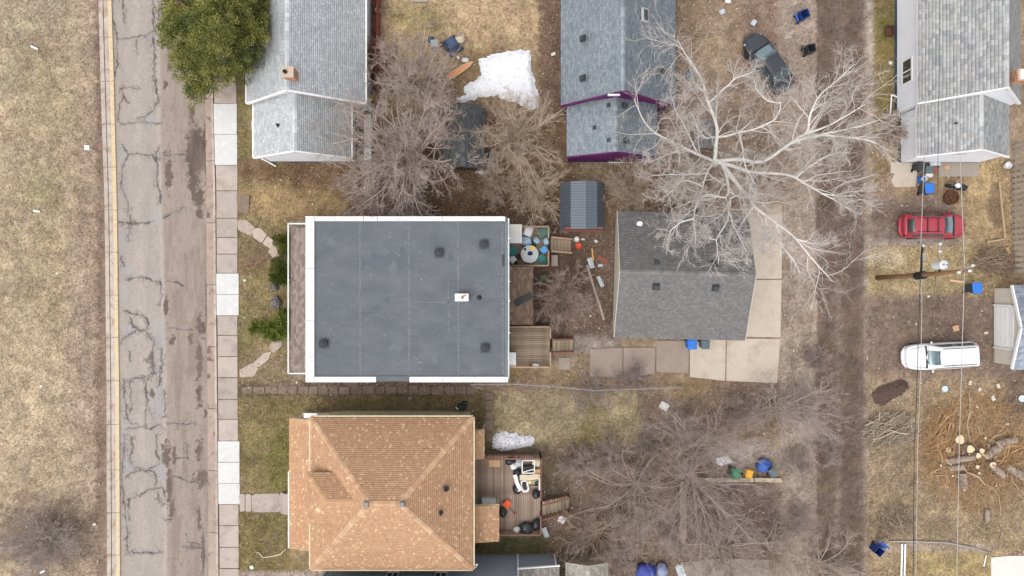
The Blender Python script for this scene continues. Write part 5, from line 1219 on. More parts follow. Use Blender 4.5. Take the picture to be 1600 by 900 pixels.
# ---- the large white-limbed tree: its limbs follow the photo
T7 = lambda p: (p[0] / 2.727 + 960, p[1] / 2.727)
T5 = lambda p: (p[0] / 3.333 + 940, p[1] / 3.333 + 300)
LIMBS = [
 ([T7(p) for p in ((425, 690), (438, 600), (440, 520), (410, 460), (370, 350), (335, 280), (285, 235), (262, 180))], 3.2, 10.5, .20),
 ([T7(p) for p in ((405, 450), (470, 390), (520, 340), (600, 310))], 6.6, 9.8, .08),
 ([T7(p) for p in ((380, 380), (340, 350), (300, 345))], 7.2, 9.0, .05),
 ([T7(p) for p in ((425, 690), (350, 660), (270, 630), (180, 580), (120, 520), (85, 440))], 3.0, 9.0, .15),
 ([T7(p) for p in ((350, 660), (300, 560), (250, 470), (240, 420))], 4.4, 8.5, .06),
 ([T7(p) for p in ((430, 690), (540, 675), (630, 690), (700, 630), (780, 560), (860, 535), (960, 490), (1050, 430))], 3.0, 10.5, .2),
 ([T7(p) for p in ((800, 550), (820, 470), (870, 390), (950, 340), (1030, 260))], 7.2, 10.5, .09),
 ([T7(p) for p in ((440, 575), (530, 550), (600, 540), (680, 500), (700, 430), (690, 390))], 5.0, 9.5, .11),
 ([T7(p) for p in ((690, 440), (640, 430), (600, 380), (590, 340))], 8.0, 9.8, .05),
 ([T7(p) for p in ((445, 690), (540, 712), (620, 735), (720, 735), (790, 740), (870, 790), (920, 815), (1040, 805))], 3.0, 10.0, .19),
 ([T7(p) for p in ((770, 740), (830, 700), (900, 660), (960, 640))], 6.6, 9.5, .07),
 ([T7(p) for p in ((700, 630), (760, 590), (850, 575), (1000, 585), (1080, 600), (1170, 650))], 6.0, 10.5, .13),
 ([T7(p) for p in ((850, 575), (950, 560), (1050, 545), (1130, 520))], 7.2, 10.0, .07),
 ([T7(p) for p in ((760, 590), (800, 610), (790, 680))], 6.8, 8.0, .05),
 ([T7(p) for p in ((425, 700), (400, 740), (380, 800), (335, 900))], 3.2, 6.5, .11),
 ([T7(p) for p in ((400, 745), (300, 748), (160, 750))], 4.2, 6.5, .06),
 ([T7(p) for p in ((380, 800), (300, 775), (240, 830), (190, 860))], 5.0, 7.5, .06),
 ([T7((460, 700)), T7((480, 760)), T7((482, 850)), T5((520, 0)), T5((500, 60)), T5((470, 110)), T5((490, 190)), T5((500, 275))], 3.2, 8.5, .12),
 ([T5((470, 150)), T5((400, 165)), T5((350, 215)), T5((332, 300))], 6.4, 8.5, .06),
 ([T7((470, 700)), T7((540, 790)), T7((590, 860)), T5((770, 10)), T5((800, 70)), T5((880, 140)), T5((960, 190)), T5((1010, 270)), T5((1070, 340)), T5((1170, 450))], 3.2, 10.5, .19),
 ([T5((920, 170)), T5((940, 270)), T5((1000, 350)), T5((1050, 440))], 6.8, 9.2, .06),
 ([T5((880, 140)), T5((870, 220)), T5((850, 290))], 6.4, 8.0, .05),
 ([T5((1000, 270)), T5((1100, 280)), T5((1190, 265))], 7.6, 9.5, .05),
 ([T7((470, 720)), T7((560, 830)), T5((655, 20)), T5((660, 100)), T5((640, 170)), T5((572, 240)), T5((600, 300)), T5((600, 375))], 3.6, 8.8, .11),
 ([T5((680, 110)), T5((720, 230)), T5((770, 335))], 6.0, 8.5, .06),
 ([T5((572, 240)), T5((510, 222))], 7.0, 7.6, .035),
 ([T7(p) for p in ((528, 590), (545, 650), (560, 720), (610, 790))], 5.0, 8.0, .07),
 ([T7(p) for p in ((440, 600), (380, 600), (340, 540), (320, 480))], 4.8, 8.0, .07),
 ([T7(p) for p in ((300, 640), (230, 660), (150, 700))], 4.6, 7.2, .05),
 ([T7(p) for p in ((900, 800), (960, 850), (1000, 900))], 8.4, 9.8, .04),
]
rng = np.random.default_rng(70)
c = at(1116, 254); BT = thing('bare_tree', 'large bare tree with pale white limbs spreading over the dark car and garage roof', 'tree', c)
mwb = M('pale_bark', C(236, 232, 226), var=.12, sc=5, rough=.85, bump=.25, bsc=20, c2=C(176, 168, 158), sc2=5, lo=.58, hi=.68)
b = MB(); c3 = at(1118, 252, 3.3); b.tube([c - Vector((0, 0, .2)), c + Vector((0, 0, .25)), c.lerp(c3, .5) + Vector((0, 0, 0)), c3], [.42, .3, .24, .2], 12); b.build('trunk', mwb, BT, smooth=True)
Pl = []; Rl = []
for pts, za_, zb_, r in LIMBS:
    q = np.array([at(p[0], p[1], za_ + (zb_ - za_) * (i / (len(pts) - 1)) ** .85) for i, p in enumerate(pts)])
    if Pl:                                   # a side limb leaves the nearest limb at that limb's own height
        A_ = np.concatenate(Pl); d_ = np.linalg.norm((A_ * CAM_H / (CAM_H - A_[:, 2:3]))[:, :2] - (q[0] * CAM_H / (CAM_H - q[0][2]))[:2], axis=1); j_ = d_.argmin()
        if d_[j_] < 1.6: q += (A_[j_] - q[0])[None] * (np.linspace(1, 0, len(q)) ** 1.5)[:, None]
    s = np.concatenate([[0], np.cumsum(np.linalg.norm(np.diff(q, axis=0), axis=1))]); K = 16
    u = np.linspace(0, s[-1], K); P = np.stack([np.interp(u, s, q[:, k]) for k in range(3)], -1)
    P[1:-1] = P[1:-1] * .5 + (P[:-2] + P[2:]) * .25
    P[1:] += np.cumsum(rng.normal(0, .022, (K - 1, 3)), 0) * (s[-1] / 5)
    Rr = r * .62 * (1 - np.linspace(0, 1, K)) ** .8 + .014
    Pl.append(P); Rl.append(Rr)
    link('limb', tubes_mesh('limb', [(P[None], Rr[None])], [7], c), BT, mwb, smooth=True)
Pl = np.array(Pl); Rl = np.array(Rl); LL = np.linalg.norm(np.diff(Pl, axis=1), axis=2).sum(1)
cw, ctw = np.array(C(228, 222, 216)), np.array(C(216, 206, 198))
pos, d, r, t, ix = sprout(rng, Pl, Rl, 15, .15, .98, 28, 66, .06)
L2 = np.clip(LL[ix] * .34 * (1.15 - .5 * t), .7, 2.6) * rng.uniform(.6, 1.25, len(ix)); P2_ = extend(rng, pos, d, L2, 7, .17, .05); R2 = np.linspace(1, 0, 7)[None] * (np.minimum(r * .55, .04) - .009)[:, None] + .009
pos, d, r, t, i3 = sprout(rng, P2_, R2, 8, .15, .98, 25, 60, .08)
L3 = L2[i3] * .5 * rng.uniform(.5, 1.3, len(i3)); P3 = extend(rng, pos, d, L3, 5, .17, .05); R3 = np.linspace(1, 0, 5)[None] * (np.minimum(r * .6, .014) - .006)[:, None] + .006
pos, d, r, t, i4 = sprout(rng, P3, R3, 8, .1, .98, 20, 60, .05)
L4 = np.maximum(L3[i4] * .5 * rng.uniform(.5, 1.3, len(i4)), .12); P4 = extend(rng, pos, d, L4, 3, .16, .05); R4 = np.broadcast_to(np.linspace(.0065, .003, 3), (len(i4), 3)).copy()
def cc(a, n): return np.clip(a * rng.uniform(.82, 1.16, n)[:, None], .01, .9)
link('twigs', tubes_mesh('twigs', [(P2_, R2), (P3, R3), (P4, R4)], [5, 3, 3], c, [cc(cw, len(P2_)), cc(ctw, len(P3)), cc(ctw, len(P4))]), BT, mbark, 'stuff')

# ---- evergreens
def leafy(name, pts, ndir, n_per, size, pal, rng, off, asp=.35, parent=None, mat=None, spread=.25):
    """many small leaf faces round the clump points"""
    N = len(pts); idx = np.repeat(np.arange(N), n_per); n = len(idx)
    o = rng.normal(0, 1, (n, 3)); o = _norm(o) * (rng.random(n) ** .5)[:, None] * spread
    p = pts[idx] + o * np.array([1, 1, .75])
    d = _norm(o / spread + ndir[idx] * .8 + rng.normal(0, .45, (n, 3)))
    s = _norm(np.cross(d, rng.normal(0, 1, (n, 3)))); L = size * rng.uniform(.6, 1.4, n)[:, None]
    Q = np.stack([p - s * L * asp * .5, p + d * L * .5 - s * L * asp * .6, p + d * L, p + d * L * .5 + s * L * asp * .6], 1)
    pal = np.array(pal); base = pal[rng.integers(len(pal), size=N)][idx]
    c_ = base * rng.uniform(.7, 1.35, n)[:, None]
    return link(name, arr_mesh(name, Q.reshape(-1, 3), np.arange(4 * n).reshape(-1, 4), np.clip(c_, .004, .5), off=off), parent, mat, 'stuff')
mleaf = M('evergreen_leaf', (1, 1, 1), var=.08, sc=2, rough=.75, attr=True, spec=.2)
mtrunk = M('brown_bark', C(120, 98, 82), var=.2, sc=5, rough=.95, bump=.6, bsc=22)
PALP = G((136, 137, 70), (148, 146, 76), (118, 124, 66), (98, 108, 60), (158, 153, 86), (126, 129, 70), (86, 98, 56))
rng = np.random.default_rng(5)
c = at(352, 62); PT = thing('evergreen_tree', 'olive-green evergreen tree overhanging the road and the grey roof, top left', 'tree', c)
hT = 8.5
b = MB(); b.tube([c - Vector((0, 0, .2)), c + Vector((0, 0, .3)), c + Vector((-.1, 0, 3)), c + Vector((-.25, .1, 6)), c + Vector((-.3, .15, hT - .6))], [.42, .3, .24, .14, .03], 10); b.build('trunk', mtrunk, PT, smooth=True)
# lobes of the crown, from the photo outline (photo x, y, height, radius in m)
LOB = [(335, 40, 7.2, 1.5), (300, 35, 5.6, 1.5), (285, 62, 4.6, 1.3), (310, 85, 5.4, 1.4), (345, 90, 5.8, 1.4), (375, 60, 6.0, 1.4), (395, 40, 5.0, 1.2), (360, 20, 6.4, 1.4), (325, 5, 5.6, 1.4), (285, 12, 4.4, 1.2), (272, 40, 3.6, 1.0), (300, 112, 4.2, 1.0), (318, 130, 3.6, .95), (305, 148, 2.9, .75), (340, 118, 4.2, .9), (385, 92, 4.6, 1.0), (372, 110, 4.0, .8), (405, 60, 3.9, .8), (395, 12, 4.6, 1.1), (365, -20, 5.6, 1.6), (310, -25, 5.0, 1.6), (400, -20, 4.5, 1.4), (345, 55, 8.0, 1.0)]
cl = []; nd = []; Pb = []; Rb = []
ctr = np.array([c.x - .2, c.y, 3.0])
for lx, ly, lz, lr in LOB:
    o = np.array(at(lx, ly, lz)); n = int(50 * lr * lr)
    v = _norm(rng.normal(0, 1, (n, 3))); v[:, 2] = np.where(v[:, 2] < -.3, -v[:, 2], v[:, 2])
    rr = lr * (rng.uniform(.45, 1.18, n))[:, None]
    cl.append(o + v * rr * np.array([1, 1, .7])); nd.append(v)
    for k in range(3):
        e = o + _norm(rng.normal(0, 1, 3)) * lr * .5; s = np.array([c.x - .15, c.y + .05, max(1.2, lz - 1.6 - .3 * k)])
        Pb.append(np.stack([s + (e - s) * t + np.array([0, 0, -.25 * math.sin(t * 3.1)]) for t in np.linspace(0, 1, 7)])); Rb.append(np.linspace(.07, .015, 7))
link('limbs', tubes_mesh('limbs', [(np.array(Pb), np.array(Rb))], [5], c, [np.broadcast_to(np.array(C(112, 92, 74)), (len(Pb), 3))]), PT, mbark, 'stuff', True)
leafy('crown', np.concatenate(cl), np.concatenate(nd), 85, .12, PALP, rng, c, .32, PT, mleaf, .32)

PALS = [G((86, 98, 36), (104, 112, 40), (66, 80, 30), (116, 118, 48)), G((80, 94, 34), (98, 106, 38), (60, 76, 28)), G((128, 142, 62), (112, 126, 52), (94, 108, 42), (140, 148, 74))]
def evergreen_shrub(label, blobs, pal, seed, asp=.4, size=.09):
    rng = np.random.default_rng(seed); c = at(*np.mean([[b_[0], b_[1]] for b_ in blobs], 0)); c.z = 0
    o = thing('evergreen_shrub', label, 'shrub', c); cl = []; nd = []; b = MB()
    for bx, by, bz, br in blobs:
        p = np.array(at(bx, by, bz)); n = int(150 * br * br) + 14
        v = _norm(rng.normal(0, 1, (n, 3))); cl.append(p + v * (br * rng.uniform(.4, 1.05, n))[:, None]); nd.append(v + np.array([0, 0, .4]))
        b.tube([(c.x, c.y, -.1), ((c.x + p[0]) / 2, (c.y + p[1]) / 2, bz * .4), tuple(p)], [.05, .035, .012], 5)
    b.build('stem', mtrunk, o, 'stuff'); leafy('foliage', np.concatenate(cl), np.concatenate(nd), 26, size, pal, rng, c, asp, o, mleaf, .16); return o
evergreen_shrub('dark green rounded evergreen shrub nearest the top corner of the shingled porch', [(438, 378, .9, .5), (444, 390, .8, .42), (436, 372, .6, .3), (447, 374, .7, .3)], PALS[0], 1)
evergreen_shrub('dark green evergreen shrub just above the grey boulders by the porch', [(436, 412, .9, .5), (442, 424, .95, .55), (430, 426, .7, .42), (438, 438, .7, .42), (446, 436, .7, .35), (428, 436, .5, .26)], PALS[1], 2)
evergreen_shrub('bright green feathery juniper reaching out over the lawn below the boulders', [(440, 500, .9, .5), (428, 508, .7, .5), (412, 512, .45, .42), (400, 508, .35, .3), (440, 518, .6, .45), (420, 522, .4, .36), (443, 488, .6, .28), (396, 516, .3, .24), (432, 526, .4, .3)], PALS[2], 3, .22, .15)
# ------------------------------------------------------------------ decks, stairs, fences
def board_mesh(name, l, w_, t, mat):
    b = MB(); b.box((0, 0, 0), (l, w_, t)); me = b.mesh(name); me.materials.append(mat); return me
def place(name, me, parent, loc, rz=0.0):
    o = bpy.data.objects.new(name, me); COL.objects.link(o); o.parent = parent; o.location = Vector(loc) - origin(parent); o.rotation_euler = (0, 0, rz); return o
mdk_g = M('weathered_deck', C(166, 148, 126), var=.16, sc=3, rough=.9, rnd=.2, stretch=(1, 7, 7), c2=C(128, 110, 94), sc2=1.5, lo=.5, hi=.66)
mdk_b = M('brown_deck', C(150, 128, 113), var=.16, sc=3, rough=.88, rnd=.24, stretch=(7, 1, 7), c2=C(172, 152, 135), sc2=1.2, lo=.48, hi=.64)
mdk_r = M('red_rail_stain', C(132, 94, 82), var=.18, sc=4, rough=.85, rnd=.08)
mdk_t = M('tan_rail', C(176, 146, 122), var=.16, sc=4, rough=.88, rnd=.08)
def deck(label, px0, py0, px1, py1, z, run, mat, rail_mat, rails, bw=.14):
    p, q = at(px0, py1, z + .95), at(px1, py0, z + .95); p.z = q.z = z; o = thing('deck', label, 'deck', ((p.x + q.x) / 2, (p.y + q.y) / 2, 0))
    L_, W_ = (q.x - p.x, q.y - p.y)
    if run == 'x': me = board_mesh('deck_board', L_, bw - .012, .035, mat); n = int(W_ / bw)
    else: me = board_mesh('deck_board', bw - .012, W_, .035, mat); n = int(L_ / bw)
    for k in range(n):
        c_ = ((p.x + q.x) / 2, p.y + (k + .5) * W_ / n, z - .02) if run == 'x' else (p.x + (k + .5) * L_ / n, (p.y + q.y) / 2, z - .02)
        place('deck_board', me, o, Vector(c_) + Vector((0, 0, random.uniform(-.004, .004))))
    for a_, c_ in (((p.x, p.y), (q.x, p.y)), ((q.x, p.y), (q.x, q.y)), ((q.x, q.y), (p.x, q.y))):
        b = MB(); b.bar((*a_, z - .16), (*c_, z - .16), .04, .22); b.build('rim_joist', rail_mat, o)
    for a_, c_ in rails:
        a_, c_ = at(*a_, z + .95), at(*c_, z + .95); a_.z = c_.z = z; rail(o, a_, c_, rail_mat)
    return o, z
def rail(o, a_, c_, mat, h=.95, bal=True, step=.16):
    up = Vector((0, 0, h)); b = MB(); b.bar(a_ + up, c_ + up, .1, .045); b.build('top_rail', mat, o)
    b = MB(); b.bar(a_ + Vector((0, 0, .1)), c_ + Vector((0, 0, .1)), .04, .08); b.build('bottom_rail', mat, o)
    n = max(1, round((c_ - a_).length / 1.6))
    for k in range(n + 1):
        p = a_.lerp(c_, k / n); b = MB(); b.bar(p - Vector((0, 0, p.z + .1)), p + Vector((0, 0, h + .02)), .1); b.build('post', mat, o)
    if bal:
        me = None; m_ = int((c_ - a_).length / step)
        for k in range(1, m_):
            p = a_.lerp(c_, k / m_)
            if me is None: b = MB(); b.box((0, 0, 0), (.04, .04, h - .14)); me = b.mesh('baluster'); me.materials.append(mat)
            place('baluster', me, o, p + Vector((0, 0, .52)), 0)
def stairs(o, px0, py0, px1, py1, ztop, n, mat, rmat, rails=True, skew=0):
    """treads run away to the right"""
    p, q = at(px0, py1, ztop * .6), at(px1, py0, ztop * .6); w_ = q.y - p.y; L_ = q.x - p.x
    me = board_mesh('tread', L_ / n - .025, w_, .04, mat)
    for k in range(n):
        place('tread', me, o, (p.x + (k + .5) * L_ / n, (p.y + q.y) / 2 + skew * k / n, ztop * (1 - (k + 1) / (n + 1))))
    for y_ in (p.y - .03, q.y + .03):
        b = MB(); b.bar((p.x, y_, ztop - .1), (q.x, y_ + skew, .05), .04, .22); b.build('stringer', rmat, o)
        if rails:
            b = MB(); b.bar((p.x, y_, ztop + .85), (q.x, y_ + skew, .95), .11, .05); b.build('hand_rail', rmat, o)
            b = MB(); b.bar((q.x - .05, y_ + skew, -.1), (q.x - .05, y_ + skew, .95), .09); b.build('post', rmat, o)
            m_ = int(L_ / .17)
            for k in range(1, m_):
                t = k / m_; zz = ztop * (1 - t); b = MB(); b.bar((p.x + L_ * t, y_ + skew * t, zz), (p.x + L_ * t, y_ + skew * t, zz + .8 + .08 * t), .04); b.build('baluster', rmat, o)

DK1, _ = deck('littered wooden deck with pinkish rails at the back of the flat-roofed house', 797, 354, 857, 415, .7, 'x', mdk_b, mdk_t, [((812, 354), (857, 354)), ((857, 354), (857, 371)), ((857, 393), (857, 415)), ((857, 415), (797, 415))])
stairs(DK1, 860, 373, 893, 393, .7, 6, mdk_g, mdk_t, skew=-.1)
DK2, _ = deck('bare weathered wooden deck with grey boards below the brown porch roof', 797, 511, 860, 574, .7, 'x', mdk_g, mdk_t, [((797, 511), (860, 511)), ((860, 511), (860, 528)), ((860, 551), (860, 574)), ((860, 574), (797, 574))])
stairs(DK2, 863, 530, 896, 549, .7, 5, mdk_g, mdk_r)
DK3, _ = deck('brown wooden deck full of black trash bags behind the orange-roofed house', 741, 716, 845, 836, .8, 'y', mdk_b, mdk_r, [((757, 717), (845, 717)), ((845, 717), (845, 781)), ((845, 808), (845, 836)), ((845, 836), (781, 836))], bw=.15)
stairs(DK3, 847, 782, 890, 803, .8, 7, mdk_g, mdk_r, skew=.25)

mpick = M('weathered_picket', C(188, 174, 160), var=.16, sc=4, rough=.9, rnd=.1)
FN = thing('wooden_fence', 'weathered board fence of wide grey planks at the right edge', 'fence', at(1581, 330))
bx_ = at(1580, 0).x; y = at(0, 226).y
me = board_mesh('plank', .035, .24, 1.5, mpick); 
while y > at(0, 428).y:
    place('plank', me, FN, (bx_ + random.uniform(-.01, .01), y - .2, .85)); y -= .40
for z in (.35, 1.3): b = MB(); b.bar((bx_ + .06, at(0, 226).y, z), (bx_ + .06, at(0, 428).y, z), .05, .09); b.build('rail', mpick, FN)
for py in (228, 293, 360, 426): b = MB(); p = at(1581, py); b.box((bx_ + .13, p.y, .8), (.1, .1, 1.75)); b.build('post', mpick, FN)
mredf = M('red_brown_boards', C(150, 84, 70), var=.18, sc=4, rough=.85, rnd=.14)
FR = thing('wooden_fence', 'red-brown board fence between the grey-roofed house and the tan lawn', 'fence', at(592, 75))
me = board_mesh('plank', .03, .18, 1.3, mredf); y = at(0, -20).y
while y > at(0, 158).y: place('plank', me, FR, (at(594, 0).x, y, .6 + random.uniform(-.03, .03))); y -= .205
b = MB(); b.bar((at(594, 0).x + .04, at(0, -20).y, 1.0), (at(594, 0).x + .04, at(0, 158).y, 1.0), .04, .08); b.build('rail', mredf, FR)
mgalv = M('galvanised_pipe', C(176, 172, 170), var=.08, sc=5, rough=.5, metal=.3)
CF = thing('chain_link_fence', 'low chain-link fence with pale pipe rail between the flat-roofed house and the south lawn', 'fence', at(900, 605))
pts = [at(x_, y_, 1.1) for x_, y_ in ((735, 601), (800, 600), (860, 604), (930, 610), (1000, 608), (1066, 606))]
b = MB(); b.tube(pts, .028, 6); b.build('top_rail', mgalv, CF)
b = MB(); b.tube([at(735, 601, 1.1), at(753, 608, 1.1)], .025, 6); b.build('gate_rail', mgalv, CF)
for p in pts: b = MB(); b.lathe((p.x, p.y, 0), [(.035, -.1), (.035, 1.12), (.045, 1.13), (.01, 1.18)], 8); b.build('post', mgalv, CF)
b = MB()
for p, q in zip(pts[:-1], pts[1:]):
    n = int((q - p).length / .22)
    for k in range(n):
        a_ = p.lerp(q, k / n); c_ = p.lerp(q, (k + 1) / n)
        for j in range(4): b.tube([(a_.x, a_.y, j * .27), (c_.x, c_.y, (j + 1) * .27)], .003, 3, cap=False); b.tube([(c_.x, c_.y, j * .27), (a_.x, a_.y, (j + 1) * .27)], .003, 3, cap=False)
b.build('wire_mesh', mgalv, CF, 'stuff')

# ------------------------------------------------------------------ vehicles
mtyre = M('tyre_rubber', C(44, 44, 46), var=.1, sc=8, rough=.85); mrim_ = M('alloy_rim', C(170, 172, 174), rough=.35, metal=.7)
mwind = glass('car_glass', C(112, 134, 140)); mwind_d = glass('dark_car_glass', C(66, 78, 82)); mlamp = M('headlamp_glass', C(236, 240, 244), var=.05, rough=.15, coat=.5); mtail = M('tail_lamp', C(130, 46, 46), rough=.2, coat=.5)
mblk = M('black_trim', C(42, 44, 46), var=.1, rough=.55)
def car(name, label, cat, px, py, zc, head, Lc, Wc, prof, cab, paint, roof_paint=None, rails=False, bump_mat=None, bars=(), wind=None, hood_lines=True):
    """prof: (x, half width, shoulder z, crown z) from tail to nose. cab: dict of the glasshouse"""
    p = at(px, py, zc); o = thing(name, label, cat, (p.x, p.y, 0), R(head))
    def sect(x, hw, zs, zk): 
        h = [(hw * .90, .26), (hw * .985, .42), (hw, .62), (hw * .985, zs - .06), (hw * .93, zs), (hw * .72, zk - .012), (hw * .36, zk), (0, zk + .004)]
        return [Vector((x, -a, z)) for a, z in h] + [Vector((x, a, z)) for a, z in h[-2::-1]]
    def loft(S):
        n = len(S[0]); V = [v for s in S for v in s]; Fc = [(i * n + k, i * n + k + 1, (i + 1) * n + k + 1, (i + 1) * n + k) for i in range(len(S) - 1) for k in range(n - 1)]
        Fc = [f[::-1] for f in Fc]
        Fc += [(i * n, (i + 1) * n, (i + 1) * n + n - 1, i * n + n - 1) for i in range(len(S) - 1)]
        Fc += [tuple(range(n)), tuple((len(S) - 1) * n + k for k in range(n))[::-1]]
        return V, Fc
    b = MB(); b.add(*loft([sect(*s) for s in prof])); bd = b.build('body', paint, o, local=True, smooth=True)
    md = bd.modifiers.new('sub', 'SUBSURF'); md.levels = md.render_levels = 1
    zb, zr, hb, hr = cab['zb'], cab['zr'], cab['hb'], cab['hr']; w0, w1, r1, r0 = cab['w0'], cab['w1'], cab['r1'], cab['r0']
    def csect(x, k, kr=1.0):   # k: 0 at the belt, 1 at the roof
        h = [(hb, zb - .04), (hb + (hr - hb) * k, zb + (zr - .09 - zb) * k), (hb + (hr - hb) * k - .08 * k, zb + (zr - .02 - zb) * k), (hr * .5, zb + (zr - zb) * k + .012 * k), (0, zb + (zr - zb) * k + .02 * k)]
        return [Vector((x, -a, z)) for a, z in h] + [Vector((x, a, z)) for a, z in h[-2::-1]]
    st = [csect(r0, 0), csect(r1, 1), csect(r1 * .6 + w1 * .4, 1.0), csect(w1 * .75 + r1 * .25, 1), csect(w1, 1), csect(w0, 0)]
    b = MB(); b.add(*loft(st)); cb = b.build('cabin', roof_paint or paint, o, local=True, smooth=False)
    md = cb.modifiers.new('bev', 'BEVEL'); md.width = .04; md.segments = 3; md.limit_method = 'ANGLE'; md.angle_limit = R(25)
    def pane(nm, xa, xb, bow, mat):    # sloping front or rear glass between belt x=xa and roof x=xb
        b = MB(); n = 8; nv = Vector((abs(zr - zb), 0, abs(xa - xb))).normalized(); nv.x *= 1 if xa > xb else -1; V = []
        for t in (.06, .5, .95):
            for k in range(n + 1):
                s = -1 + 2 * k / n; hw = (hb + (hr - hb) * t) * .90
                V.append(Vector((xa + (xb - xa) * t - (bow * s * s) * (1 if xa > xb else -1), s * hw, zb + (zr - .01 - zb) * t)) + nv * (.028 + .02 * (1 - s * s)))
        Fc = [(r_ * (n + 1) + k, r_ * (n + 1) + k + 1, (r_ + 1) * (n + 1) + k + 1, (r_ + 1) * (n + 1) + k) for r_ in range(2) for k in range(n)]
        if xa < xb: Fc = [f[::-1] for f in Fc]
        m0 = len(V); V2 = V + [v - nv * .02 for v in V]; ring = list(range(n + 1)) + [2 * n + 1, 3 * n + 2] + list(range(3 * n + 1, 2 * n + 1, -1)) + [n + 1]
        Fc2 = Fc + [(ring[i], ring[(i + 1) % len(ring)], ring[(i + 1) % len(ring)] + m0, ring[i] + m0) for i in range(len(ring))]
        b.add(V2, Fc2); return b.build(nm, mat, o, local=True, smooth=True)
    pane('windscreen', w0 - .02, w1, .07, wind or mwind); pane('rear_window', r0 + .02, r1, .05, mwind_d)
    nside = cab.get('n', 3)
    for sd in (-1, 1):
        xs = [r0 + (r1 - r0) * .55 + .12 + (w1 + (w0 - w1) * .45 - .1 - (r0 + (r1 - r0) * .55 + .12)) * k / nside for k in range(nside + 1)]
        for k in range(nside):
            def sp(x, t): return Vector((x, sd * (hb + (hr - hb) * t + .008), zb + (zr - .09 - zb) * t))
            xa, xb = xs[k] + .03, xs[k + 1] - .03
            ta = xa + (.12 if k == 0 else 0); tb = xb - (.32 if k == nside - 1 else 0)
            P = [sp(xa, .1), sp(xb, .1), sp(tb, .88), sp(ta, .88)]; nrm = Vector((0, sd * .012, .004)); b = MB()
            b.hexa([v - nrm for v in P] + [v + nrm for v in P] if sd < 0 else [v - nrm for v in P][::-1] + [v + nrm for v in P][::-1]); b.build('side_window', mwind_d, o, local=True)
        b = MB(); b.lathe((w0 - .32, sd * (Wc / 2 + .1), zb + .02), [(.03, -.05), (.075, -.03), (.085, .04), (.06, .1), (.01, .12)], 10, ex=.7); b.bar((w0 - .3, sd * (Wc / 2 - .06), zb + .02), (w0 - .32, sd * (Wc / 2 + .08), zb + .03), .05); b.build('mirror', cab.get('mir', mblk), o, local=True, smooth=True)
        xh = prof[-1][0] - .2; hwh = prof[-3][1]
        b = MB(); zh = prof[-3][2] - .03
        b.hexa([Vector((xh - .22, sd * (hwh - .42), zh - .16)), Vector((xh + .16, sd * (hwh - .5), zh - .18)), Vector((xh + .02, sd * (hwh - .08), zh - .18)), Vector((xh - .30, sd * (hwh + .0), zh - .16)), Vector((xh - .24, sd * (hwh - .40), zh + .015)), Vector((xh + .10, sd * (hwh - .48), zh - .03)), Vector((xh - .02, sd * (hwh - .1), zh - .02)), Vector((xh - .34, sd * (hwh - .02), zh + .02))][::1 if sd > 0 else 1]); b.build('headlight', mlamp, o, local=True, bevel=.02)
        xt = prof[0][0]; b = MB(); b.box((xt + .1, sd * (prof[2][1] - .12), prof[2][2] - .14), (.16, .2, .26)); b.build('tail_light', mtail, o, local=True, bevel=.03)
        for xw_ in (prof[0][0] + Lc * .2, prof[-1][0] - Lc * .19):
            def ring(prof_, n=20): 
                V = []
                for r_, y_ in prof_:
                    for k in range(n): a = 2 * math.pi * k / n; V.append(Vector((xw_ + r_ * math.cos(a), sd * (Wc / 2 - .1 + y_), .34 + r_ * math.sin(a))))
                Fc = [(i * n + k, i * n + (k + 1) % n, (i + 1) * n + (k + 1) % n, (i + 1) * n + k) for i in range(len(prof_) - 1) for k in range(n)]
                return V, Fc + [tuple(range(n)), tuple((len(prof_) - 1) * n + k for k in range(n))]
            b = MB(); b.add(*ring([(.2, -.12), (.32, -.12), (.34, -.08), (.34, .06), (.32, .11), (.22, .115)])); wh = b.build('wheel', mtyre, o, local=True, smooth=False)
            b = MB(); b.add(*ring([(.21, .08), (.21, .118), (.12, .10), (.04, .12)])); b.build('rim', mrim_, wh, local=True)
        if rails:
            b = MB(); b.tube([(r1 + .15, sd * (hr - .12), zr - .03), (r1 + .25, sd * (hr - .12), zr + .05), (w1 - .25, sd * (hr - .12), zr + .05), (w1 - .15, sd * (hr - .12), zr - .03)], .022, 6); b.build('roof_rail', mblk, o, local=True)
        b = MB(); b.bar((w0 + .06, sd * .1, zb + .035), (w0 - .12 + .02, sd * .62, zb + .06), .025); b.build('wiper', mblk, o, local=True)
    for xb_ in bars: b = MB(); b.bar((xb_, -hr + .1, zr + .06), (xb_, hr - .1, zr + .06), .06, .035); b.build('cross_bar', mblk, o, local=True)
    for s, sg, nm in ((prof[0], -1, 'rear_bumper'), (prof[-1], 1, 'front_bumper')):
        hw = prof[1][1] if sg < 0 else prof[-2][1]; b = MB(); x = s[0]
        b.tube([(x - sg * .42, -hw - .03, .46), (x - sg * .14, -hw * .93, .46), (x + sg * .04, -hw * .55, .46), (x + sg * .07, 0, .46), (x + sg * .04, hw * .55, .46), (x - sg * .14, hw * .93, .46), (x - sg * .42, hw + .03, .46)], .12, 8); b.build(nm, bump_mat or paint, o, local=True, smooth=True)
    b = MB(); b.bar((w0 + .03, -hb * .93, zb + .0), (w0 + .03, hb * .93, zb + .0), .14, .035); b.build('cowl', mblk, o, local=True)
    if hood_lines:
        for sd in (-1, 1):
            b = MB(); b.tube([(w0 + .1, sd * hb * .88, zb - .005), ((w0 + prof[-3][0]) / 2, sd * hb * .84, (zb + prof[-3][3]) / 2 + .02), (prof[-3][0] + .1, sd * prof[-3][1] * .66, prof[-3][3] + .0)], .011, 4); b.build('bonnet_seam', mblk, o, local=True)
    return o
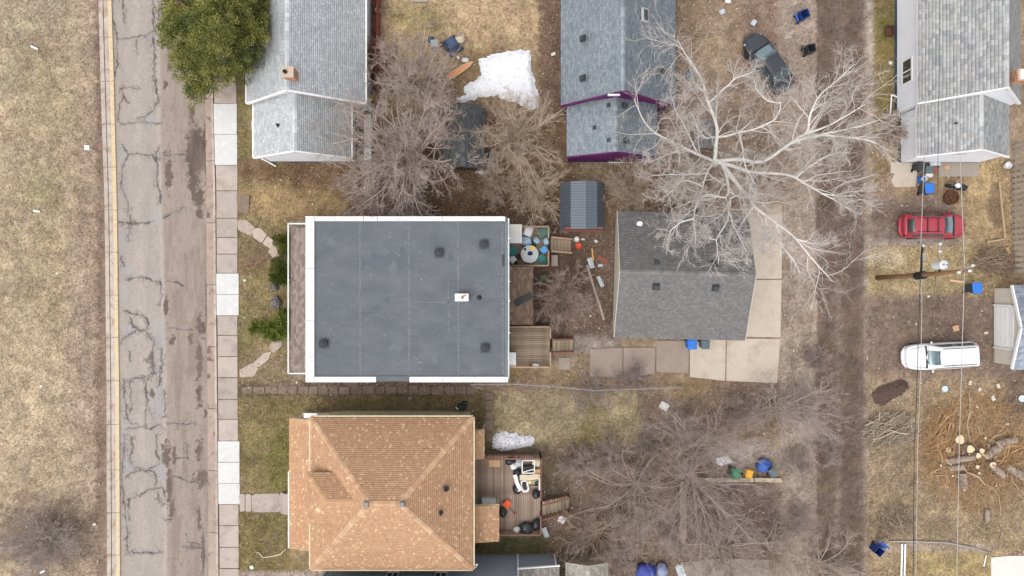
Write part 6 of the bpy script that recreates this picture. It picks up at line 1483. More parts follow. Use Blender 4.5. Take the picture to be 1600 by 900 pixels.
mpr = M('red_car_paint', C(172, 58, 72), var=.07, sc=1.5, rough=.38, coat=.3, spec=.35, c2=C(166, 76, 82), sc2=2.5, lo=.5, hi=.7)
car('red_suv', 'red estate SUV with roof cross bars parked on the dirt by the alley', 'car', 1462.7, 352.5, 1.0, 0, 4.35, 1.76,
    [(-2.17, .50, .80, .86), (-2.12, .74, .95, .98), (-1.9, .84, 1.0, 1.03), (-1.0, .88, 1.0, 1.05), (0, .88, .99, 1.04), (.75, .87, .98, 1.03), (1.5, .85, .92, 1.0), (1.95, .76, .82, .90), (2.12, .56, .70, .76), (2.17, .40, .6, .64)],
    dict(zb=1.0, zr=1.56, hb=.80, hr=.60, w0=1.18, w1=.22, r1=-1.78, r0=-2.02, n=3, mir=mpr), mpr, rails=True, bars=(-.22, -.95))
mpw = M('white_car_paint', C(238, 239, 240), var=.05, sc=1, rough=.35, coat=.25, c2=C(222, 220, 214), sc2=2, lo=.56, hi=.7)
car('white_suv', 'long white SUV with black roof rails parked by the cream garage', 'car', 1473.9, 556.5, 1.0, 183, 4.8, 1.82,
    [(-2.46, .60, .85, .92), (-2.42, .80, 1.05, 1.08), (-2.2, .90, 1.1, 1.12), (-1.2, .93, 1.1, 1.13), (0, .93, 1.08, 1.12), (.8, .92, 1.06, 1.12), (1.6, .92, 1.02, 1.10), (2.2, .84, .92, 1.0), (2.42, .66, .78, .84), (2.47, .48, .64, .68)],
    dict(zb=1.09, zr=1.78, hb=.84, hr=.70, w0=1.18, w1=.62, r1=-1.98, r0=-2.3, n=4, mir=mpw), mpw, rails=True, bump_mat=mpw)
mpb = M('dark_car_paint', C(64, 66, 72), var=.08, sc=1, rough=.32, coat=.35)
car('dark_sedan', 'dark grey saloon car parked at an angle under the white-limbed tree', 'car', 1202, 97, .8, 124.5, 4.5, 1.8,
    [(-2.22, .50, .72, .78), (-2.16, .72, .86, .90), (-1.85, .84, .93, .97), (-1.0, .89, .93, .97), (0, .90, .92, .96), (.7, .89, .90, .95), (1.4, .87, .84, .92), (1.9, .78, .76, .83), (2.15, .58, .66, .71), (2.22, .42, .56, .6)],
    dict(zb=.92, zr=1.40, hb=.82, hr=.62, w0=1.12, w1=.20, r1=-.85, r0=-1.85, n=2, mir=mpb), mpb)

# ------------------------------------------------------------------ wheelie bins
def mcol(name, c, **k): return M(name, C(*c), var=.08, sc=3, rough=.55, **k)
BLUE = mcol('blue_plastic', (54, 122, 214)); BLUED = mcol('dull_blue_plastic', (68, 104, 178)); GREENP = mcol('green_plastic', (30, 124, 88)); YEL = mcol('yellow_plastic', (238, 178, 52)); GREYP = mcol('grey_plastic', (98, 112, 118)); NAVY = mcol('navy_plastic', (38, 66, 128)); BLKP = mcol('charcoal_plastic', (62, 64, 68)); BINB = mcol('bin_body', (64, 72, 80))
def wheelie(label, px, py, rz, lid, body, z=.9, open_=False, s=1.0, group=None):
    p = at(px, py, z); o = thing('wheelie_bin', label, 'bin', (p.x, p.y, 0), R(rz), group)
    b = MB(); h = 1.0 * s; w_, d = .56 * s, .62 * s
    outer = [(-.42, -.40), (.42, -.40), (.42, .40), (-.42, .40)]; 
    bot = [Vector((x * w_, y * d, .06)) for x, y in outer]; top = [Vector((x * w_ * 1.22, y * d * 1.22, h)) for x, y in outer]
    ti = [Vector((v.x * .88, v.y * .88, h)) for v in top]; bi = [Vector((v.x * .85, v.y * .85, .15)) for v in bot]
    b.add(bot + top + ti + bi, ((3, 2, 1, 0), (0, 1, 5, 4), (1, 2, 6, 5), (2, 3, 7, 6), (3, 0, 4, 7), (4, 5, 9, 8), (5, 6, 10, 9), (6, 7, 11, 10), (7, 4, 8, 11), (9, 13, 12, 8)[::-1], (10, 14, 13, 9)[::-1], (11, 15, 14, 10)[::-1], (8, 12, 15, 11)[::-1], (12, 13, 14, 15)))
    b.build('bin_body', body, o, local=True)
    lw, ld = w_ * 1.1, d * 1.12
    def lidP(dz, k): return [Vector((x * lw * k, y * ld * k, dz)) for x, y in ((-.5, -.5), (.5, -.5), (.5, .5), (-.5, .5))]
    b = MB(); P = lidP(0, 1) + lidP(.05, 1.0); b.hexa(P); b.hexa(lidP(.05, .92) + lidP(.09, .78)); lo_ = b.build('lid', lid, o, local=True)
    for x in (-.2, .2): 
        b2 = MB(); b2.bar((x * lw * 1.2, -ld * .34, .095), (x * lw * 1.2, ld * .34, .095), .03, .025); b2.build('lid_rib', lid, lo_, local=True)
    if open_: lo_.location = (0, -ld * .98, h * .78); lo_.rotation_euler = (R(118), 0, 0); lo_.location = (0, -d * .5 - .18, h * .82)
    else: lo_.location = (0, 0, h + .005)
    b = MB(); b.tube([(-.24 * s, -d * .56, h - .06), (-.24 * s, -d * .66, h + .0), (.24 * s, -d * .66, h + .0), (.24 * s, -d * .56, h - .06)], .018, 6); b.build('handle', body, o, local=True)
    for sd in (-1, 1):
        V = []; n = 12
        for y_ in (-.03, .03):
            for k in range(n): a = 2 * math.pi * k / n; V.append((sd * w_ * .5 + y_, -d * .42 + .12 * math.cos(a), .12 + .12 * math.sin(a)))
        b = MB(); b.add(V, [(k, (k + 1) % n, n + (k + 1) % n, n + k) for k in range(n)] + [tuple(range(n))[::-1], tuple(range(n, 2 * n))]); b.build('wheel', mtyre, o, local=True)
    return o
wheelie('bright blue wheelie bin against the south wall of the charcoal garage', 1081, 538, 180, BLUE, BLUE, .9)
wheelie('dark grey wheelie bin next to the blue one at the garage wall', 1102, 538, 180, GREYP, GREYP, .9, s=.92)
wheelie('blue-lidded wheelie bin on the dirt above the red SUV', 1452, 294, 4, BLUE, BINB, 1.0)
wheelie('large bright blue wheelie bin between the brush pile and the cream garage', 1527, 450, 3, BLUE, BINB, 1.1, s=1.08)
wheelie('green-lidded wheelie bin on the old foundation wall', 1150, 740, 2, GREENP, BINB, 1.0)
wheelie('yellow wheelie bin between the green one and the blue bundle', 1171.5, 741, -14, YEL, YEL, .9, s=.78)
wheelie('small grey wheelie bin at the right end of the foundation wall', 1208, 739, 20, GREYP, GREYP, .8, s=.8)
wheelie('dark blue wheelie bin with paler open lid at the bottom of the alley', 1374, 862, 140, BLUED, NAVY, .9, open_=True, s=.95)
wheelie('open dark wheelie bin with blue lid hanging back, beside the alley at the top', 1257, 22, -70, BLUE, NAVY, .9, open_=True)
wheelie('open charcoal wheelie bin beside the alley, right of the dark car', 1268, 75, -80, BLKP, BLKP, .9, open_=True, s=.95)
wheelie('black wheelie bin against the gable of the right-hand white house', 1440, 259, 0, BLKP, BLKP, .9, s=.8)

# ------------------------------------------------------------------ utility pole and wires
UP = thing('utility_pole', 'tall wooden utility pole with transformer beside the alley', 'utility pole', at(1371, 434))
xb, yb = at(1371, 434).x, at(1371, 434).y; ytop = yb + .25
mpole = M('pole_wood', C(142, 108, 78), var=.2, sc=4, rough=.9, bump=.3, stretch=(6, 6, .6)); mxarm = M('grey_arm', C(170, 158, 148), var=.12, rough=.8)
b = MB(); b.tube([(xb, yb, -.2), (xb, yb + .05, 3), (xb, yb + .15, 6.5), (xb, ytop, 9.7)], [.17, .16, .14, .11], 12); b.build('pole', mpole, UP, smooth=True)
b = MB(); b.lathe((xb - .05, yb + .66, 6.7), [(.22, 0), (.27, .04), (.27, .8), (.28, .86), (.2, .93), (.05, .96)], 16); tr_ = b.build('transformer', M('pale_grey_steel', C(222, 226, 226), var=.05, rough=.45), UP, smooth=False)
for dx in (-.12, .12): b = MB(); b.lathe((xb - .05 + dx, yb + .66, 7.62), [(.04, 0), (.06, .05), (.035, .09), (.055, .13), (.03, .2)], 8); b.build('bushing', mxarm, tr_)
b = MB(); b.bar((xb, yb + .12, 7.1), (xb - .05, yb + .45, 7.1), .1); b.build('bracket', mblk, UP)
b = MB(); b.bar((xb, yb + .1, 5.15), (xb + .02, yb + 2.0, 5.3), .1); b.build('service_arm', mblk, UP)
b = MB(); b.box((xb + .05, yb + 1.25, 5.42), (.2, .5, .14)); b.build('street_lamp_box', mxarm, UP, bevel=.02)
b = MB(); b.tube([(xb, yb + .05, 4.7), (xb, yb + .1, 5.5)], .26, 10); b.build('cable_box', mblk, UP)
b = MB(); b.bar((xb + .05, yb + .25, 6.9), (xb + .05, yb + 2.0, 6.95), .07); b.build('crossarm', mxarm, UP)
b = MB(); b.bar((xb - .4, ytop - .1, 9.25), (xb + .5, ytop + .35, 9.25), .1); b.build('crossarm', mxarm, UP)
for (x_, y_, z_) in ((xb, ytop, 9.7), (xb - .35, ytop - .08, 9.3), (xb + .45, ytop + .32, 9.3), (xb + .05, yb + 1.95, 6.95), (xb + .05, yb + 1.5, 6.95), (xb + .02, yb + 1.95, 5.33)):
    b = MB(); b.lathe((x_, y_, z_), [(.04, 0), (.09, .05), (.05, .09), (.08, .14), (.03, .22)], 10); b.build('insulator', M('porcelain', C(224, 226, 226), rough=.3), UP)
mwire_w = M('pale_cable', C(184, 178, 174), var=.08, sc=2, rough=.6); mwire_d = M('black_cable', C(56, 54, 54), var=.1, rough=.6)
GW = 'overhead wires along the alley poles'
def wire(label, pts, r, mat):
    b = MB(); b.tube([at(*p) for p in pts], r, 6); tag(b.build('overhead_wire', mat), label, 'wire', GW)
wire('pale overhead wire crossing the right-hand grey roof, leftmost above the utility pole', [(1450.5, -40, 5.5), (1447, 150, 5.3), (1443.5, 260, 5.2), (1438.5, 388, 5.3)], .02, mwire_w)
wire('dark dashed overhead wire in the middle of the right-hand grey roof', [(1469.5, -40, 7.0), (1466.5, 150, 6.9), (1465.5, 260, 6.85), (1466, 384, 7.0)], .011, mwire_d)
wire('pale overhead wire on the right, running from top to bottom over both parked SUVs', [(1494, -40, 9.2), (1497.5, 150, 9.1), (1500.5, 250, 9.1), (1507, 420, 9.45), (1503.5, 540, 9.2), (1499, 690, 9.0), (1494, 940, 9.0)], .02, mwire_w)
wire('dark overhead cable from the pole down over the bonnet of the white SUV', [(1438, 428, 5.2), (1434.5, 540, 5.0), (1431.5, 640, 4.9), (1428.5, 700, 4.9), (1426.5, 940, 4.9)], .022, mwire_d)
wire('pale overhead cable beside the dark one, crossing the white SUV', [(1439.5, 428, 5.3), (1440.5, 480, 5.2), (1438.5, 580, 5.1), (1434, 690, 5.0), (1430.5, 940, 5.0)], .018, mwire_w)
wire('thin slack dark wire dropping from the transformer to the dirt drive', [(1463, 420, 6.8), (1459, 470, 5.5), (1454, 520, 3.5), (1450, 545, 1.6)], .01, mwire_d)
# ------------------------------------------------------------------ small things
def blob_mb(rx, ry, rz, amp, seed, sub=3, freq=2.2, flat=True):
    bm = bmesh.new(); bmesh.ops.create_icosphere(bm, subdivisions=sub, radius=1)
    for v in bm.verts:
        n = mnoise.noise(v.co * freq + Vector((seed * 7.3, seed * 3.1, 0))) + .5 * mnoise.noise(v.co * freq * 2.7 + Vector((seed, 0, 9)))
        v.co *= 1 + amp * n
        v.co = Vector((v.co.x * rx, v.co.y * ry, max(v.co.z, -.75 if flat else -9) * rz + rz * (.75 if flat else 0)))
    V = [v.co.copy() for v in bm.verts]; F = [tuple(v.index for v in f.verts) for f in bm.faces]; bm.free(); return V, F
mbag = M('black_bag_plastic', C(44, 47, 52), var=.25, sc=5, rough=.32, bump=.8, bsc=12, spec=.5)
mbagw = M('white_bag_plastic', C(232, 230, 226), var=.08, sc=5, rough=.5, bump=.6, bsc=14)
mwp = M('white_plastic', C(242, 242, 240), var=.04, sc=3, rough=.4)
mpap = M('crumpled_white', C(226, 224, 218), var=.1, sc=5, rough=.8)
mcard = M('cardboard', C(206, 166, 126), var=.1, sc=4, rough=.9)
mbeige = M('beige_board', C(218, 202, 176), var=.1, sc=3, rough=.8)
morg = M('orange_plastic', C(240, 92, 44), var=.08, sc=3, rough=.5)
mteal = M('teal_fabric', C(70, 134, 128), var=.14, sc=6, rough=.8); mgreenf = M('green_mesh', C(92, 128, 116), var=.16, sc=8, rough=.8)
mpblue = M('pale_blue_plastic', C(176, 202, 222), var=.1, sc=5, rough=.5); mcush = M('blue_cushion', C(98, 166, 226), var=.06, sc=5, rough=.85)
mglass = M('table_glass', C(182, 190, 186), var=.08, sc=3, rough=.12, spec=.6); mstone = M('grey_boulder', C(128, 122, 120), var=.2, sc=4, rough=.9, bump=.8, bsc=9, c2=C(92, 86, 84), sc2=5)
mrust = M('rusty_iron', C(110, 78, 62), var=.2, sc=6, rough=.9); mwood = M('raw_board', C(182, 156, 126), var=.15, sc=4, rough=.85, stretch=(1, 8, 8))
mgw = M('grey_board', C(168, 156, 144), var=.15, sc=4, rough=.9, stretch=(8, 1, 8)); mred_ = M('faded_red_board', C(150, 90, 80), var=.12, rough=.8)
mtarp = M('navy_tarp', C(70, 88, 116), var=.12, sc=3, rough=.5, bump=.7, bsc=7); mtarpg = M('pale_grey_tarp', C(192, 198, 202), var=.1, sc=4, rough=.6, bump=.7, bsc=9)
mbrush = M('brush_wood', (1, 1, 1), var=.15, sc=5, rough=.95, attr=True)

def bag(label, px, py, z, r, mat, seed, name='trash_bag', cat='trash bag', e=1.0, rz=0, group=None):
    p = at(px, py, z + r * .5); o = thing(name, label, cat, (p.x, p.y, z), R(rz), group)
    b = MB(); V, F = blob_mb(r * e, r, r * .75, .28, seed); b.add(V, F); b.build('bag', mat, o, local=True, smooth=True)
    b = MB(); b.lathe((r * .15, r * .1, r * 1.12), [(r * .22, -.04), (r * .1, .02), (r * .16, .09), (r * .2, .12), (.01, .1)], 9); b.build('knot', mat, o, local=True, smooth=True); return o
def sheet(label, name, cat, px, py, z, w_, d, rz, mat, amp=.03, seed=0, th=.012, n=7, group=None):
    w_, d = (w_ * .82, d * .82) if cat == 'litter' else (w_, d)
    p = at(px, py, z); b = MB(); V = []
    m = Matrix.Rotation(R(rz), 3, 'Z')
    for t in (0, 1):
        for j in range(n):
            for i in range(n):
                u, v = i / (n - 1) - .5, j / (n - 1) - .5; e = 1 + .06 * mnoise.noise(Vector((u * 5 + seed, v * 5, 3)))
                V.append(p + m @ Vector((u * w_ * e, v * d * e, .02 + amp + amp * mnoise.noise(Vector((u * 4 + seed * 3.7, v * 4, seed))) + th * t)))
    k = n * n; F = []
    for j in range(n - 1):
        for i in range(n - 1): a = j * n + i; F += [(a, a + n, a + n + 1, a + 1), (k + a, k + a + 1, k + a + n + 1, k + a + n)]
    for i in range(n - 1): F += [(i, i + 1, k + i + 1, k + i), ((n - 1) * n + i + 1, (n - 1) * n + i, k + (n - 1) * n + i, k + (n - 1) * n + i + 1), ((i + 1) * n, i * n, k + i * n, k + (i + 1) * n), (i * n + n - 1, (i + 1) * n + n - 1, k + (i + 1) * n + n - 1, k + i * n + n - 1)]
    b.add(V, F); return tag(b.build(name, mat), label, cat, group)
def crate(label, name, cat, px, py, z, w_, d, h, rz, mat, lidmat=None, group=None):
    """open or lidded box with walls and rim"""
    p = at(px, py, z + h); o = thing(name, label, cat, (p.x, p.y, z), R(rz), group)
    b = MB(); t = .02
    for cx, cy, sx, sy in ((0, -d / 2 + t / 2, w_, t), (0, d / 2 - t / 2, w_, t), (-w_ / 2 + t / 2, 0, t, d - 2 * t - .002), (w_ / 2 - t / 2, 0, t, d - 2 * t - .002)): b.box((cx, cy, h / 2), (sx, sy, h))
    b.box((0, 0, .02), (w_ - 2 * t - .004, d - 2 * t - .004, .03)); b.build('box', mat, o, local=True)
    if lidmat: 
        b = MB(); b.box((0, 0, h + .02), (w_ + .03, d + .03, .04)); b.box((0, 0, h + .05), (w_ * .8, d * .8, .02)); b.build('lid', lidmat, o, local=True, bevel=.01)
    return o
def plank(label, a_, c_, w_, mat, name='plank', cat='plank', z=.05, h=.04, group=None):
    b = MB(); p, q = at(*a_, z), at(*c_, z); n = 6; d = (q - p).normalized(); s = Vector((-d.y, d.x, 0)) * w_ / 2
    pts = [p.lerp(q, k / n) + s * .15 * math.sin(k * 1.7) for k in range(n + 1)]
    V = []
    for v in pts: V += [v - s + Vector((0, 0, -h / 2)), v + s + Vector((0, 0, -h / 2)), v + s + Vector((0, 0, h / 2)), v - s + Vector((0, 0, h / 2))]
    F = [(k * 4 + j, k * 4 + (j + 1) % 4, k * 4 + 4 + (j + 1) % 4, k * 4 + 4 + j) for k in range(n) for j in range(4)] + [(3, 2, 1, 0), (n * 4, n * 4 + 1, n * 4 + 2, n * 4 + 3)]
    b.add(V, F); return tag(b.build(name, mat), label, cat, group)
def bucket(label, px, py, z, r, h, mat, fill=None):
    p = at(px, py, z + h); o = thing('bucket', label, 'bucket', (p.x, p.y, z))
    b = MB(); b.lathe((0, 0, 0), [(r * .8, 0), (r, h), (r * .9, h), (r * .75, .05)], 16); b.build('pail', mat, o, local=True)
    b = MB(); b.tube([(r * math.cos(a), r * math.sin(a) * .5 + .02, h + .02 + .03 * math.sin(a)) for a in [math.pi * k / 8 for k in range(9)]], .008, 5); b.build('handle', mgalv, o, local=True)
    return o
def chair(label, px, py, z, rz, seatm, framem, s=.5, group=None):
    p = at(px, py, z + .45); o = thing('garden_chair', label, 'chair', (p.x, p.y, z), R(rz), group)
    b = MB(); b.hexa([Vector(v) for v in ((-s * .5, -s * .48, .40), (s * .5, -s * .48, .43), (s * .5, s * .48, .43), (-s * .5, s * .48, .40), (-s * .5, -s * .48, .43), (s * .5, -s * .48, .46), (s * .5, s * .48, .46), (-s * .5, s * .48, .43))]); b.build('seat', seatm, o, local=True, bevel=.015)
    b = MB(); b.hexa([Vector(v) for v in ((-s * .5, -s * .46, .46), (-s * .46, -s * .46, .46), (-s * .46, s * .46, .46), (-s * .5, s * .46, .46), (-s * .8, -s * .46, .92), (-s * .76, -s * .46, .93), (-s * .76, s * .46, .93), (-s * .8, s * .46, .92))]); b.build('backrest', seatm, o, local=True, bevel=.012)
    for x in (-1, 1):
        for y_ in (-1, 1): b = MB(); b.tube([(x * s * .52, y_ * s * .54, 0), (x * s * .46, y_ * s * .5, .42)], .015, 6); b.build('leg', framem, o, local=True)
    for y_ in (-1, 1): b = MB(); b.tube([(-s * .7, y_ * s * .54, .66), (s * .3, y_ * s * .56, .64), (s * .45, y_ * s * .54, .42)], .018, 6); b.build('armrest', framem, o, local=True)
    return o

# -- littered deck behind the flat-roofed house (deck floor at .7 m)
zd = .71
p = at(805, 365, 2.75); o = thing('door_canopy', 'flat off-white canopy fixed over the back door above the littered deck', 'canopy', (p.x, p.y, 2.6))
a_, c_ = at(796.5, 380, 2.75), at(815.5, 350.5, 2.75)
b = MB(); b.slab([(a_.x, a_.y, 2.8), (c_.x, a_.y, 2.72), (c_.x, c_.y, 2.72), (a_.x, c_.y, 2.8)], .06); b.build('panel', M('off_white_sheet', C(226, 222, 214), var=.05, sc=3, rough=.7), o)
for y_ in (a_.y + .1, c_.y - .1): b = MB(); b.bar((a_.x + .02, y_, 2.25), (c_.x - .1, y_, 2.68), .04); b.build('brace', mgalv, o)
p = at(827.5, 397, zd + .73); o = thing('patio_table', 'round glass-topped patio table in the middle of the littered deck', 'table', (p.x, p.y, zd))
b = MB(); b.lathe((0, 0, .70), [(.57, 0), (.60, .01), (.60, .03), (.57, .035)], 32); b.build('table_top', mglass, o, local=True)
b = MB(); b.tube([(.6 * math.cos(k * math.pi / 16), .6 * math.sin(k * math.pi / 16), .70) for k in range(33)], .02, 6); b.build('rim', mpblue, o, local=True)
for k in range(4): a = k * math.pi / 2 + .6; b = MB(); b.tube([(.5 * math.cos(a), .5 * math.sin(a), 0), (.42 * math.cos(a), .42 * math.sin(a), .7)], .02, 6); b.build('leg', mgalv, o, local=True)
p = at(832.3, 387.6, zd + .8); b = MB(); b.lathe((p.x, p.y, zd + .74), [(.09, 0), (.15, .02), (.16, .05), (.13, .04), (.05, .035), (.03, .05)], 18); tag(b.build('plate', M('yellow_glaze', C(246, 212, 84), rough=.4)), 'yellow round dish on the glass patio table', 'dish')
p = at(828.5, 396, zd + .85); b = MB(); V, F = blob_mb(.16, .14, .1, .35, 4); b.add([v + Vector((p.x, p.y, zd + .74)) for v in V], F); tag(b.build('cloth', M('navy_cloth', C(46, 44, 92), var=.2, sc=6, rough=.8), smooth=True), 'dark navy bundle of cloth in the middle of the glass patio table', 'cloth')
p = at(820.5, 389.5, zd + .85); b = MB(); b.lathe((p.x, p.y, zd + .74), [(.07, 0), (.09, .1), (.09, .16), (.07, .16), (.06, .05)], 14); tag(b.build('flower_pot', mrust), 'small brown pot at the left of the glass patio table', 'pot')
bag('small crumpled white bag near the left rim of the glass patio table', 818.5, 398, zd + .74, .1, mbagw, 3, 'plastic_bag', 'bag')
chair('green garden chair in the top right corner of the littered deck', 849, 363, zd, 200, mgreenf, mgreenf, .6)
chair('teal garden chair at the lower right of the glass patio table', 846, 404, zd, 130, mteal, mteal, .52)
chair('teal garden chair tucked between the canopy and the glass patio table', 802, 391, zd, 60, mteal, mteal, .5)
chair('white patterned garden chair at the top left of the patio table', 825, 363, zd, 250, mwp, mwp, .5)
p = at(850, 390, zd + .6); b = MB(); V, F = blob_mb(.3, .3, .1, .0, 1, 2)
o = thing('cushion', 'bright blue square cushion tilted beside the glass patio table', 'cushion', (p.x, p.y, zd + .48), R(38)); b = MB(); b.box((0, 0, .06), (.44, .44, .1)); b.build('pad', mcush, o, local=True, bevel=.04)
b = MB(); b.tube([(-.22, -.22, .06), (.22, -.22, .06), (.22, .22, .06), (-.22, .22, .06), (-.22, -.22, .06)], .014, 5); b.build('piping', mpblue, o, local=True)
p = at(850, 390, zd + .4); o2 = thing('stool', 'low dark stool under the bright blue cushion', 'stool', (p.x, p.y, zd), R(38)); b = MB(); b.box((0, 0, .45), (.4, .4, .05)); b.build('seat', mblk, o2, local=True)
for x in (-.17, .17):
    for y_ in (-.17, .17): b = MB(); b.bar((x, y_, 0), (x, y_, .43), .04); b.build('leg', mblk, o2, local=True)
bag('large pale blue plastic bag above the glass patio table', 822, 377, zd, .38, mpblue, 11, 'plastic_bag', 'bag', 1.1)
bag('small pale blue bag beside the white patterned garden chair', 838, 376, zd, .26, mpblue, 12, 'plastic_bag', 'bag')
bag('white and blue bag at the right deck rail behind the cushion', 853, 377, zd, .27, mpblue, 13, 'plastic_bag', 'bag', .8)
bag('dark brown bag between the pale blue bags', 833, 381, zd, .24, mbag, 14, 'trash_bag', 'trash bag')
bag('black bag in the lower right corner of the littered deck', 853, 411, zd, .26, mbag, 15)
crate('small white box on the deck at the lower left, beside the gutter', 'storage_box', 'box', 801, 405, zd, .42, .42, .3, 40, mwp, mwp)
o = thing('tyre', 'black tyre lying in the lower left corner of the littered deck', 'tyre', at(802, 412, zd)); b = MB()
V = []; n, m = 18, 8
for i in range(n):
    for j in range(m): a, c_ = 2 * math.pi * i / n, 2 * math.pi * j / m; V.append(((.24 + .08 * math.cos(c_)) * math.cos(a), (.24 + .08 * math.cos(c_)) * math.sin(a), .08 + .08 * math.sin(c_)))
b.add(V, [(i * m + j, ((i + 1) % n) * m + j, ((i + 1) % n) * m + (j + 1) % m, i * m + (j + 1) % m) for i in range(n) for j in range(m)]); b.build('tread', mtyre, o, local=True, smooth=True)
crate('brown planter box on the littered deck above the black tyre', 'planter', 'planter', 808, 402, zd, .5, .3, .25, 20, mrust)
crate('weathered grey wooden box at the foot of the littered deck beside its stairs', 'wooden_box', 'box', 866.5, 407, 0, .42, .75, .4, 0, mgw, mgw)
# -- yard behind it
bucket('white bucket standing beyond the stairs of the littered deck', 901, 374, 0, .2, .3, mwp)
bucket('orange bucket just below the white one in the dirt yard', 904, 384, 0, .22, .28, morg)
plank('yellow painted board leaning in the litter beside the grey tarp strip', (925, 388), (927, 407), .1, M('yellow_board', C(222, 172, 86), rough=.7), z=.1)
plank('long thin grey plank lying diagonally across the dirt yard', (917, 414), (944, 500), .16, mgw, z=.08)
plank('faded red board half buried in the litter of the dirt yard', (935, 402), (949, 409), .3, mred_, z=.06)
sheet('torn pale grey tarp strip lying above the long plank', 'tarp', 'tarp', 923, 411, .05, .35, .75, 18, mtarpg, .06, 3)
sheet('small ragged piece of pale tarp in the middle of the dirt yard', 'tarp', 'tarp', 938, 440, .04, .26, .8, 24, mtarpg, .05, 5)
sheet('pale plastic scrap right of the torn grey tarp strip', 'plastic_scrap', 'litter', 938, 415, .04, .42, .22, 8, mtarpg, .03, 6)
sheet('white paper scrap near the corner of the metal shed', 'paper_scrap', 'litter', 931, 377, .03, .3, .2, -30, mpap, .03, 7)
sheet('white rag just right of the white bucket', 'rag', 'litter', 911, 374, .03, .3, .16, -10, mpap, .04, 8)
crate('green plastic crate at the edge of the brown porch roof', 'crate', 'crate', 849.5, 434, 0, .5, .42, .3, 14, M('olive_green_plastic', C(112, 132, 84), rough=.6))
sheet('dark concrete landing slab under the stairs of the bare deck', 'landing_slab', 'slab', 882, 568, .0, .85, .85, 0, maprd, .004, 9, .05)
sheet('white plastic bag lying on the bare weathered deck', 'plastic_bag', 'bag', 837, 570.5, .73, .42, .2, -4, mwp, .05, 10, .03)
p = at(801, 562, 1.2); o = thing('storage_chest', 'white storage chest against the wall on the bare weathered deck', 'chest', (p.x, p.y, .7)); b = MB(); b.box((0, 0, .35), (.42, 1.0, .68)); b.build('chest', mwp, o, local=True, bevel=.02); b = MB(); b.box((0, 0, .72), (.46, 1.05, .06)); b.build('lid', mwhite, o, local=True, bevel=.015)

# -- brown deck of the orange-roofed house (floor at .8 m)
zd = .81
sheet('square of tan cardboard on the brown deck near the back door', 'cardboard', 'cardboard', 772.5, 724, zd, .78, .46, 0, mcard, .008, 1, .03)
for i, (lb, px, py, r, e, rz) in enumerate((('black trash bag against the top rail of the brown deck', 797, 721, .27, 1.2, 10), ('black trash bag left of the dark box, behind the white panel', 808, 738, .27, 1, 0), ('black trash bag beside the white plastic seat shell', 808, 764, .34, .9, 20), ('round black trash bag alone near the right rail of the brown deck', 837.5, 772, .33, .85, 0),
    ('black trash bag next to the orange snow shovel', 785.5, 800, .34, .8, 15), ('large black trash bag in the middle of the bottom rail of the brown deck', 823, 825, .42, 1.2, -8), ('tall black trash bag in the bottom right corner of the brown deck', 838, 819, .40, .8, 0))):
    bag(lb, px, py, zd, r, mbag, 20 + i, e=e, rz=rz)
bag('white trash bag on the brown deck by the top rail', 803, 728, zd, .25, mbagw, 31, e=1.1); bag('grey-white plastic bag next to the white window frame', 811, 723, zd, .28, mtarpg, 32, 'plastic_bag', 'bag', 1.0)
bag('small white bag beside the black bags at the bottom rail of the deck', 808, 827, zd, .2, mbagw, 33, e=1.4)
p = at(825.5, 730, 1.5); o = thing('window_frame', 'white wooden window frame propped over junk on the brown deck', 'window frame', (p.x, p.y, 1.35)); 
for (x0_, y0_, x1_, y1_) in ((-.42, -.44, .42, -.44), (.42, -.44, .42, .44), (.42, .44, -.42, .44), (-.42, .44, -.42, -.44)): b = MB(); b.bar((x0_, y0_, .05 + .1 * y0_), (x1_, y1_, .05 + .1 * y1_), .06, .05); b.build('frame_bar', mwhite, o, local=True)
b = MB(); b.bar((-.36, -.36, .06), (.40, -.14, .10), .05); b.build('cross_bar', mwhite, o, local=True)
crate('dark box under the white window frame on the brown deck', 'storage_box', 'box', 825, 733, zd, .62, .42, .42, 4, mblk, mblk)
crate('cardboard box in the top right corner of the brown deck', 'cardboard_box', 'box', 838, 723, zd, .5, .4, .3, -20, mbeige, mbeige)
crate('small brown box below the corner cardboard box', 'cardboard_box', 'box', 840, 737, zd, .35, .35, .25, 10, mcard, mcard)
plank('wide beige board across the junk on the brown deck', (812, 746.5), (844, 745), .38, mbeige, z=1.2)
plank('narrow white board standing up beside the right rail of the brown deck', (843.5, 746), (843, 766), .12, mwhite, z=1.25)
plank('thin pale lath under the wide beige board', (814, 752), (838, 750.5), .1, mwood, z=1.1)
crate('beige crate below the wide board holding a pale yellow ball', 'crate', 'crate', 832, 756, zd, .85, .42, .35, 4, mbeige)
p = at(828, 755, 1.3); b = MB(); V, F = blob_mb(.13, .11, .09, .1, 41, 2); b.add([v + Vector((p.x, p.y, 1.0)) for v in V], F); tag(b.build('ball', M('pale_yellow', C(246, 238, 176), rough=.6), smooth=True), 'pale yellow ball in the beige crate on the brown deck', 'ball')
bucket('dark green bucket right of the pale yellow ball on the brown deck', 838, 757, zd + .2, .14, .3, M('dark_green', C(66, 88, 78), rough=.6))
plank('long white panel leaning diagonally over the black bags on the deck', (804, 742), (812.5, 767), .26, mwp, 'panel', 'panel', 1.25, .06)
p = at(820, 760, 1.2); o = thing('plastic_shell', 'white plastic seat shell with dark oval opening on the brown deck', 'seat', (p.x, p.y, zd), R(12))
b = MB(); n = 20; V = []
for r0_, r1_, z in ((.34, .44, .22), (.36, .46, .3), (.22, .32, .32), (.2, .3, .24)):
    for k in range(n): a = 2 * math.pi * k / n; V.append((r0_ * math.copysign(abs(math.cos(a)) ** .7, math.cos(a)) * .8, r1_ * math.copysign(abs(math.sin(a)) ** .7, math.sin(a)), z))
